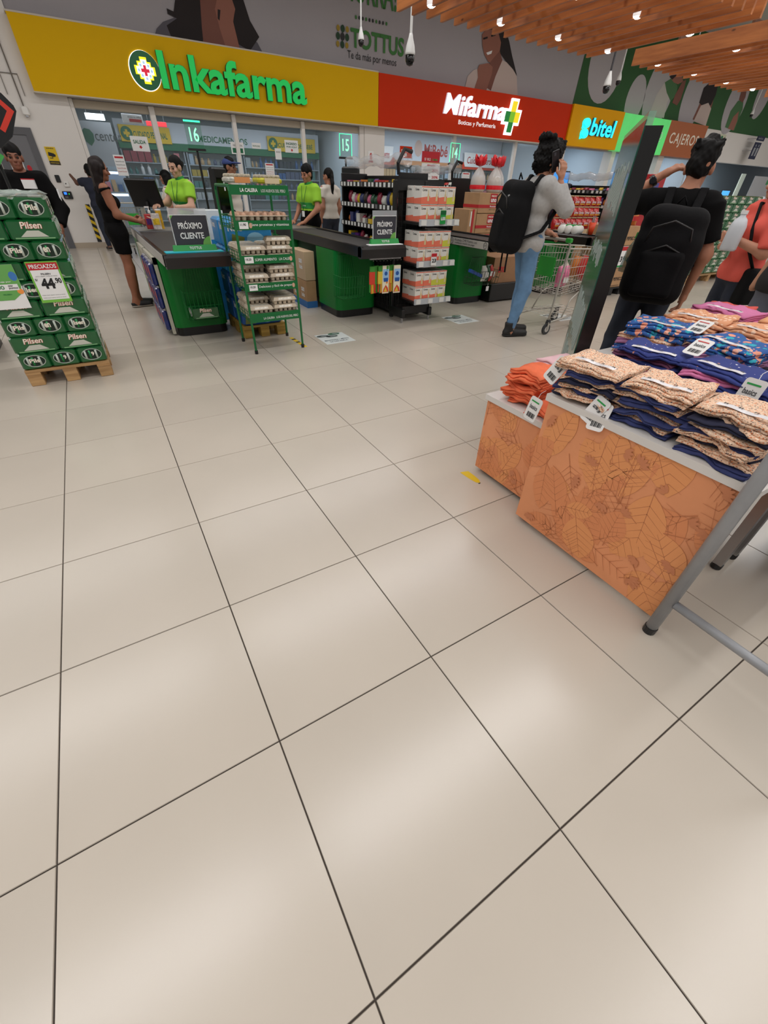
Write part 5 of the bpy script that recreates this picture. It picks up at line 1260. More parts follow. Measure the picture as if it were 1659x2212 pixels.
def sdf_mesh(prims, h, k=.03, cuts=(), noise=None, kk=None):
    """prims: ('c',a,b,ra,rb) round limb | ('f',a,b,ra,rb) flat-ended limb | ('e',c,r,R) ellipsoid | ('b',c,half,R,rad) rounded box | ('-',prim) carve"""
    lo = _v([1e9] * 3); hi = -lo
    bbs = []
    for p in prims:
        q = p[1] if p[0] == '-' else p
        if q[0] in 'cf':
            r = max(q[3], q[4]); a = np.minimum(q[1], q[2]) - r; b = np.maximum(q[1], q[2]) + r
        elif q[0] == 'e':
            R = np.abs(np.array(q[3])); e = R @ _v(q[2]); a = _v(q[1]) - e; b = _v(q[1]) + e
        else:
            R = np.abs(np.array(q[3])); e = R @ _v(q[2]) + q[4]; a = _v(q[1]) - e; b = _v(q[1]) + e
        bbs.append((a, b))
        if p[0] != '-': lo = np.minimum(lo, a); hi = np.maximum(hi, b)
    lo = lo - 2.5 * h - k * .3; hi = hi + 2.5 * h + k * .3
    ax = [np.arange(lo[i], hi[i] + h, h) for i in range(3)]
    D = np.full([len(a) for a in ax], 1.0, np.float32)
    for p, (ba, bb) in zip(prims, bbs):
        q = p[1] if p[0] == '-' else p
        m = k + .03
        sl = []
        for i in range(3):
            s0 = max(0, np.searchsorted(ax[i], ba[i] - m) - 1); s1 = min(len(ax[i]), np.searchsorted(ax[i], bb[i] + m) + 1); sl.append(slice(s0, s1))
        x = ax[0][sl[0]][:, None, None]; y = ax[1][sl[1]][None, :, None]; z = ax[2][sl[2]][None, None, :]
        if 0 in (x.size, y.size, z.size): continue
        if q[0] in 'cf':
            a, b = _v(q[1]), _v(q[2]); ab = b - a; L2 = max(1e-9, ab @ ab)
            dt = ((x - a[0]) * ab[0] + (y - a[1]) * ab[1] + (z - a[2]) * ab[2]) / L2; t = np.clip(dt, 0, 1)
            d = np.sqrt((x - a[0] - ab[0] * t) ** 2 + (y - a[1] - ab[1] * t) ** 2 + (z - a[2] - ab[2] * t) ** 2) - (q[3] + (q[4] - q[3]) * t)
            if q[0] == 'f': d = np.maximum(d, (np.abs(dt - .5) - .5) * math.sqrt(L2))
        else:
            R = np.array(q[3]); c = _v(q[1]); r = _v(q[2]); X, Y, Z = x - c[0], y - c[1], z - c[2]
            u = [X * R[0][i] + Y * R[1][i] + Z * R[2][i] for i in range(3)]
            if q[0] == 'e':
                k0 = np.sqrt(sum((u[i] / r[i]) ** 2 for i in range(3))); k1 = np.sqrt(sum((u[i] / r[i] ** 2) ** 2 for i in range(3))) + 1e-9
                d = k0 * (k0 - 1) / k1
            else:
                w = [np.abs(u[i]) - r[i] for i in range(3)]
                d = np.sqrt(sum(np.maximum(v, 0) ** 2 for v in w)) + np.minimum(np.maximum(np.maximum(w[0], w[1]), w[2]), 0) - q[4]
        S = D[sl[0], sl[1], sl[2]]
        if p[0] == '-':
            D[sl[0], sl[1], sl[2]] = np.maximum(S, -d)
        else:
            g = np.clip(.5 + .5 * (d - S) / k, 0, 1); D[sl[0], sl[1], sl[2]] = d * (1 - g) + S * g - k * g * (1 - g)
    x = ax[0][:, None, None]; y = ax[1][None, :, None]; z = ax[2][None, None, :]
    if noise:
        am, fr = noise[0], noise[1]
        D = D + am * (np.sin(x * fr + 1.3 * np.sin(z * fr * .6)) * np.sin(y * fr * .9 + .7) + .8 * np.sin(z * fr * .8 + 1.7 * np.sin(x * fr * .5) + y * fr * .4))
        if len(noise) > 2: D = D + noise[2] * np.sin(x * noise[3]) * np.sin(y * noise[3] + 1) * np.sin(z * noise[3] + 2)
    for (p0, n) in cuts:
        p0, n = _v(p0), _v(n); n = n / np.linalg.norm(n)
        D = np.maximum(D, (x - p0[0]) * n[0] + (y - p0[1]) * n[1] + (z - p0[2]) * n[2])
    # surface nets
    ins = D < 0
    nx, ny, nz = D.shape
    cnt = np.zeros((nx - 1, ny - 1, nz - 1), np.int8)
    for i in (0, 1):
        for j in (0, 1):
            for l in (0, 1): cnt += ins[i:nx - 1 + i, j:ny - 1 + j, l:nz - 1 + l]
    act = np.argwhere((cnt > 0) & (cnt < 8))
    if len(act) == 0: return MB()
    pos = np.zeros((len(act), 3)); num = np.zeros(len(act))
    for a in range(3):
        o1, o2 = [q for q in range(3) if q != a]
        for i in (0, 1):
            for j in (0, 1):
                c0 = act.copy(); c0[:, o1] += i; c0[:, o2] += j; c1 = c0.copy(); c1[:, a] += 1
                d0 = D[c0[:, 0], c0[:, 1], c0[:, 2]]; d1 = D[c1[:, 0], c1[:, 1], c1[:, 2]]
                m = (d0 < 0) != (d1 < 0)
                t = np.where(m, d0 / np.where(m, d0 - d1, 1), 0)
                P = c0.astype(float); P[:, a] += t
                pos += P * m[:, None]; num += m
    pos = pos / num[:, None]
    V = lo + pos * h
    idx = np.full(cnt.shape, -1, np.int64); idx[act[:, 0], act[:, 1], act[:, 2]] = np.arange(len(act))
    F = []
    for a in range(3):
        o1, o2 = (a + 1) % 3, (a + 2) % 3
        s0 = [slice(None)] * 3; s1 = [slice(None)] * 3; s0[a] = slice(0, -1); s1[a] = slice(1, None)
        ch = np.argwhere(ins[tuple(s0)] != ins[tuple(s1)])
        ch = ch[(ch[:, o1] > 0) & (ch[:, o2] > 0) & (ch[:, o1] < D.shape[o1] - 1) & (ch[:, o2] < D.shape[o2] - 1)]
        q = []
        for (i, j) in ((-1, -1), (0, -1), (0, 0), (-1, 0)):
            c = ch.copy(); c[:, o1] += i; c[:, o2] += j; q.append(idx[c[:, 0], c[:, 1], c[:, 2]])
        q = np.stack(q, 1); fl_ = ~ins[ch[:, 0], ch[:, 1], ch[:, 2]]
        q[fl_] = q[fl_][:, ::-1]; F.append(q)
    F = np.concatenate(F); F = F[(F >= 0).all(1)]
    mb = MB(); mb.v = [tuple(v) for v in V]; mb.f = [tuple(int(i) for i in f) for f in F]; mb.mi = [0] * len(F)
    return mb


I3 = np.eye(3)
J0 = dict(pelvis=(0, 0, .93), neck=(0, -.015, 1.43), head=(0, .02, 1.575), shL=(-.175, -.01, 1.385), shR=(.175, -.01, 1.385), elL=(-.225, -.04, 1.11), elR=(.225, -.04, 1.11), wrL=(-.225, .05, .87), wrR=(.225, .05, .87),
          hipL=(-.085, 0, .90), hipR=(.085, 0, .90), knL=(-.095, .025, .49), knR=(.095, .025, .49), anL=(-.095, -.03, .085), anR=(.095, -.03, .085), toeL=(-.11, .15, .03), toeR=(.11, .15, .03))


def rotz(a): c, s = math.cos(a), math.sin(a); return np.array([[c, -s, 0], [s, c, 0], [0, 0, 1]])


def rotx(a): c, s = math.cos(a), math.sin(a); return np.array([[1, 0, 0], [0, c, -s], [0, s, c]])


def lerp(a, b, t): return _v(a) * (1 - t) + _v(b) * t


def torso(J, t, fem, top=True):
    sh = _v(J['shR']) - _v(J['shL']); sh = sh / np.linalg.norm(sh); hp = _v(J['hipR']) - _v(J['hipL']); hp = hp / np.linalg.norm(hp)
    pe, ne = _v(J['pelvis']), _v(J['neck']); ch = lerp(pe, ne, .64); wa = lerp(pe, ne, .30); ax = (sh + hp) / 2
    w = .88 if fem else 1.0
    P = [('c', lerp(J['shL'], J['shR'], .06), lerp(J['shL'], J['shR'], .94), .058 * w + t, .058 * w + t), ('c', ch - sh * .08 * w, ch + sh * .08 * w, .108 * w + t, .108 * w + t),
         ('c', wa - ax * .052, wa + ax * .052, (.092 if fem else .103) + t, (.092 if fem else .103) + t), ('c', pe - hp * .075, pe + hp * .075, .108 + t, .108 + t), ('c', ch, pe, .095 * w + t, .10 + t), ('c', lerp(ch, ne, .7), ch, .075 * w + t, .10 + t)]
    if fem:
        fw = np.cross(_v((0, 0, 1)), sh)
        for s in (-1, 1): P.append(('e', ch + sh * s * .07 + fw * .085 + _v((0, 0, .0)), (.062 + t, .055 + t, .062 + t), I3))
    return P


def arm(J, s, t, f0=0.0, f1=2.0, flat=False, tw=0.0):
    a, b, c = J['sh' + s], J['el' + s], J['wr' + s]; ty = 'f' if flat else 'c'
    P = [(ty if f1 < 1 else 'c', _v(a), lerp(a, b, min(1, f1)), .052 + t, lerp((.052,), (.042,), min(1, f1))[0] + t + tw)]
    if f1 > 1: P.append((ty, _v(b), lerp(b, c, f1 - 1), .043 + t, .043 - .015 * (f1 - 1) + t + tw))
    return P


def leg(J, s, t, f1=2.0, flat=False, thin=1.0, tw=0.0):
    a, b, c = J['hip' + s], J['kn' + s], J['an' + s]; ty = 'f' if flat else 'c'
    P = [(ty if f1 < 1 else 'c', _v(a), lerp(a, b, min(1, f1)), .088 * thin + t, (.088 - .03 * min(1, f1)) * thin + t + tw)]
    if f1 > 1:
        P.append((ty, _v(b), lerp(b, c, f1 - 1), .058 * thin + t, (.058 - .02 * (f1 - 1)) * thin + t + tw))
        if f1 > 1.3: P.append(('c', lerp(b, c, .18) + _v((0, -.012, 0)), lerp(b, c, .5) + _v((0, -.008, 0)), .052 * thin + t, .04 * thin + t))
    return P


def hand_prims(W, d, n, side, sc=1.0, curl=.35, spread=.1, thumb=.5):
    """W wrist, d finger direction, n palm normal (direction the palm faces), side: thumb direction"""
    W, d, n, sd = _v(W), _v(d), _v(n), _v(side)
    d = d / np.linalg.norm(d); n = n - d * (n @ d); n = n / np.linalg.norm(n); sd = sd - d * (sd @ d) - n * (sd @ n); sd = sd / np.linalg.norm(sd)
    P = [('c', W - d * .02 * sc, W + d * .03 * sc, .026 * sc, .028 * sc)]
    for i, (off, L) in enumerate(((.030, .072), (.010, .080), (-.010, .074), (-.029, .058))):
        kn = W + d * .085 * sc + sd * off * sc; P.append(('c', W + d * .02 * sc + sd * off * .6 * sc, kn, .016 * sc, .0125 * sc))
        a1 = curl * 1.1; a2 = curl * 2.3; sp = sd * (off / .03) * spread
        d1 = d * math.cos(a1) + n * math.sin(a1) + sp; d2 = d * math.cos(a2) + n * math.sin(a2) + sp * .5
        m = kn + d1 * L * .5 * sc; tip = m + d2 * L * .5 * sc
        P += [('c', kn, m, .0105 * sc, .0095 * sc), ('c', m, tip, .0095 * sc, .0078 * sc)]
    b = W + d * .025 * sc + sd * .028 * sc; m = b + (d * .6 + sd * .6 + n * thumb * .5) * .045 * sc; tip = m + (d * .85 + sd * (.35 - thumb * .5) + n * thumb * .5) * .035 * sc
    P += [('c', b, m, .0145 * sc, .012 * sc), ('c', m, tip, .0115 * sc, .009 * sc)]
    return P


SKIN = {}


def skin_mat(c):
    if c not in SKIN: SKIN[c] = M('skin_%d' % len(SKIN), c, .55, var=.06, vscale=12, spec=.35)
    return SKIN[c]


def person(label, loc, az, hgt, J=None, fem=False, skin=(186, 134, 108), shirt=None, pants=None, shoes=None, hair=None, head=(0, 0), hands=None, cat='person', res=.0135, thin=1.0):
    """a standing figure; local +Y is forward. shirt=(mat, sleeve, hem_z, thick), pants=(mat, length 0..2, thick), shoes=(mat, sole_mat), hair=(style, mat)"""
    JJ = {k: _v(v) for k, v in J0.items()}
    if fem:
        for k in ('shL', 'shR'): JJ[k][0] *= .88
        for k in ('elL', 'elR', 'wrL', 'wrR'): JJ[k][0] *= .9
    if J:
        for k, v in J.items(): JJ[k] = _v(v)
    s = hgt / 1.70
    t = thing('person', label, cat, loc, math.radians(az - 90)); t.scale = (s, s, s)
    Rh = rotz(head[0]) @ rotx(head[1]); hc = JJ['head']
    H = lambda x, y, z: hc + Rh @ _v((x, y, z))
    body = MB()

    def put(mb): body.add(mb.v, mb.f)
    P = torso(JJ, 0, fem) + [('c', JJ['neck'] - _v((0, 0, .03)), lerp(JJ['neck'], hc, .75), .054 if not fem else .047, .05 if not fem else .044)]
    for q in 'LR': P += arm(JJ, q, 0) + leg(JJ, q, 0, thin=thin)
    for q in 'LR':
        an, to = JJ['an' + q], JJ['toe' + q]; he = an + _v((0, -.035, -.045)); P += [('c', he, to, .034, .026), ('c', an, an + _v((0, .02, -.03)), .036, .034)]
    put(sdf_mesh(P, res, .045))
    # head with brow, nose, lips, chin and ears
    HP = [('e', H(0, -.012, .028), (.074, .092, .098), Rh), ('e', H(0, .018, -.05), (.049 if fem else .056, .064, .064 if fem else .068), Rh), ('c', H(0, .0, -.07), H(0, -.02, -.14), .05 if not fem else .043, .05 if not fem else .044), ('e', H(0, .062, -.088), (.026, .022, .02), Rh),
          ('c', H(0, .083, .012), H(0, .104, -.024), .009, .0125), ('e', H(0, .094, -.028), (.017, .012, .009), Rh), ('c', H(-.034, .074, .022), H(.034, .074, .022), .013, .013), ('e', H(-.042, .058, -.025), (.022, .022, .024), Rh), ('e', H(.042, .058, -.025), (.022, .022, .024), Rh),
          ('c', H(-.016, .079, -.058), H(.016, .079, -.058), .0085, .0085)]
    for sx in (-1, 1): HP += [('e', H(sx * .076, -.008, -.008), (.013, .024, .034), Rh)]
    put(sdf_mesh(HP, .0068, .018))
    if hands:
        for q, (d, n, sd, curl, th) in hands.items(): put(sdf_mesh(hand_prims(JJ['wr' + q] + _v(d) / np.linalg.norm(d) * .015, d, n, sd, .97 if not fem else .9, curl, .12, th), .0055, .010))
    bo = body.build('body', skin_mat(skin), t, True, fixn=False)
    m_eye = M('eye_dark', (30, 22, 20), .25); m_lip2 = M('lip_tone', (150, 82, 76), .5)
    for sx in (-1, 1):
        mb = MB(); c = H(sx * .034, .078, .002); mb.lathe([(.001, -.004), (.012, -.002), (.012, .002), (.001, .004)], 10, mat=Matrix.Translation(Vector(c)) @ Matrix([list(r) for r in Rh]).to_4x4() @ Matrix.Rotation(math.pi / 2, 4, 'X')); mb.build('eye', m_eye, bo)
        mb = MB(); mb.tube([Vector(H(sx * .016, .0885, .024)), Vector(H(sx * .034, .089, .030)), Vector(H(sx * .054, .075, .024))], [.003, .0045, .002], 6); mb.build('eyebrow', M('brow', (34, 24, 20), .7), bo)
    mb = MB(); mb.tube([Vector(H(-.022, .081, -.058)), Vector(H(0, .0895, -.057)), Vector(H(.022, .081, -.058))], [.002, .0055, .002], 6); mb.build('mouth', m_lip2, bo)
    if shirt:
        m, sl, hem, th = shirt[:4]
        P = torso(JJ, th, fem)
        for q in 'LR': P += arm(JJ, q, th + .004, f1=sl, flat=True, tw=.010 if sl < 1.2 else .004)
        n1 = JJ['neck']; o2 = sdf_mesh(P, res * .9, .04, cuts=[((0, 0, hem), (0, 0, -1)), ((0, n1[1], n1[2] + (.035 if len(shirt) < 5 else shirt[4])), (0, .35, 1))], noise=(.0022, 34))
        o2.build('shirt', m, t, True, fixn=False)
    if pants:
        m, ln, th = pants[:3]; pe = JJ['pelvis']
        hp = JJ['hipR'] - JJ['hipL']; hp = hp / np.linalg.norm(hp)
        P = [('c', pe - hp * .075, pe + hp * .075, .108 + th, .108 + th), ('c', pe, pe + _v((0, 0, .1)), .1 + th, .098 + th)]
        for q in 'LR': P += leg(JJ, q, th, f1=ln, flat=True, thin=thin, tw=.004)
        sdf_mesh(P, res * .9, .035, cuts=[((0, 0, pe[2] + .11), (0, 0, 1))], noise=(.0025, 38)).build('trousers' if ln > 1 else 'shorts', m, t, True, fixn=False)
    if shoes:
        for q in 'LR':
            an, to = JJ['an' + q], JJ['toe' + q]; he = an + _v((0, -.035, -.04)); high = len(shoes) > 2 and shoes[2]
            P = [('c', he, to + _v((0, .01, .004)), .043, .036), ('c', lerp(he, to, .45), to, .045, .036)]
            if high: P.append(('f', an + _v((0, -.005, -.02)), an + _v((0, -.01, .07)), .052, .054))
            so = sdf_mesh(P, .009, .02, cuts=[((0, 0, he[2] - .025), (0, 0, -1))] + ([] if high else [((0, 0, he[2] + .035), (0, -.15, 1))])).build('shoe', shoes[0], t, True, fixn=False)
            mid = (he + to) / 2; sdf_mesh([('c', he + _v((0, 0, -.012)), to + _v((0, .01, -.006)), .047, .04)], .009, .02, cuts=[((0, 0, he[2] - .018), (0, 0, 1)), ((0, 0, he[2] - .038), (0, 0, -1))]).build('sole', shoes[1], so, True, fixn=False)
    if hair:
        st, m = hair; P = [('e', H(0, -.02, .036), (.081, .096, .098), Rh)]
        face = [(H(0, .062, .0), Rh @ _v((0, 1, -.55)))]; nz = (.0015, 60); hr = .0065; kx = .012
        if st == 'short': P += [('e', H(0, -.01, .052), (.078, .093, .088), Rh), ('e', H(0, -.055, -.02), (.066, .05, .07), Rh)]; nz = (.003, 90)
        elif st == 'tuft': P += [('c', H(.06 * math.sin(q * 2.1), .07 * math.cos(q * 1.7) - .01, .10), H(.08 * math.sin(q * 2.1) + .012, .09 * math.cos(q * 1.7), .128 + .012 * math.sin(q * 3.3)), .018, .007) for q in range(34)]; P += [('e', H(0, .0, .07), (.078, .098, .085), Rh), ('e', H(.01, .02, .12), (.06, .07, .05), Rh), ('e', H(0, -.055, .005), (.064, .045, .06), Rh)]; nz = (.006, 55, .004, 130)
        elif st == 'curly': P += [('e', H(*(np.array([math.sin(q * 2.4) * math.cos(q * .9) * .1, math.cos(q * 2.4) * .115 - .02, .05 + math.sin(q * 1.3) * .11]))), (.026, .026, .026), Rh) for q in range(60)];  P += [('e', H(0, -.02, .05), (.112, .125, .12), Rh), ('e', H(0, -.06, -.03), (.085, .07, .075), Rh)]; nz = (.007, 70, .009, 150); face = [(H(0, .082, .0), Rh @ _v((0, 1, -.45)))]
        elif st == 'bun': P += [('e', H(0, -.03, .03), (.08, .09, .095), Rh), ('e', H(0, -.12, .02), (.035, .035, .035), Rh)]; face = [(H(0, .05, .02), Rh @ _v((0, 1, -.8)))]
        elif st in ('long', 'tail'):
            top = H(0, -.06, .02); L = .50 if st == 'long' else .34
            if st == 'long':
                for sx in (-.06, -.02, .02, .06): P.append(('c', H(sx, -.05, .03), hc + _v((sx * 1.25, -.095, -L + abs(sx))), .056, .034))
                P += [('c', H(-.07, .0, .02), H(-.085, -.03, -.16), .03, .025), ('c', H(.07, .0, .02), H(.085, -.03, -.16), .03, .025)]
            else: P += [('c', H(0, -.09, .03), hc + _v((0, -.14, -.1)), .035, .035), ('c', hc + _v((0, -.14, -.1)), hc + _v((0, -.11, -L)), .035, .015)]
            nz = (.0025, 80)
        if st in ('short', 'tuft', 'bun'): P += [('-', ('e', H(sx * .092, .004, -.018), (.03, .044, .052), Rh)) for sx in (-1, 1)]
        sdf_mesh(P, hr, kx, cuts=face, noise=nz).build('hair', m, t, True, fixn=False)
    return t


m_hairk = M('hair_black', (11, 9, 9), .65, var=.3, vscale=50, spec=.2); m_hairb = M('hair_dark_brown', (26, 15, 14), .55, var=.3, vscale=50, spec=.25)
m_bkcloth = M('cloth_black', (11, 10, 11), .9, spec=.15, var=.15, vscale=6); m_lime = M('polo_lime', (150, 206, 50), .8, var=.04, vscale=6); m_grn = M('polo_green', (40, 140, 60), .8); m_greyk = M('knit_grey', (168, 166, 164), .9, var=.07, vscale=40); m_jean = M('jeans_light', (96, 132, 168), .85, var=.2, vscale=9); m_dkjean = M('jeans_dark', (32, 38, 52), .85, var=.2, vscale=9)
m_whitetee = M('tee_white', (206, 198, 188), .85); m_coral = M('tee_coral', (224, 92, 78), .85, var=.05, vscale=6); m_sole = M('sole_pale', (170, 160, 148), .6); m_shoe_k = M('shoe_black', (24, 23, 24), .6)

# 1 woman in black at lane 16 (side view, facing the till to the right)
w1 = person('woman with long dark hair in black top and shorts paying at lane 16', (.86, 6.46, 0), 8, 1.575, fem=True, skin=(150, 98, 74), shirt=(m_bkcloth, .02, .93, .008, .0), pants=(m_bkcloth, .55, .02), shoes=(m_shoe_k, m_sole), hair=('long', m_hairb), head=(0, -.12),
            J=dict(elR=(.19, .04, 1.12), wrR=(.15, .26, 1.05), elL=(-.19, .06, 1.12), wrL=(-.10, .27, 1.06), anR=(.07, -.05, .085), anL=(-.08, .02, .085), toeR=(.075, .12, .03), toeL=(-.08, .19, .03), knR=(.075, .0, .49), knL=(-.08, .04, .49), head=(0, .03, 1.575)), hands=dict(R=((-.1, 1, -.15), (-1, 0, -.2), (0, 0, 1), .75, .9), L=((.1, 1, -.15), (1, 0, -.2), (0, 0, 1), .75, .9)))
q = thing('banknotes', 'folded banknotes held by the woman in black', 'banknotes', (1.27, 6.40, 1.0)); MB().box(-.02, -.05, 0, .05, .03, .004, mat=Matrix.Rotation(.5, 4, 'Y')).build('note', M('note_pink', (206, 160, 140), .6), q); MB().box(-.02, -.03, .006, .06, .05, .01, mat=Matrix.Rotation(.35, 4, 'Y')).build('note', M('note_pale', (220, 210, 190), .6), q)
# 2 cashier of lane 16 (turned to the left)
p2 = person('cashier with tied back hair in lime green polo at lane 16', (1.86, 7.10, 0), 212, 1.64, fem=True, skin=(204, 160, 136), shirt=(m_lime, .62, .92, .016, .03), pants=(m_bkcloth, 2, .01), shoes=(m_shoe_k, m_sole), hair=('bun', m_hairk), head=(0, -.22), J=dict(elR=(.22, .12, 1.17), wrR=(.10, .36, 1.16), elL=(-.24, .10, 1.13), wrL=(-.12, .27, 1.13)), hands=dict(R=((-.1, 1, -.2), (0, -.2, -1), (-1, .2, 0), .5, .5), L=((.3, .3, -1), (.2, 1, 0), (1, .2, 0), .4, .4)))
# 3 cashier of lane 15
p3 = person('cashier with short dark hair in lime green polo at lane 15', (3.86, 7.3, 0), 200, 1.63, skin=(176, 122, 96), shirt=(m_lime, .7, 1.06, .02, .03), pants=(m_bkcloth, 2, .01), shoes=(m_shoe_k, m_sole), hair=('short', m_hairk), head=(0, -.2), J=dict(elR=(.25, .02, 1.1), wrR=(.2, .2, .93), elL=(-.26, .06, 1.12), wrL=(-.16, .3, .93)), hands=dict(L=((.2, 1, -.2), (0, -.2, -1), (1, .2, 0), .35, .4), R=((-.2, 1, -.2), (0, -.2, -1), (-1, .2, 0), .35, .4)))
for pp, lab in ((p2, 'green polo band'), (p3, 'green polo band')):
    JJ = {k: _v(v) for k, v in J0.items()}; fm_ = pp is p2
    if fm_: JJ['shL'][0] *= .88; JJ['shR'][0] *= .88
    sdf_mesh(torso(JJ, .0215 if fm_ else .0255, fm_), .0135, .04, cuts=[((0, 0, 1.20), (0, 0, 1)), ((0, 0, 1.11), (0, 0, -1))], noise=(.0022, 34)).build('chest_band', m_grn, pp, True, fixn=False)
    c = JJ['neck']; sdf_mesh([('f', c + _v((0, .0, -.01)), c + _v((0, .012, .05)), .078 if not fm_ else .068, .066 if not fm_ else .058)], .01, .02, cuts=[]).build('collar', m_grn, pp, True, fixn=False)
    lettering('lettering', 'TOTTUS', (.02, .150 if not fm_ else .165, 1.145), -EX, EZ, .08, .018, WHITE, pp, off=0)
    MB().tube([(-.06, .1, 1.42), (-.03, .145, 1.25), (.0, .16, 1.08), (.03, .145, 1.25), (.06, .1, 1.42)], .004, 5).build('lanyard', m_lgreen_side, pp); MB().box(-.03, .158, 1.0, .03, .164, 1.08).build('id_card', WHITE, pp)
MBx = MB()
sdf_mesh(torso({k: _v(v) for k, v in J0.items()}, .024, False), .0135, .04, cuts=[((0, 0, 1.09), (0, 0, 1)), ((0, 0, .80), (0, 0, -1))], noise=(.002, 34)).build('apron', m_bkcloth, p3, True, fixn=False)
# 4 man with blue visor behind the egg rack
p4 = person('man with blue visor and white vest behind the egg rack', (2.92, 8.45, 0), 320, 1.70, skin=(150, 104, 80), shirt=(m_whitetee, .05, .9, .012), pants=(m_dkjean, 2, .012), shoes=(m_shoe_k, m_sole), hair=('short', m_hairk), head=(0, -.05), hands=dict(L=((0, .2, -1), (1, 0, 0), (0, 1, 0), .4, .4)))
hc = J0['head']; sdf_mesh([('e', (hc[0], hc[1] - .02, hc[2] + .05), (.09, .105, .075), I3), ('e', (hc[0], hc[1] + .12, hc[2] + .055), (.085, .085, .012), I3)], .008, .015, cuts=[((0, 0, hc[2] + .035), (0, 0, -1))]).build('visor_cap', M('visor_blue', (44, 62, 120), .7), p4, True, fixn=False)
# 5 woman in white tee at lane 15
p5 = person('woman with dark ponytail in white tee beside the lane 15 till', (4.62, 8.15, 0), 100, 1.62, fem=True, skin=(170, 118, 94), shirt=(m_whitetee, .5, .92, .018), pants=(m_dkjean, 2, .012), shoes=(m_shoe_k, m_sole), hair=('tail', m_hairk), head=(.4, -.1), hands=dict(L=((0, .3, -1), (1, 0, 0), (0, 1, 0), .4, .4)))
# 6 young man on the phone, back towards us, facing the trolley
p6 = person('young man with curly hair in grey sweater holding a phone to his ear', (4.66, 3.12, 0), -16, 1.76, skin=(176, 124, 98), shirt=(m_greyk, 1.86, .80, .018), pants=(m_jean, 1.98, .014), shoes=(m_shoe_k, M('sole_black', (16, 16, 17), .6), True), hair=('curly', m_hairk), head=(-.15, -.12), thin=.86,
            J=dict(elR=(.245, .20, 1.20), wrR=(.165, .11, 1.425), elL=(-.22, .10, 1.12), wrL=(-.15, .3, 1.0), head=(0, .045, 1.57), neck=(0, .0, 1.43), anL=(-.09, .06, .085), toeL=(-.10, .23, .03), knL=(-.09, .09, .49), anR=(.085, -.06, .085), toeR=(.10, .12, .03)), hands=dict(R=((.02, .02, 1), (-1, -.25, 0), (.1, -1, .1), .40, .8), L=((.1, 1, -.2), (0, 0, -1), (1, 0, 0), .6, .5)))
Rp = Matrix.Translation((.112, .045, 1.565)) @ Matrix.Rotation(.35, 4, 'X') @ Matrix.Rotation(.12, 4, 'Y')
ph = MB(); ph.box(-.006, -.037, -.08, .006, .037, .085, c=.004, mat=Rp)
pho = thing('phone', 'black smartphone held to the ear of the young man', 'phone', p6.location, p6.rotation_euler.z); pho.scale = p6.scale; ph.build('case', M('phone_black', (22, 22, 26), .3), pho); MB().box(.006, -.02, .045, .0085, .0, .07, mat=Rp).build('camera_bump', M('phone_grey', (60, 60, 66), .3), pho)


def backpack(lab, pr, mat, w=.15, hh=.24, d=.075, y=-.215, z=1.17, extra=(), tilt=0.0, scale=1.0, pocket=True, dx=0.0):
    """worn on the back of person pr; strapped over both shoulders"""
    t = thing('backpack', lab, 'backpack', pr.location, pr.rotation_euler.z); t.scale = pr.scale
    R = rotx(tilt)
    sdf_mesh([('b', (dx, y, z), (w - .082, d - .06, hh - .10), R, .085), ('b', (dx, y - .025, z - .07), (w - .075, d - .055, hh * .45), R, .085)] + list(extra), .013, .04, noise=(.0045, 19)).build('bag', mat, t, True, fixn=False)
    if pocket:
        sdf_mesh([('b', (dx, y - d - .03, z - .10), (w - .085, .012, hh * .36), R, .035)], .012, .02, noise=(.0015, 30)).build('front_pocket', mat, t, True, fixn=False)
        [MB().tube([(dx - w * .72 * q, y - d - .035, z + b0), (dx - w * .6 * q, y - d - .05, z + b0 + .09), (dx, y - d - .058, z + b0 + .13), (dx + w * .6 * q, y - d - .05, z + b0 + .09), (dx + w * .72 * q, y - d - .035, z + b0)], .006, 5).build('zip', M('zip_dark', (40, 38, 38), .5), t, True) for (q, b0) in ((1.0, .07), (.9, -.06))]
    for sx in (-1, 1):
        pts = [(sx * .08 + dx * .5, y + .06, z + .17), (sx * .095, -.06, 1.462), (sx * .11, .06, 1.425), (sx * .125, .135, 1.33), (sx * .16, .13, 1.18), (sx * .20, .0, 1.03), (sx * .13 + dx, y + .03, z - .18)]
        sdf_mesh([('b', tuple((_v(pts[i]) + _v(pts[i + 1])) / 2), (.02, .004, float(np.linalg.norm(_v(pts[i + 1]) - _v(pts[i]))) / 2), np.stack([np.cross(np.cross(_v(pts[i + 1]) - _v(pts[i]), _v((1, 0, 0))), _v(pts[i + 1]) - _v(pts[i])) / max(1e-6, np.linalg.norm(np.cross(np.cross(_v(pts[i + 1]) - _v(pts[i]), _v((1, 0, 0))), _v(pts[i + 1]) - _v(pts[i])))), np.cross(_v(pts[i + 1]) - _v(pts[i]), _v((1, 0, 0))) / max(1e-6, np.linalg.norm(np.cross(_v(pts[i + 1]) - _v(pts[i]), _v((1, 0, 0))))), (_v(pts[i + 1]) - _v(pts[i])) / np.linalg.norm(_v(pts[i + 1]) - _v(pts[i]))], 1), .006) for i in range(len(pts) - 1)], .0095, .012).build('strap', mat, t, True, fixn=False)
    MB().tube([(dx - .03, y + .02, z + hh - .01), (dx, y + .01, z + hh + .035), (dx + .03, y + .02, z + hh - .01)], .007, 6).build('carry_loop', mat, t, True)
    return t


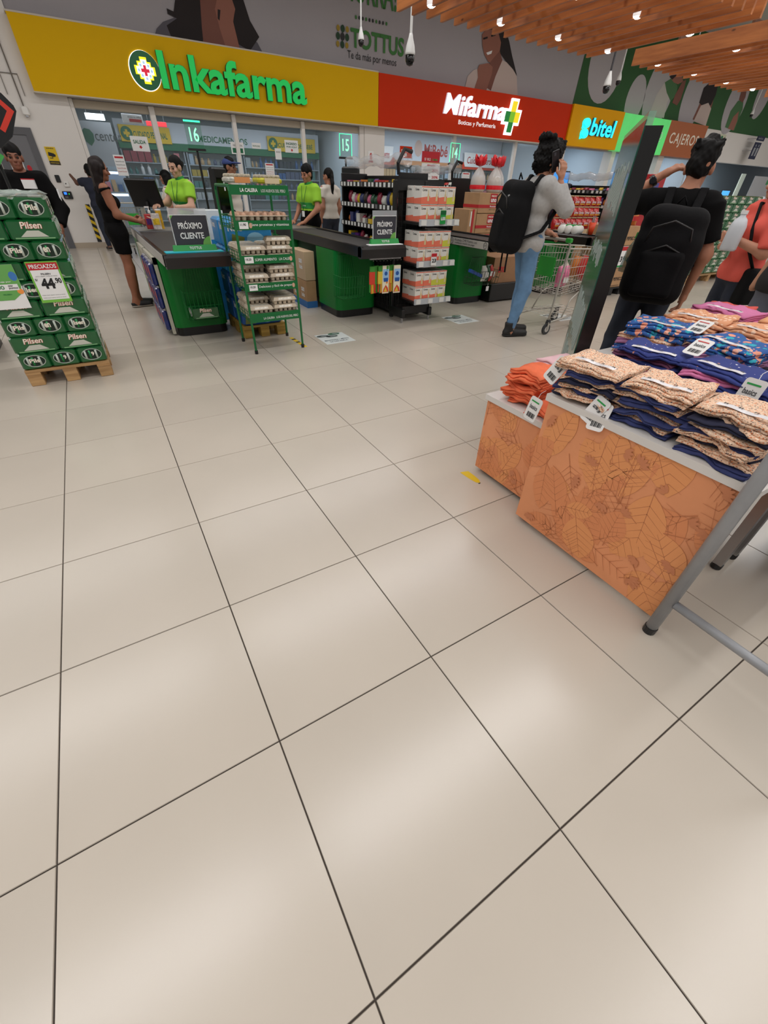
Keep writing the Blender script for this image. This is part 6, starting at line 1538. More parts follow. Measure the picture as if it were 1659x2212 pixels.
m_pack = M('backpack_black', (12, 12, 14), .8, spec=.2, var=.2, vscale=8, bump=.1)
bk = backpack('slim black backpack worn by the young man with the phone', p6, m_pack, w=.155, hh=.31, d=.10, y=-.24, z=1.13, tilt=-.10)
lettering('lettering', 'KS', (.06, -.385, .93), -EX, EZ, .05, .03, m_cr, bk, off=0)
MB().tube([(.05, -.35, 1.3), (.12, -.31, 1.32)], .01, 6).build('side_buckle', M('buckle_grey', (150, 150, 150), .3), bk)
for i, xx in enumerate((-.05, .06)): MB().tube([(xx, -.25, .84), (xx + .02, -.26, .72), (xx + .01, -.25, .66)], .01, 6).build('loose_strap', m_pack, bk, True)
# 7 man in black seen from behind, left hand raised to the ear
p7 = person('man in black tee seen from behind raising his left hand with watch', (4.08, 1.30, 0), 29, 1.66, skin=(172, 118, 92), shirt=(m_bkcloth, .74, .80, .020), pants=(m_dkjean, 2, .010), shoes=(m_shoe_k, m_sole), hair=('tuft', m_hairk), head=(.0, -.08),
            J=dict(elL=(-.42, .10, 1.36), wrL=(-.20, .16, 1.53), shL=(-.185, 0, 1.40), elR=(.26, .0, 1.1), wrR=(.25, .08, .85), anL=(-.13, -.12, .09), toeL=(-.15, .05, .03), knL=(-.12, .0, .49), head=(.02, .04, 1.575)), hands=dict(L=((.75, .1, .45), (.3, .4, -.8), (-.4, .9, .1), .42, .5), R=((0, .2, -1), (-1, .1, 0), (0, 1, .2), .45, .5)))
backpack('bulky black backpack with bottle pocket on the man in black', p7, M('backpack_charcoal', (16, 15, 17), .85, spec=.2, var=.2, vscale=8, bump=.1), w=.185, hh=.29, d=.12, y=-.25, z=1.10, tilt=-.06)
a, b = _v((-.42, .10, 1.36)), _v((-.20, .16, 1.53)); wc = lerp(a, b, .84); dd_ = (b - a) / np.linalg.norm(b - a)
wt = thing('wristwatch', 'black wristwatch on the raised arm of the man in black', 'watch', p7.location, p7.rotation_euler.z); wt.scale = p7.scale
MB().tube([wc - dd_ * .013, wc + dd_ * .013], .037, 16).build('strap', m_blk, wt); MB().lathe([(.021, 0), (.023, .004), (.023, .012), (.019, .014)], 16, mat=Matrix.Translation(Vector(wc + _v((-.0, -.034, .004)))) @ Matrix.Rotation(math.pi / 2, 4, 'X')).build('dial', M('watch_dark', (30, 30, 34), .2), wt)
bt = thing('water_bottle', 'green capped clear bottle in the side pocket of the bulky backpack', 'bottle', p7.location, p7.rotation_euler.z); bt.scale = p7.scale
Mb = Matrix.Translation((-.215, -.24, .98)) @ Matrix.Rotation(.12, 4, 'Y')
MB().lathe([(.03, 0), (.033, .01), (.033, .14), (.02, .18), (.013, .2), (.013, .21)], 14, mat=Mb).build('bottle', M('bottle_teal', (70, 120, 110), .1, alpha=.5), bt, True); MB().lathe([(.018, .205), (.018, .24)], 12, mat=Mb).build('cap', m_tgr, bt)
# 8 woman in coral tee at the right edge, white bottle under the arm
p8 = person('person in coral tee and dark jeans carrying a white jug at the right edge', (5.36, 1.28, 0), 150, 1.62, fem=True, skin=(188, 134, 108), shirt=(m_coral, .96, .86, .022), pants=(m_dkjean, 1.2, .014), shoes=(m_shoe_k, m_sole), hair=('long', m_hairb), head=(.0, -.15), J=dict(elL=(-.24, .06, 1.10), wrL=(-.06, .24, 1.18), elR=(.22, .08, 1.12), wrR=(.02, .27, 1.12)), hands=dict(L=((.8, .5, .1), (.4, -.9, 0), (0, .2, 1), .6, .5), R=((-.8, .4, .1), (-.4, -.9, 0), (0, .2, 1), .6, .5)))
q = thing('jug', 'white plastic jug held by the person in coral', 'jug', p8.location, p8.rotation_euler.z); q.scale = p8.scale; MB().lathe([(.055, 0), (.062, .015), (.062, .17), (.045, .22), (.022, .24), (.022, .26)], 16, mat=Matrix.Translation((-.12, .30, 1.10))).build('jug_body', M('jug_white', (206, 210, 216), .35), q, True); MB().lathe([(.026, .255), (.026, .28)], 12, mat=Matrix.Translation((-.12, .30, 1.10))).build('cap', WHITE, q)
q = thing('shoulder_bag', 'black shoulder bag with thin strap on the person in coral', 'bag', p8.location, p8.rotation_euler.z); q.scale = p8.scale; sdf_mesh([('b', (-.20, -.05, .84), (.03, .1, .1), I3, .04)], .012, .03, noise=(.002, 30)).build('bag', m_pack, q, True, fixn=False); MB().tube([(-.2, .03, .95), (-.16, .13, 1.1), (-.1, .15, 1.25), (.02, .09, 1.43), (.05, -.1, 1.4), (-.12, -.14, 1.1), (-.2, -.12, .95)], .012, 6).build('strap', m_pack, q, True)
# 9 person in charcoal tee cut by the right edge
p9 = person('person in charcoal tee and grey shorts cut by the right edge of the picture', (4.72, .66, 0), 165, 1.70, skin=(194, 142, 112), shirt=(M('tee_charcoal', (44, 42, 42), .9, var=.1, vscale=8), .8, .86, .045), pants=(M('shorts_grey', (104, 108, 120), .85), .9, .03), shoes=(m_shoe_k, m_sole), hair=('short', m_hairk), J=dict(elL=(-.3, .12, 1.15), wrL=(-.16, .34, 1.22)), hands=dict(L=((.5, .8, .2), (.5, -.5, -.5), (0, 0, 1), .5, .5)))
# 10 guard behind the beer stack
p10 = person('guard in black jacket with white chest patch behind the beer stack', (.10, 6.6, 0), 262, 1.66, skin=(140, 92, 72), shirt=(m_bkcloth, 1.95, .9, .022), pants=(m_bkcloth, 2, .012), shoes=(m_shoe_k, m_sole), hair=('short', m_hairk), head=(.2, -.05), J=dict(elR=(.27, .05, 1.15), wrR=(.12, .24, 1.2), elL=(-.28, .02, 1.12), wrL=(-.22, .18, .95)), hands=dict(R=((-.8, .5, 0), (-.3, -.9, 0), (0, .2, 1), .5, .5), L=((0, .5, -1), (1, 0, 0), (0, 1, 0), .5, .5)))
MB().box(-.13, .12, 1.30, -.01, .178, 1.38).build('chest_patch', WHITE, p10); MB().box(-.13, .12, 1.38, -.01, .177, 1.39).build('patch_edge', m_red, p10)
MB().box(-.315, -.02, 1.16, -.30, .06, 1.30).build('sleeve_patch', WHITE, p10)
# 11, 12 shoppers far behind the glass
p11 = person('shopper with cap and long hair in white tee beyond the lane 16 till', (2.05, 9.6, 0), 150, 1.52, fem=True, skin=(150, 104, 84), shirt=(m_whitetee, .5, .9, .018), pants=(m_dkjean, 2, .012), shoes=(m_shoe_k, m_sole), hair=('long', m_hairk), res=.017)
sdf_mesh([('e', (hc[0], hc[1] - .02, hc[2] + .055), (.088, .10, .07), I3), ('e', (hc[0], hc[1] + .11, hc[2] + .05), (.07, .08, .01), I3)], .01, .015, cuts=[((0, 0, hc[2] + .035), (0, 0, -1))]).build('cap', m_bkcloth, p11, True, fixn=False)
p12 = person('dark dressed shopper reaching up behind the woman in black', (.95, 12.9, 0), 100, 1.6, skin=(104, 72, 58), shirt=(M('tee_navy', (34, 38, 54), .9), .6, .9, .02), pants=(m_dkjean, 2, .012), shoes=(m_shoe_k, m_sole), hair=('short', m_hairk), res=.017, J=dict(elL=(-.3, .15, 1.35), wrL=(-.36, .3, 1.5)))
p13 = person('dark haired cashier far behind the far beer stack', (13.6, 6.6, 0), 200, 1.68, skin=(150, 104, 84), shirt=(m_whitetee, .6, .9, .02), pants=(m_dkjean, 2, .012), shoes=(m_shoe_k, m_sole), hair=('short', m_hairk), res=.018)
# ------------------------------------------------------------------ orange leaf print tables and folded clothes
m_or = M('orange_print', (226, 150, 104), .55, var=.07, vscale=4); m_lam = M('white_laminate', (216, 212, 208), .4)
m_lf = [M('leaf_light', (230, 160, 106), .55), M('leaf_mid', (220, 140, 92), .55), M('leaf_warm', (228, 152, 96), .55)]; m_vein = M('leaf_vein', (192, 118, 76), .55); m_dleaf = M('leaf_dark', (202, 128, 88), .55)


def leaf_panel(parent, o, ux, uy, W, H, seed, n):
    r = random.Random(seed); o, ux, uy = Vector(o), Vector(ux), Vector(uy); nz = ux.cross(uy).normalized(); lay = [0]

    def poly(mb, pts, off, mi):
        pts = [(min(max(u, .002), W - .002), min(max(v, .002), H - .002)) for u, v in pts]
        mb.add([o + ux * u + uy * v + nz * off for u, v in pts], [tuple(range(len(pts)))], mi)
    for k in range(n):
        u, v, a = r.uniform(0, W), r.uniform(0, H), r.uniform(0, 6.28); L = r.uniform(.13, .27); B = L * r.uniform(.45, .8); ca, sa = math.cos(a), math.sin(a)
        T = lambda x, y: (u + x * ca - y * sa, v + x * sa + y * ca)
        mb = MB(); base = .0006 + k * .00003
        if k % 3:
            pts = [T(L * (t - .5), B * math.sin(math.pi * t) ** .8 * .5) for t in [i / 9 for i in range(10)]] + [T(L * (t - .5), -B * math.sin(math.pi * t) ** .8 * .5) for t in [1 - i / 9 for i in range(1, 9)]]
            poly(mb, pts, base, 0)
        w = .0011

        def seg(p, q, ww):
            d = Vector((q[0] - p[0], q[1] - p[1])); d.normalize(); nn = Vector((-d.y, d.x)) * ww
            poly(mb, [T(p[0] + nn.x, p[1] + nn.y), T(p[0] - nn.x, p[1] - nn.y), T(q[0] - nn.x * .4, q[1] - nn.y * .4), T(q[0] + nn.x * .4, q[1] + nn.y * .4)], base + .0003 + lay[0] * 0, 1)
        seg((-L * .62, 0), (L * .42, 0), w * 1.5)
        for i in range(5):
            x = -L * .3 + i * L * .15; l2 = B * (.55 - .07 * i)
            for sg in (1, -1): seg((x, 0), (x + l2 * .7, sg * l2), w)
        mb.build('leaf_print', [m_lf[k % 3], m_vein], parent, fixn=False)
    for k in range(int(n * .3)):
        u, v, a = r.uniform(.02, W - .02), r.uniform(.02, H - .02), r.uniform(0, 6.28); mb = MB()
        for i in range(r.randint(3, 5)):
            aa = a + (i - 2) * .42; c = (u + .028 * math.cos(aa), v + .028 * math.sin(aa)); pts = [(c[0] + .018 * math.cos(t) * math.cos(aa) - .007 * math.sin(t) * math.sin(aa), c[1] + .018 * math.cos(t) * math.sin(aa) + .007 * math.sin(t) * math.cos(aa)) for t in [j * math.pi / 5 for j in range(10)]]
            poly(mb, pts, .0026 + i * .0003 + k * .00012, 0)
        mb.build('sprig_print', [m_dleaf], parent, fixn=False)


def table(lab, x0, x1, y0, y1, z, seed, n, gap=.03, open_=False, front=True):
    t = thing('display_table', lab, 'display table', (x0, y0, 0))
    W, D = y1 - y0, x1 - x0
    if front:
        MB().box(0, 0, gap, .02, W, z - .03).build('front_panel', m_or, t); MB().box(.02, W - .02, gap, D, W, z - .03).build('side_panel', m_or, t)
    if not open_: MB().box(.02, 0, gap, D, .02, z - .03).build('side_panel', m_lam, t)
    if open_ and front: MB().box(D - .08, .04, gap, D - .04, .08, z - .03).build('leg', m_steel, t)
    if not front:
        for (x, y) in ((.06, .06), (.06, W - .06), (D - .06, .06), (D - .06, W - .06)): MB().box(x - .02, y - .02, gap, x + .02, y + .02, z - .03).build('leg', m_steel, t)
    MB().box(-.012, -.01, z - .03, D, W + .012, z).build('table_top', m_lam, t)
    for (x, y) in ((.06, .06), (.06, W - .06), (D - .06, .06), (D - .06, W - .06)): MB().lathe([(.02, 0), (.024, .006), (.024, gap)], 10, mat=Matrix.Translation((x, y, 0))).build('caster', m_cblack, t)
    if front:
        leaf_panel(t, (-.0008, W, gap), -EY, EZ, W, z - .03 - gap, seed, n); leaf_panel(t, (D, W + .0008, gap), -EX, EZ, D - .02, z - .03 - gap, seed + 1, n // 2)
    return t


table('low orange leaf print table holding the coral sweaters', 2.22, 2.72, .475, .935, .50, 11, 26)
table('higher orange leaf print table holding the speckled peach piles', 2.09, 2.735, -.36, .452, .705, 23, 54, open_=True)
table('rear white table on steel legs holding the floral and pink piles', 2.76, 3.95, -.36, .76, .70, 31, 10, open_=True, front=False)

m_peach = M_spots('cloth_peach_speckle', (232, 196, 168), [(206, 120, 76), (150, 120, 100), (246, 224, 200), (226, 150, 110), (120, 110, 110)], 150, .42)
m_navy2 = M('cloth_navy', (52, 60, 108), .9, var=.08, vscale=20); m_navyd = M('cloth_navy_dark', (34, 36, 60), .9)
m_navyf = M_spots('cloth_navy_flower', (56, 66, 128), [(230, 226, 230), (226, 150, 120), (90, 100, 150)], 26, .13, second=(58, .10, [(56, 66, 128), (220, 214, 226), (56, 66, 128)]))
m_flor = M_spots('cloth_blue_floral', (58, 96, 160), [(232, 156, 132), (60, 170, 190), (46, 84, 150), (240, 178, 158)], 17, .40, squash=(1, 1.7, 1), second=(42, .26, [(70, 180, 200), (40, 110, 120), (232, 156, 132), (58, 96, 160)]))
m_oval = M_spots('cloth_peach_oval', (224, 160, 122), [(242, 206, 180), (238, 196, 168)], 26, .36, squash=(1, 1.6, 1))
m_pink = M('cloth_pink', (206, 116, 160), .9, var=.06, vscale=15); m_mauve = M('cloth_mauve', (160, 110, 148), .9, var=.06, vscale=15); m_corals = M('cloth_coral', (232, 112, 72), .9, var=.08, vscale=25, bump=.15, bscale=200); m_org = M('cloth_orange', (238, 172, 126), .9, var=.05, vscale=15); m_palepink = M('cloth_pale_pink', (232, 190, 196), .9); m_redc = M('cloth_red', (214, 84, 74), .9); m_plum = M('cloth_plum', (112, 62, 92), .9)


def garment(name, mat, parent, w, d, t, r, passes=3):
    """one folded garment: a cloth strip folded over itself, fold edge towards -X"""
    th = t / passes * .42; path = []
    for p in range(passes):
        z = t * (p + .5) / passes; xs = [0, .2, .45, .7, 1.0] if p % 2 == 0 else [1.0, .7, .45, .2, 0]
        back = d * r.uniform(.93, 1.0); front = r.uniform(0, .012)
        for x in xs: path.append((front + (back - front) * x, z))
        if p < passes - 1:
            xe = path[-1][0]; sg = 1 if p % 2 == 0 else -1; path.append((xe + sg * t * .3, z + t * .5 / passes))
    if passes % 2 == 1: path = [(d - x, z) for x, z in path]
    n = len(path); out = []
    for i in range(n):
        a = Vector(path[max(i - 1, 0)]); b = Vector(path[min(i + 1, n - 1)]); tg = (b - a).normalized(); out.append((path[i], Vector((-tg.y, tg.x))))
    loop = [(Vector(p) + nn * th) for p, nn in out] + [(Vector(p) - nn * th) for p, nn in reversed(out)]
    m = len(loop); S = 13; mb = MB(); ph = [r.uniform(0, 6.28) for _ in range(5)]; am = r.uniform(1.0, 2.0)
    for s in range(S):
        y = w * (s / (S - 1) - .5); e = abs(s / (S - 1) - .5) * 2
        dx = .006 * am * math.sin(y * 30 + ph[0]) + .004 * math.sin(y * 71 + ph[1])
        for q in loop:
            f = 1 - q[0] / d
            dz = (.004 * math.sin(y * 38 + ph[2]) + .003 * math.sin(y * 80 + q[0] * 40 + ph[3])) * am - .008 * f * e * e
            mb.v.append((q[0] - d / 2 + dx * (f + .2), y + .004 * math.sin(q[0] * 50 + ph[4]), max(0.0005, q[1] + dz * .8)))
    for s in range(S - 1):
        for i in range(m): mb.f.append((s * m + i, s * m + (i + 1) % m, (s + 1) * m + (i + 1) % m, (s + 1) * m + i)); mb.mi.append(0)
    h = n
    for s in (0, S - 1):
        for i in range(n - 1):
            mb.f.append((s * m + i, s * m + i + 1, s * m + m - 2 - i, s * m + m - 1 - i)); mb.mi.append(0)
    return mb.build(name, mat, parent, True)


def pile(pname, x, y, z0, n, total, mats, w, d, rz, lab, what, sticker=True, passes=3, seed=1, lean=0.0):
    r = random.Random(seed); z = z0; t = total / n
    for k in range(n):
        mt = mats[k % len(mats)] if k < n - 1 else mats[-1]
        nm = {m_peach: 'peach speckled', m_navy2: 'plain navy', m_navyd: 'dark navy', m_navyf: 'navy sprigged', m_flor: 'blue floral', m_oval: 'peach oval print', m_pink: 'pink', m_mauve: 'mauve', m_corals: 'coral knit', m_org: 'pale orange', m_palepink: 'pale pink', m_redc: 'red', m_plum: 'plum'}[mt]
        tt = thing('folded_garment', '%s folded %s, %s of %s' % (nm, what, ('topmost' if k == n - 1 else ORD[k] + ' from below'), lab), 'garment', (x + r.uniform(-.02, .02) - lean * k, y + r.uniform(-.016, .016), z), rz + r.uniform(-.17, .17) + math.pi * 0, pname)
        tt.rotation_euler = (r.uniform(-.025, .025), r.uniform(-.02, .03), tt.rotation_euler.z)
        garment('cloth', mt, tt, w * r.uniform(.93, 1.05), d * r.uniform(.92, 1.04), t * 1.12, r, passes)
        if k == n - 1 and sticker:
            mb = MB(); S = 8
            for i in range(S + 1):
                yy = -w * .34 + w * .68 * i / S; zz = t * 1.12 + .006 + .002 * math.sin(i * 1.3)
                mb.v += [(-d * .32, yy, zz), (-d * .32 + .026, yy, zz + .0015)]
            for i in range(S): mb.f.append((2 * i, 2 * i + 1, 2 * i + 3, 2 * i + 2)); mb.mi.append(0)
            mb.build('size_strip', M('size_strip', (226, 222, 224), .25), tt)
            for i in range(4): lettering('lettering', 'M', (-d * .32 + .02, w * .28 - i * w * .18, t * 1.12 + .0095), -EY, EX * -1 + EX * 2, .012, .012, M('ink_grey'), tt, off=0)
        z += t
    return z


zt = .706
pile('peach pile nearest the coral sweaters', 2.215, .345, zt, 9, .155, [m_navyd, m_peach, m_navy2, m_peach], .25, .235, .22, 'the peach pile beside the coral sweaters', 'shorts', seed=2)
pile('middle peach pile', 2.24, .075, zt, 9, .155, [m_navy2, m_peach], .25, .25, .05, 'the middle peach pile', 'shorts', seed=3)
pile('peach pile by the grey tube', 2.225, -.195, zt, 9, .155, [m_navy2, m_peach, m_navyd, m_peach], .24, .24, -.05, 'the peach pile by the grey tube', 'shorts', seed=4)
pile('sprigged pile behind', 2.57, .33, zt, 8, .16, [m_plum, m_pink, m_navyf], .26, .24, .1, 'the sprigged pile behind the first peach pile', 'shorts', seed=5)
pile('second sprigged pile', 2.56, .03, zt, 8, .165, [m_pink, m_navyd, m_navyf], .26, .24, .0, 'the sprigged pile behind the middle', 'shorts', seed=6)
pile('third sprigged pile', 2.55, -.23, zt, 7, .14, [m_pink, m_navy2, m_navyf], .22, .24, -.1, 'the sprigged pile at the right', 'shorts', seed=16)
zr = .701
pile('floral pile', 2.92, .53, zr, 7, .19, [m_mauve, m_peach, m_flor], .28, .26, .15, 'the floral pile at the mirror', 'top', seed=7)
pile('second floral pile', 2.90, .18, zr, 7, .185, [m_navyd, m_mauve, m_flor], .28, .26, -.05, 'the floral pile in the middle', 'top', seed=8)
pile('third floral pile', 2.92, -.14, zr, 6, .17, [m_mauve, m_plum, m_mauve], .26, .26, -.05, 'the mauve pile near the right edge', 'top', seed=18)
pile('oval print pile', 3.24, .52, zr, 7, .195, [m_redc, m_mauve, m_oval], .28, .26, .05, 'the oval print pile at the back', 'top', seed=9)
pile('second oval print pile', 3.24, .20, zr, 7, .195, [m_mauve, m_pink, m_oval], .28, .26, -.1, 'the oval print pile right of it', 'top', seed=10)
pile('pink pile', 3.56, .50, zr, 7, .20, [m_plum, m_pink, m_redc, m_pink], .28, .26, .0, 'the pink pile at the back', 'top', seed=12)
pile('orange pile', 3.56, .18, zr, 6, .20, [m_pink, m_org, m_org], .30, .28, .1, 'the orange pile at the back', 'top', seed=13)
pile('red pile', 3.80, .62, zr, 5, .17, [m_pink, m_redc], .26, .24, .0, 'the small red pile behind', 'top', seed=14)
pile('coral sweaters', 2.36, .765, .501, 7, .17, [m_corals], .20, .215, .12, 'the coral pile on the low table', 'sweater', sticker=False, passes=3, seed=15)
pile('pale pink sweaters', 2.60, .80, .501, 5, .17, [m_palepink], .22, .2, .0, 'the pale pink pile behind the coral sweaters', 'sweater', sticker=False, seed=19)
pile('coral sweaters', 2.30, .585, .501, 2, .05, [m_corals], .15, .16, .0, 'the small coral pile at the table joint', 'sweater', sticker=False, seed=20)

# hang tags
m_tag = M('hang_tag', (228, 226, 224), .4)
TAGS = ((2.105, .47, .80, .35, .35, 'white hang tag with red print beside the coral sweaters', 'aj basics'), (2.10, .53, .60, .1, .15, 'white hang tag dangling over the joint of the tables', 'basics'), (2.09, .205, .70, -.15, .5, 'white barcode hang tag hanging before the peach piles', 'basics'), (2.095, .235, .715, .25, .42, 'white and green barcode hang tag overlapping another tag', 'aj basics'), (2.62, .20, .90, 0, 1.15, 'white hang tag lying on the sprigged pile', 'basics'), (2.44, -.10, .84, 0, .3, 'white hang tag by the sprigged pile at the right', 'basics'), (2.93, .36, .91, 0, 1.2, 'white hang tag lying between the floral piles', 'basics'))
for i, (x, y, z, roll, tilt, lab, s) in enumerate(TAGS):
    t = thing('hang_tag', lab, 'hang tag', (x, y, z), group='hang tags on the clothes'); t.rotation_euler = (roll, tilt, 0)
    mb = MB(); mb.prism(rrect(-.035, -.055, .035, .055, .012, 3), 0, .0015, frame=lambda a, b, d: (-d, -a, b)); mb.build('card', m_tag, t)
    lettering('lettering', s.split()[0], (-.003, .022, .0), -EY, EZ, .044, .02, M('ink_grey'), t, off=0); bpm = MB(); bpm.add([(-.0028, .025, .032), (-.0028, -.02, .032), (-.0028, -.02, .038), (-.0028, .025, .038)], [(0, 1, 2, 3)]); bpm.build('print', m_beerred if i % 2 == 0 else m_tgreen, t, fixn=False)
    for k in range(9): MB().box(-.003, -.024 + k * .005, -.04, -.002, -.022 + k * .005 + (k % 3) * .0008, -.018).build('barcode_bar', BLACK, t)
    MB().tube([(0, 0, .052), (.01, .004, .075), (.03, .0, .09)], .0012, 4).build('string', WHITE, t)

# ------------------------------------------------------------------ grey tube frame at the right edge
m_tube = M('grey_tube', (150, 152, 156), .4, .15, var=.06, vscale=14)
t = thing('tube_rack', 'grey tubular clothes rack standing by the orange table', 'clothes rack', (2.045, -.352, 0))
MB().tube([(0, 0, .025), (0, 0, 1.45)], .022, 14).build('upright', m_tube, t, True); MB().lathe([(.0235, 0), (.0245, .004), (.0245, .032)], 14).build('foot_cap', m_cblack, t)
MB().tube([(.0, -.02, .19), (0, -.62, .19)], .0165, 12).build('cross_bar', m_tube, t, True); MB().tube([(0, -.62, .025), (0, -.62, 1.45)], .022, 14).build('upright', m_tube, t, True); MB().lathe([(.0235, 0), (.0245, .032)], 14, mat=Matrix.Translation((0, -.62, 0))).build('foot_cap', m_cblack, t); MB().tube([(0, 0, 1.45), (0, -.62, 1.45)], .022, 12).build('top_bar', m_tube, t, True)
# lower shelf table beyond the tube
t = thing('shelf_table', 'dark low shelf with white edge beyond the grey tube', 'shelf', (2.75, -1.2, 0)); MB().box(0, 0, .30, .9, .72, .325).build('shelf_board', m_lam, t); MB().box(.05, .05, 0, .85, .68, .3).build('dark_base', M('base_dark', (40, 38, 38), .7), t); MB().box(.02, .02, .325, .88, .68, .5, c=.01).build('stock_box', M('stock_dark', (60, 58, 60), .7), t)
# ------------------------------------------------------------------ what stands behind the shopfront glass
YB = 16.75
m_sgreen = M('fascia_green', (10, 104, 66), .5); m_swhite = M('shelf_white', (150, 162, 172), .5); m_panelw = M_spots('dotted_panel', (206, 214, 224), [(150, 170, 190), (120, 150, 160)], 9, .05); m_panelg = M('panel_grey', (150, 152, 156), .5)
PROD = [(206, 210, 214), (150, 170, 190), (40, 84, 140), (150, 160, 165), (140, 40, 60), (224, 224, 220), (50, 110, 110), (180, 150, 110), (70, 80, 110), (190, 110, 120), (34, 44, 60), (160, 140, 50)]
m_prod = [M('product_%d' % i, c, .45, var=.25, vscale=25) for i, c in enumerate(PROD)]
pbox = [MB().box(-.5, -.5, 0, .5, .5, 1, c=.02).mesh('carton', m) for m in m_prod]
pbot = [MB().lathe([(.5, 0), (.5, .62), (.22, .78), (.22, .84), (.28, .85), (.28, 1.0)], 10).mesh('bottle', m, True) for m in m_prod]


def shelf_unit(lab, x0, x1, y, z0, z1, n, depth=.30, mat=None):
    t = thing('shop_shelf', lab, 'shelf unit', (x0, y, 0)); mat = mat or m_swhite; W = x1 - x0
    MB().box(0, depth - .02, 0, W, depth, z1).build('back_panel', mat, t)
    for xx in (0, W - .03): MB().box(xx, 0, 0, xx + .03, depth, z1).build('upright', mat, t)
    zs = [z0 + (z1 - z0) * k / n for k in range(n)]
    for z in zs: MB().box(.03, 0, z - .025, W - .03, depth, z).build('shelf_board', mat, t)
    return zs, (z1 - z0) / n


PN = 0


def fill(zs, gap, x0, x1, y, seed, shop, where, step=(.11, .2), lo=0):
    global PN
    r = random.Random(seed)
    for k, z in enumerate(zs):
        if k < lo: continue
        x = x0 + .05; c = 0; fam = r.randrange(len(PROD)); run = 0
        while x < x1 - .12:
            if run <= 0: fam = r.randrange(len(PROD)); run = r.randint(1, 4); kind = r.random(); w = r.uniform(*step); h = r.uniform(.5, .9) * gap
            if x + w > x1 - .04: break
            run -= 1; c += 1; PN += 1
            t = thing('product', 'small product, %s shelf from below, %s along, %s' % (ORD[k], ORD[c - 1] if c <= 16 else 'farther', where), 'product', (x + w / 2, y + .1, z + .001), group=shop)
            q = link('pack', (pbox if kind < .62 else pbot)[fam], t); q.scale = (w * .9, .14, h) if kind < .62 else (w * .55, w * .55, h)
            x += w


# first pharmacy
X0, X1 = at(262, 330, y=YB).x, at(688, 330, y=YB).x
un = [(X0, X0 + 1.75, 'first'), (X0 + 1.8, X0 + 3.5, 'second'), (X0 + 3.55, X1, 'third')]
for i, (a, b, nm) in enumerate(un):
    zs, g = shelf_unit('%s white shelf unit at the back of the first pharmacy' % nm, a, b, YB, .35, 2.05, 6)
    fill(zs, g, a, b, YB, 100 + i, 'products in the first pharmacy', '%s unit of the first pharmacy' % nm, lo=2)
t = thing('shelf_fascia', 'dotted white fascia with green band above the pharmacy shelves', 'fascia', (X0, YB - .02, 2.06)); W = X1 - X0
MB().box(0, 0, .16, W, .04, .62).build('dotted_board', m_panelw, t); MB().box(0, -.02, 0, W, .04, .17).build('green_band', m_sgreen, t)
lettering('lettering', 'MEDICAMENTOS', (W * .36, -.003, .24), EX, EZ, 1.5, .15, m_sgreen, t, bold=.02, off=0)
for lab, px0, px1, s in (('yellow CUIDADO PERSONAL sign above the pharmacy shelves', 262, 372, 'CUIDADO PERSONAL'), ('yellow CUIDADO DEL BEBÉ sign above the pharmacy shelves', 577, 680, 'CUIDADO DEL BEBÉ')):
    a, b = at(px0, 300, y=YB - .08).x, at(px1, 310, y=YB - .08).x
    q = thing('category_sign', lab, 'sign', (a, YB - .085, 2.20)); MB().box(0, 0, 0, b - a, .03, .36, c=.004).build('board', m_yel, q); lettering('lettering', s, (.35, -.003, .10), EX, EZ, b - a - .45, .14, m_sgreen, q, bold=.02, off=0); mb = MB(); mb.prism(ell(.18, .18, .15, .15, 18), -.02, 0); mb.build('round_badge', m_sgreen, q); bpoly(q, [(.18 + u * .05, .18 + v * .05) for u, v in ((-.6, -1.6), (.6, -1.6), (.6, -.6), (1.6, -.6), (1.6, .6), (.6, .6), (.6, 1.6), (-.6, 1.6), (-.6, .6), (-1.6, .6), (-1.6, -.6), (-.6, -.6))], M('print_yellow'), y=-.022)
# left grey wall graphic with lit cosmetics display
YL = 15.6
a, b = at(138, 300, y=YL), at(248, 300, y=YL)
t = thing('wall_panel', 'grey lettered panel above the lit cosmetics display', 'wall panel', (a.x, YL, 0)); W = b.x - a.x
MB().box(0, 0, 1.62, W, .04, 2.50).build('board', m_panelg, t); lettering('lettering', 'farma', (-.15, -.005, 2.10), EX, EZ, .6, .2, M('panel_ink', (50, 52, 54), .6), t, off=0); lettering('lettering', 'center', (.72, -.005, 2.13), EX, EZ, .62, .16, M('panel_ink'), t, off=0, bold=0)
bpoly(t, [(.45, 2.3), (.53, 2.36), (.64, 2.34), (.70, 2.26), (.68, 2.12), (.58, 2.02), (.48, 2.1)], M('badge_green', (24, 84, 58), .5), 'badge', -.006)
MB().box(0, .0, .2, W, .04, 1.62).build('back_board', m_swhite, t)
for z in (1.52, 1.05):
    MB().box(.05, -.25, z, W - .05, 0, z + .03).build('shelf_board', m_swhite, t); MB().box(.08, -.24, z - .06, W - .08, -.2, z - .01).build('light_strip', M('cool_strip', (200, 220, 255), .3, emit=3.0), t)
for i in range(9):
    q = thing('cosmetic', 'cosmetics box on the lit display, %s along' % ORD[i], 'cosmetics', (a.x + .12 + i * .14, YL - .12, 1.081), group='cosmetics on the lit display'); g = link('carton', pbox[(7, 2, 1, 7, 9)[i % 5]], q); g.scale = (.1, .1, .16 + .05 * (i % 3))
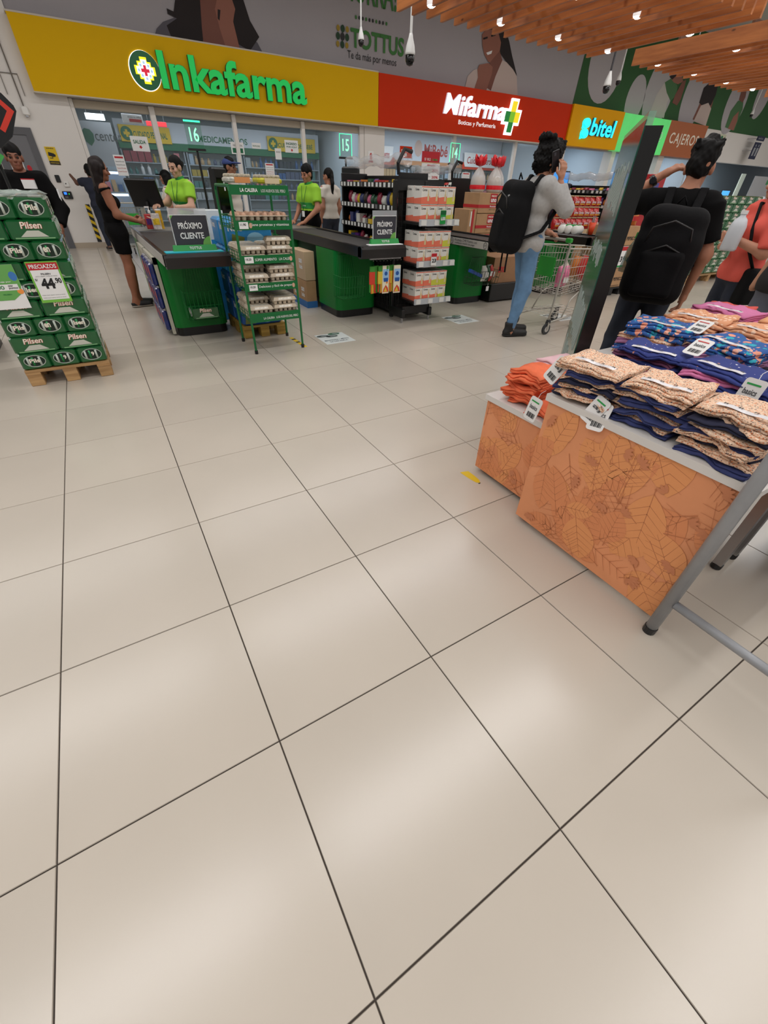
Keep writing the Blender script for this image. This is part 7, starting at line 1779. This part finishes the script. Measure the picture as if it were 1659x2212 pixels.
# screens and lights under the black ceiling
for lab, px, y, wd, ht, mt in (('bright ceiling lightbox at the left of the first pharmacy', (205, 252), 15.2, .42, .12, M('lightbox', (230, 244, 255), .3, emit=2.5)), ('white online shop sign hanging in the first pharmacy', (286, 257), 14.6, .46, .17, WHITE), ('red lit sign hanging in the first pharmacy', (338, 268), 15.4, .5, .10, M('lit_red', (200, 40, 50), .4, emit=.8))):
    p = at(px[0], px[1], y=y); q = thing('hanging_sign', lab, 'sign', (p.x, y, p.z - ht / 2)); MB().box(-wd / 2, -.02, 0, wd / 2, .02, ht, c=.008).build('board', mt, q)
    for s in (-1, 1): MB().tube([(s * wd * .4, 0, ht), (s * wd * .4, 0, 3.05 - q.location.z)], .004, 4).build('hanger', m_steel, q)
    if 'online' in lab: MB().box(-.08, -.024, .03, .2, -.02, .085).build('red_bar', m_red, q); lettering('lettering', 'inkafarma online', (-.1, -.024, .10), EX, EZ, .3, .04, BLACK, q, off=0, bold=0)
# notices taped to the glass (their plane is the shop front)
YG = YF + .0715


def notice(lab, p0, p1, mat, cat='notice', y=YG):
    a, b = at(*p0, y=y), at(*p1, y=y); t, w, h = board('notice', lab, cat, (a.x, b.z), (b.x, a.z), y - .006, mat, th=.004, group='notices on the shop glass'); return t, w, h


m_sal = m_sgreen
t, w, h = notice('white SALIDA notice with red arrow on the pharmacy glass', (279, 293), (325, 328), WHITE); btext(t, 'SALIDA', -w * .36, h * .5, w * .36, h * .75, m_sgreen, bold=.02); bpoly(t, [(-.04, h * .3), (0, h * .16), (.04, h * .3), (.02, h * .3), (.02, h * .38), (-.02, h * .38), (-.02, h * .3)], m_red)
t, w, h = notice('white INGRESO POR AQUÍ notice with red arrow on the pharmacy glass', (614, 302), (645, 331), WHITE); btext(t, 'INGRESO', -w * .4, h * .62, w * .4, h * .82, m_sgreen, bold=.02); btext(t, 'POR AQUÍ', -w * .38, h * .38, w * .38, h * .56, m_sgreen, bold=.02); bpoly(t, [(-.035, h * .22), (0, h * .08), (.035, h * .22), (.018, h * .22), (.018, h * .3), (-.018, h * .3), (-.018, h * .22)], m_red)


def plist(lab, p0, p1, big=False):
    t, w, h = notice(lab, p0, p1, WHITE); bpoly(t, [(-w * .4, h * .84), (w * .4, h * .84), (w * .4, h * .93), (-w * .4, h * .93)], m_red)
    for i in range(4): btext(t, 'Descuento 10% en tienda', -w * .4, h * (.66 - .16 * i), w * .4, h * (.72 - .16 * i), M('ink_grey') if i < 2 else m_red, bold=0)


plist('white price list poster behind the woman in black', (243, 334), (279, 380)); plist('white price list poster behind the lime polo of lane 15', (572, 352), (594, 382)); plist('narrow price list poster inside the orange pharmacy', (999, 372), (1012, 398))
t, w, h = notice('white and green chat number notice on the pharmacy post', (497, 306), (529, 334), WHITE); bpoly(t, [(-w * .4, h * .1), (w * .4, h * .1), (w * .4, h * .5), (-w * .4, h * .5)], m_sgreen); btext(t, 'VENTA DIGITAL', -w * .35, h * .65, w * .4, h * .8, M('ink_grey'), bold=0)
t, w, h = notice('small white notice on the green pharmacy band', (543, 308), (564, 322), WHITE); btext(t, 'PROMOCIONES', -w * .4, h * .3, w * .4, h * .6, m_sgreen, bold=0)
t, w, h = notice('white folder notice beside the chat notice', (593, 320), (609, 345), WHITE); btext(t, 'AVISO', -w * .35, h * .6, w * .35, h * .75, BLACK, bold=0)
t, w, h = notice('orange SALIDA notice on the orange pharmacy glass', (864, 315), (889, 342), m_osign); btext(t, 'SALIDA', -w * .4, h * .48, w * .4, h * .72, WHITE, bold=.02); bpoly(t, ell(0, h * .25, .04, .05, 10), WHITE)
t, w, h = notice('red promotion poster reading 20% on the orange pharmacy glass', (912, 326), (949, 352), m_red); btext(t, 'S/ 10.2', -w * .35, h * .15, -w * .02, h * .4, WHITE); btext(t, 'CMR', w * .05, h * .15, w * .4, h * .35, m_tgreen)
t, w, h = notice('white discount list reading 20% on the orange pharmacy glass', (911, 352), (947, 392), WHITE); btext(t, '20%', w * .08, h * .55, w * .44, h * .7, m_red, bold=.03); btext(t, '20%', w * .08, h * .15, w * .44, h * .3, m_red, bold=.03); bpoly(t, [(-w * .2, h * .84), (w * .25, h * .84), (w * .25, h * .93), (-w * .2, h * .93)], m_red)
for i in range(3): btext(t, 'descuento', -w * .42, h * (.6 - .18 * i), w * .0, h * (.65 - .18 * i), M('ink_grey'), bold=0)
t, w, h = board('notice', 'fire extinguisher notice on the white pier', 'notice', (bpx(795, 326)[0], bpx(795, 352)[1]), (bpx(807, 326)[0], bpx(795, 326)[1]), YF - .006, WHITE, th=.004); bpoly(t, [(-w * .2, h * .3), (w * .2, h * .3), (w * .2, h * .75), (0, h * .88), (-w * .2, h * .75)], m_red); bpoly(t, [(-w * .4, h * .06), (w * .4, h * .06), (w * .4, h * .22), (-w * .4, h * .22)], m_red)

# second pharmacy
YB2 = 16.75
A, B = at(822, 340, y=YB2).x, at(1078, 350, y=YB2).x
t = thing('shelf_fascia', 'white fascia with red lettering in the orange pharmacy', 'fascia', (A, YB2 - .03, 2.05)); W = B - A
MB().box(0, 0, .12, W, .05, 1.0).build('board', m_panelw, t); MB().box(0, -.02, 0, W, .05, .13).build('orange_band', M('band_tan', (190, 132, 84), .5), t)
lx = at(917, 320, y=YB2 - .04).x - A; lettering('lettering', 'MiBebé', (lx, -.004, .30), EX, EZ, 1.15, .34, M('mibebe_red', (176, 44, 40), .5), t, bold=.02, off=0); bpoly(t, ell(lx - .28, .5, .18, .24, 20), M('mibebe_skin', (206, 178, 168), .5), 'round_logo', -.006)
for lab, p0, p1, s in (('red and white Medicamentos sign in the orange pharmacy', (808, 318), (846, 338), 'Medicamentos'), ('red and white Cuidado Personal sign in the orange pharmacy', (1008, 316), (1080, 346), 'Cuidado Personal')):
    a, b = at(*p0, y=YB2 - .1), at(*p1, y=YB2 - .1); q = thing('category_sign', lab, 'sign', (a.x, YB2 - .12, 2.12)); w = b.x - a.x; MB().box(-.12, 0, -.1, w + .12, .03, .12).build('orange_board', m_osign, q); mb = MB(); mb.prism([(.0, -.02), (w - .1, -.02), (w, .08), (w + .05, .42), (-.1, .42), (-.06, .08)], -.02, 0); mb.build('white_plate', WHITE, q); lettering('lettering', s, (.08, -.023, .08), EX, EZ, w - .2, .22, M('mibebe_red'), q, bold=.015, off=0, shear=.15)
XS = [(A + .1, A + 1.5), (A + 1.55, A + 3.0), (A + 3.05, A + 4.5), (A + 4.55, B)]
for i, (a, b) in enumerate(XS):
    zs, g = shelf_unit('%s shelf unit at the back of the orange pharmacy' % ORD[i], a, b, YB2, .5, 2.0, 5, mat=m_swhite if i != 2 else M('shelf_dark', (70, 72, 78), .5))
    fill(zs, g, a, b, YB2, 200 + i, 'products in the orange pharmacy', '%s unit of the orange pharmacy' % ORD[i], step=(.12, .22), lo=2)
t = thing('pharmacy_counter', 'white service counter inside the orange pharmacy', 'counter', (12.6, 15.4, 0)); MB().box(-1.6, -.2, 0, 1.6, .2, 1.05).build('body', m_swhite, t); MB().box(-1.65, -.25, 1.05, 1.65, .25, 1.1).build('worktop', m_lam, t)
# pieces beyond: exit signs, posters, phone shop, cash machines, passage


def wallsign(lab, p0, p1, y, mat, draw=None, cat='sign'):
    a, b = at(*p0, y=y), at(*p1, y=y); t, w, h = board('wall_sign', lab, cat, (a.x, b.z), (b.x, a.z), y, mat, th=.01)
    if draw: draw(t, w, h)
    return t


def arrow(t, w, h, m=WHITE):
    bpoly(t, [(-w * .3, h * .5), (w * .05, h * .5), (w * .05, h * .4), (w * .35, h * .58), (w * .05, h * .76), (w * .05, h * .66), (-w * .3, h * .66)], m); bpoly(t, [(-w * .3, h * .08), (w * .3, h * .08), (w * .3, h * .22), (-w * .3, h * .22)], m)


YW = 17.45
wallsign('green exit arrow sign in the white end of the orange pharmacy', (1127, 312), (1138, 331), YW, m_sgreen, arrow)
wallsign('white framed notice on the white wall behind the fruitcake bags', (1131, 336), (1146, 351), YW, WHITE, lambda t, w, h: btext(t, 'AVISO', -w * .3, h * .5, w * .3, h * .7, M('ink_grey'), bold=0))
t = wallsign('grey barred window grille on the white wall behind the fruitcake bags', (1106, 340), (1128, 362), YW, M('pane_blue', (150, 172, 206), .3))
for i in range(6): MB().box(-.26 + i * .1, -.03, 0, -.24 + i * .1, -.01, .5).build('bar', m_panelg, t)
wallsign('orange framed poster beside the curly haired man', (1155, 318), (1172, 342), YW, M('poster_orange', (190, 120, 80), .5), lambda t, w, h: bpoly(t, [(-w * .3, h * .1), (w * .3, h * .1), (w * .3, h * .9), (-w * .3, h * .9)], WHITE))
wallsign('pale exit arrow sign in the phone shop', (1236, 356), (1245, 376), YW, M('exit_pale', (180, 206, 170), .5), lambda t, w, h: arrow(t, w, h, m_sgreen))
wallsign('navy notice beside the exit sign in the phone shop', (1246, 361), (1258, 375), YW, m_navy, lambda t, w, h: btext(t, 'SALIDA', -w * .35, h * .5, w * .35, h * .7, WHITE, bold=0))
wallsign('yellow poster reading 50% in the phone shop', (1264, 352), (1291, 392), YW, M('poster_yellow', (214, 204, 110), .5), lambda t, w, h: (bpoly(t, [(-w * .5, h * .5), (w * .5, h * .5), (w * .5, h), (-w * .5, h)], M('poster_cream', (214, 214, 190), .5)), btext(t, '50%', -w * .38, h * .58, w * .38, h * .8, BLACK, bold=.02, y=-.004)))
t = thing('green_light_panel', 'narrow green lit panel at the phone shop door', 'lit panel', (at(1312, 350, y=14.6).x, 14.6, 1.75)); MB().box(-.1, -.02, 0, .1, .02, .55).build('panel', m_lglass, t); mb = MB(); mb.tube([(-.1, -.02, 0), (-.1, -.02, .55), (.1, -.02, .55), (.1, -.02, 0), ], .012, 5, closed=True); mb.build('glowing_edge', m_lane, t); MB().tube([(0, 0, -1.75), (0, 0, 0)], .02, 6).build('pole', m_blk, t)
for i, x in enumerate((23.9, 24.7, 25.5)):
    q = thing('cash_machine', '%s cash machine under the CAJEROS sign' % ('orange', 'dark brown', 'black and yellow')[i], 'cash machine', (x, 16.2, 0)); MB().box(-.35, -.3, 0, .35, .3, 1.9, c=.02).build('cabinet', M('atm_%d' % i, ((206, 116, 40), (96, 56, 34), (40, 36, 36))[i], .5), q); MB().box(-.22, -.315, 1.1, .22, -.3, 1.45).build('screen', M('atm_screen', (60, 80, 110), .2, emit=.3), q); MB().box(-.3, -.32, 1.55, .3, -.3, 1.8).build('header', M('atm_head_%d' % i, ((120, 60, 30), (214, 130, 40), (220, 180, 60))[i], .5), q); MB().box(-.2, -.4, .85, .2, -.3, .95).build('keypad', m_steel, q)
t = thing('toilet_sign', 'dark hanging toilet sign with two pale figures on the white wall', 'sign', (at(1634, 320, y=13.1).x, 13.1, at(1634, 345, y=13.1).z)); W2 = .62
MB().box(-W2 / 2, 0, 0, W2 / 2, .03, .62).build('panel', m_navy, t); MB().box(-W2 / 2, 0, .68, W2 / 2 + .1, .03, .85).build('top_panel', m_navy, t)
for s in (-.14, .14): bpoly(t, ell(s, .5, .045, .05, 12), m_panelg); bpoly(t, [(s - .07, .12), (s + .07, .12), (s + .09, .42), (s - .09, .42)], m_panelg)
lettering('lettering', 'BAÑOS', (-.2, -.003, .73), EX, EZ, .45, .07, m_panelg, t, off=0); MB().box(-W2 / 2, .03, .74, -W2 / 2 + .02, .46, .76).build('bracket', m_steel, t); MB().box(-W2 / 2, .03, .3, -W2 / 2 + .02, .46, .32).build('bracket', m_steel, t)
wallsign('pale direction sign with dark arrow above the tufted hair', (1554, 289), (1563, 308), YF + .03, M('dir_pale', (206, 208, 180), .5), lambda t, w, h: bpoly(t, [(-w * .2, h * .3), (w * .2, h * .3), (w * .1, h * .8), (-w * .1, h * .8)], m_sgreen))
for i, (px, y) in enumerate(((1588, 15.0), (1601, 16.0))):
    p = at(px, 359, y=y); q = thing('downlight', ('nearer', 'farther')[i] + ' round downlight in the passage ceiling', 'lamp', (p.x, y, 3.04)); MB().lathe([(.12, -.02), (.14, .0), (.14, .01)], 16).build('trim_ring', WHITE, q); MB().lathe([(.10, -.025), (.11, -.015)], 14).build('diffuser', M('downlight_glow', (255, 255, 250), .3, emit=6), q)
t = thing('shop_screen', 'bright blue screen far in the passage', 'screen', (at(1570, 410, y=15).x, 15.0, .95)); MB().box(-.45, 0, 0, .45, .05, .75).build('shell', m_blk, t); MB().box(-.42, -.01, .03, .42, 0, .72).build('screen', M('screen_azure', (80, 170, 235), .3, emit=.9), t); MB().box(-.04, .0, -.95, .04, .05, 0).build('stand', m_blk, t)
t = thing('banner', 'narrow pale lit pillar banner in the passage', 'banner', (at(1600, 395, y=15.5).x, 15.5, 0)); MB().box(-.25, 0, .02, .25, .05, 2.5, c=.004).build('panel', M('pillar_pale', (220, 226, 208), .5, emit=.25), t); MB().box(-.3, -.1, 0, .3, .15, .03).build('foot', m_blk, t)
# grey partition poster far right
wallsign('pale grey information board on the white wall beside the passage', (1632, 380), (1659, 425), YF - .02, M('info_grey', (190, 192, 196), .5), lambda t, w, h: bpoly(t, [(w * .1, h * .6), (w * .4, h * .6), (w * .4, h * .85), (w * .1, h * .85)], m_tgreen))
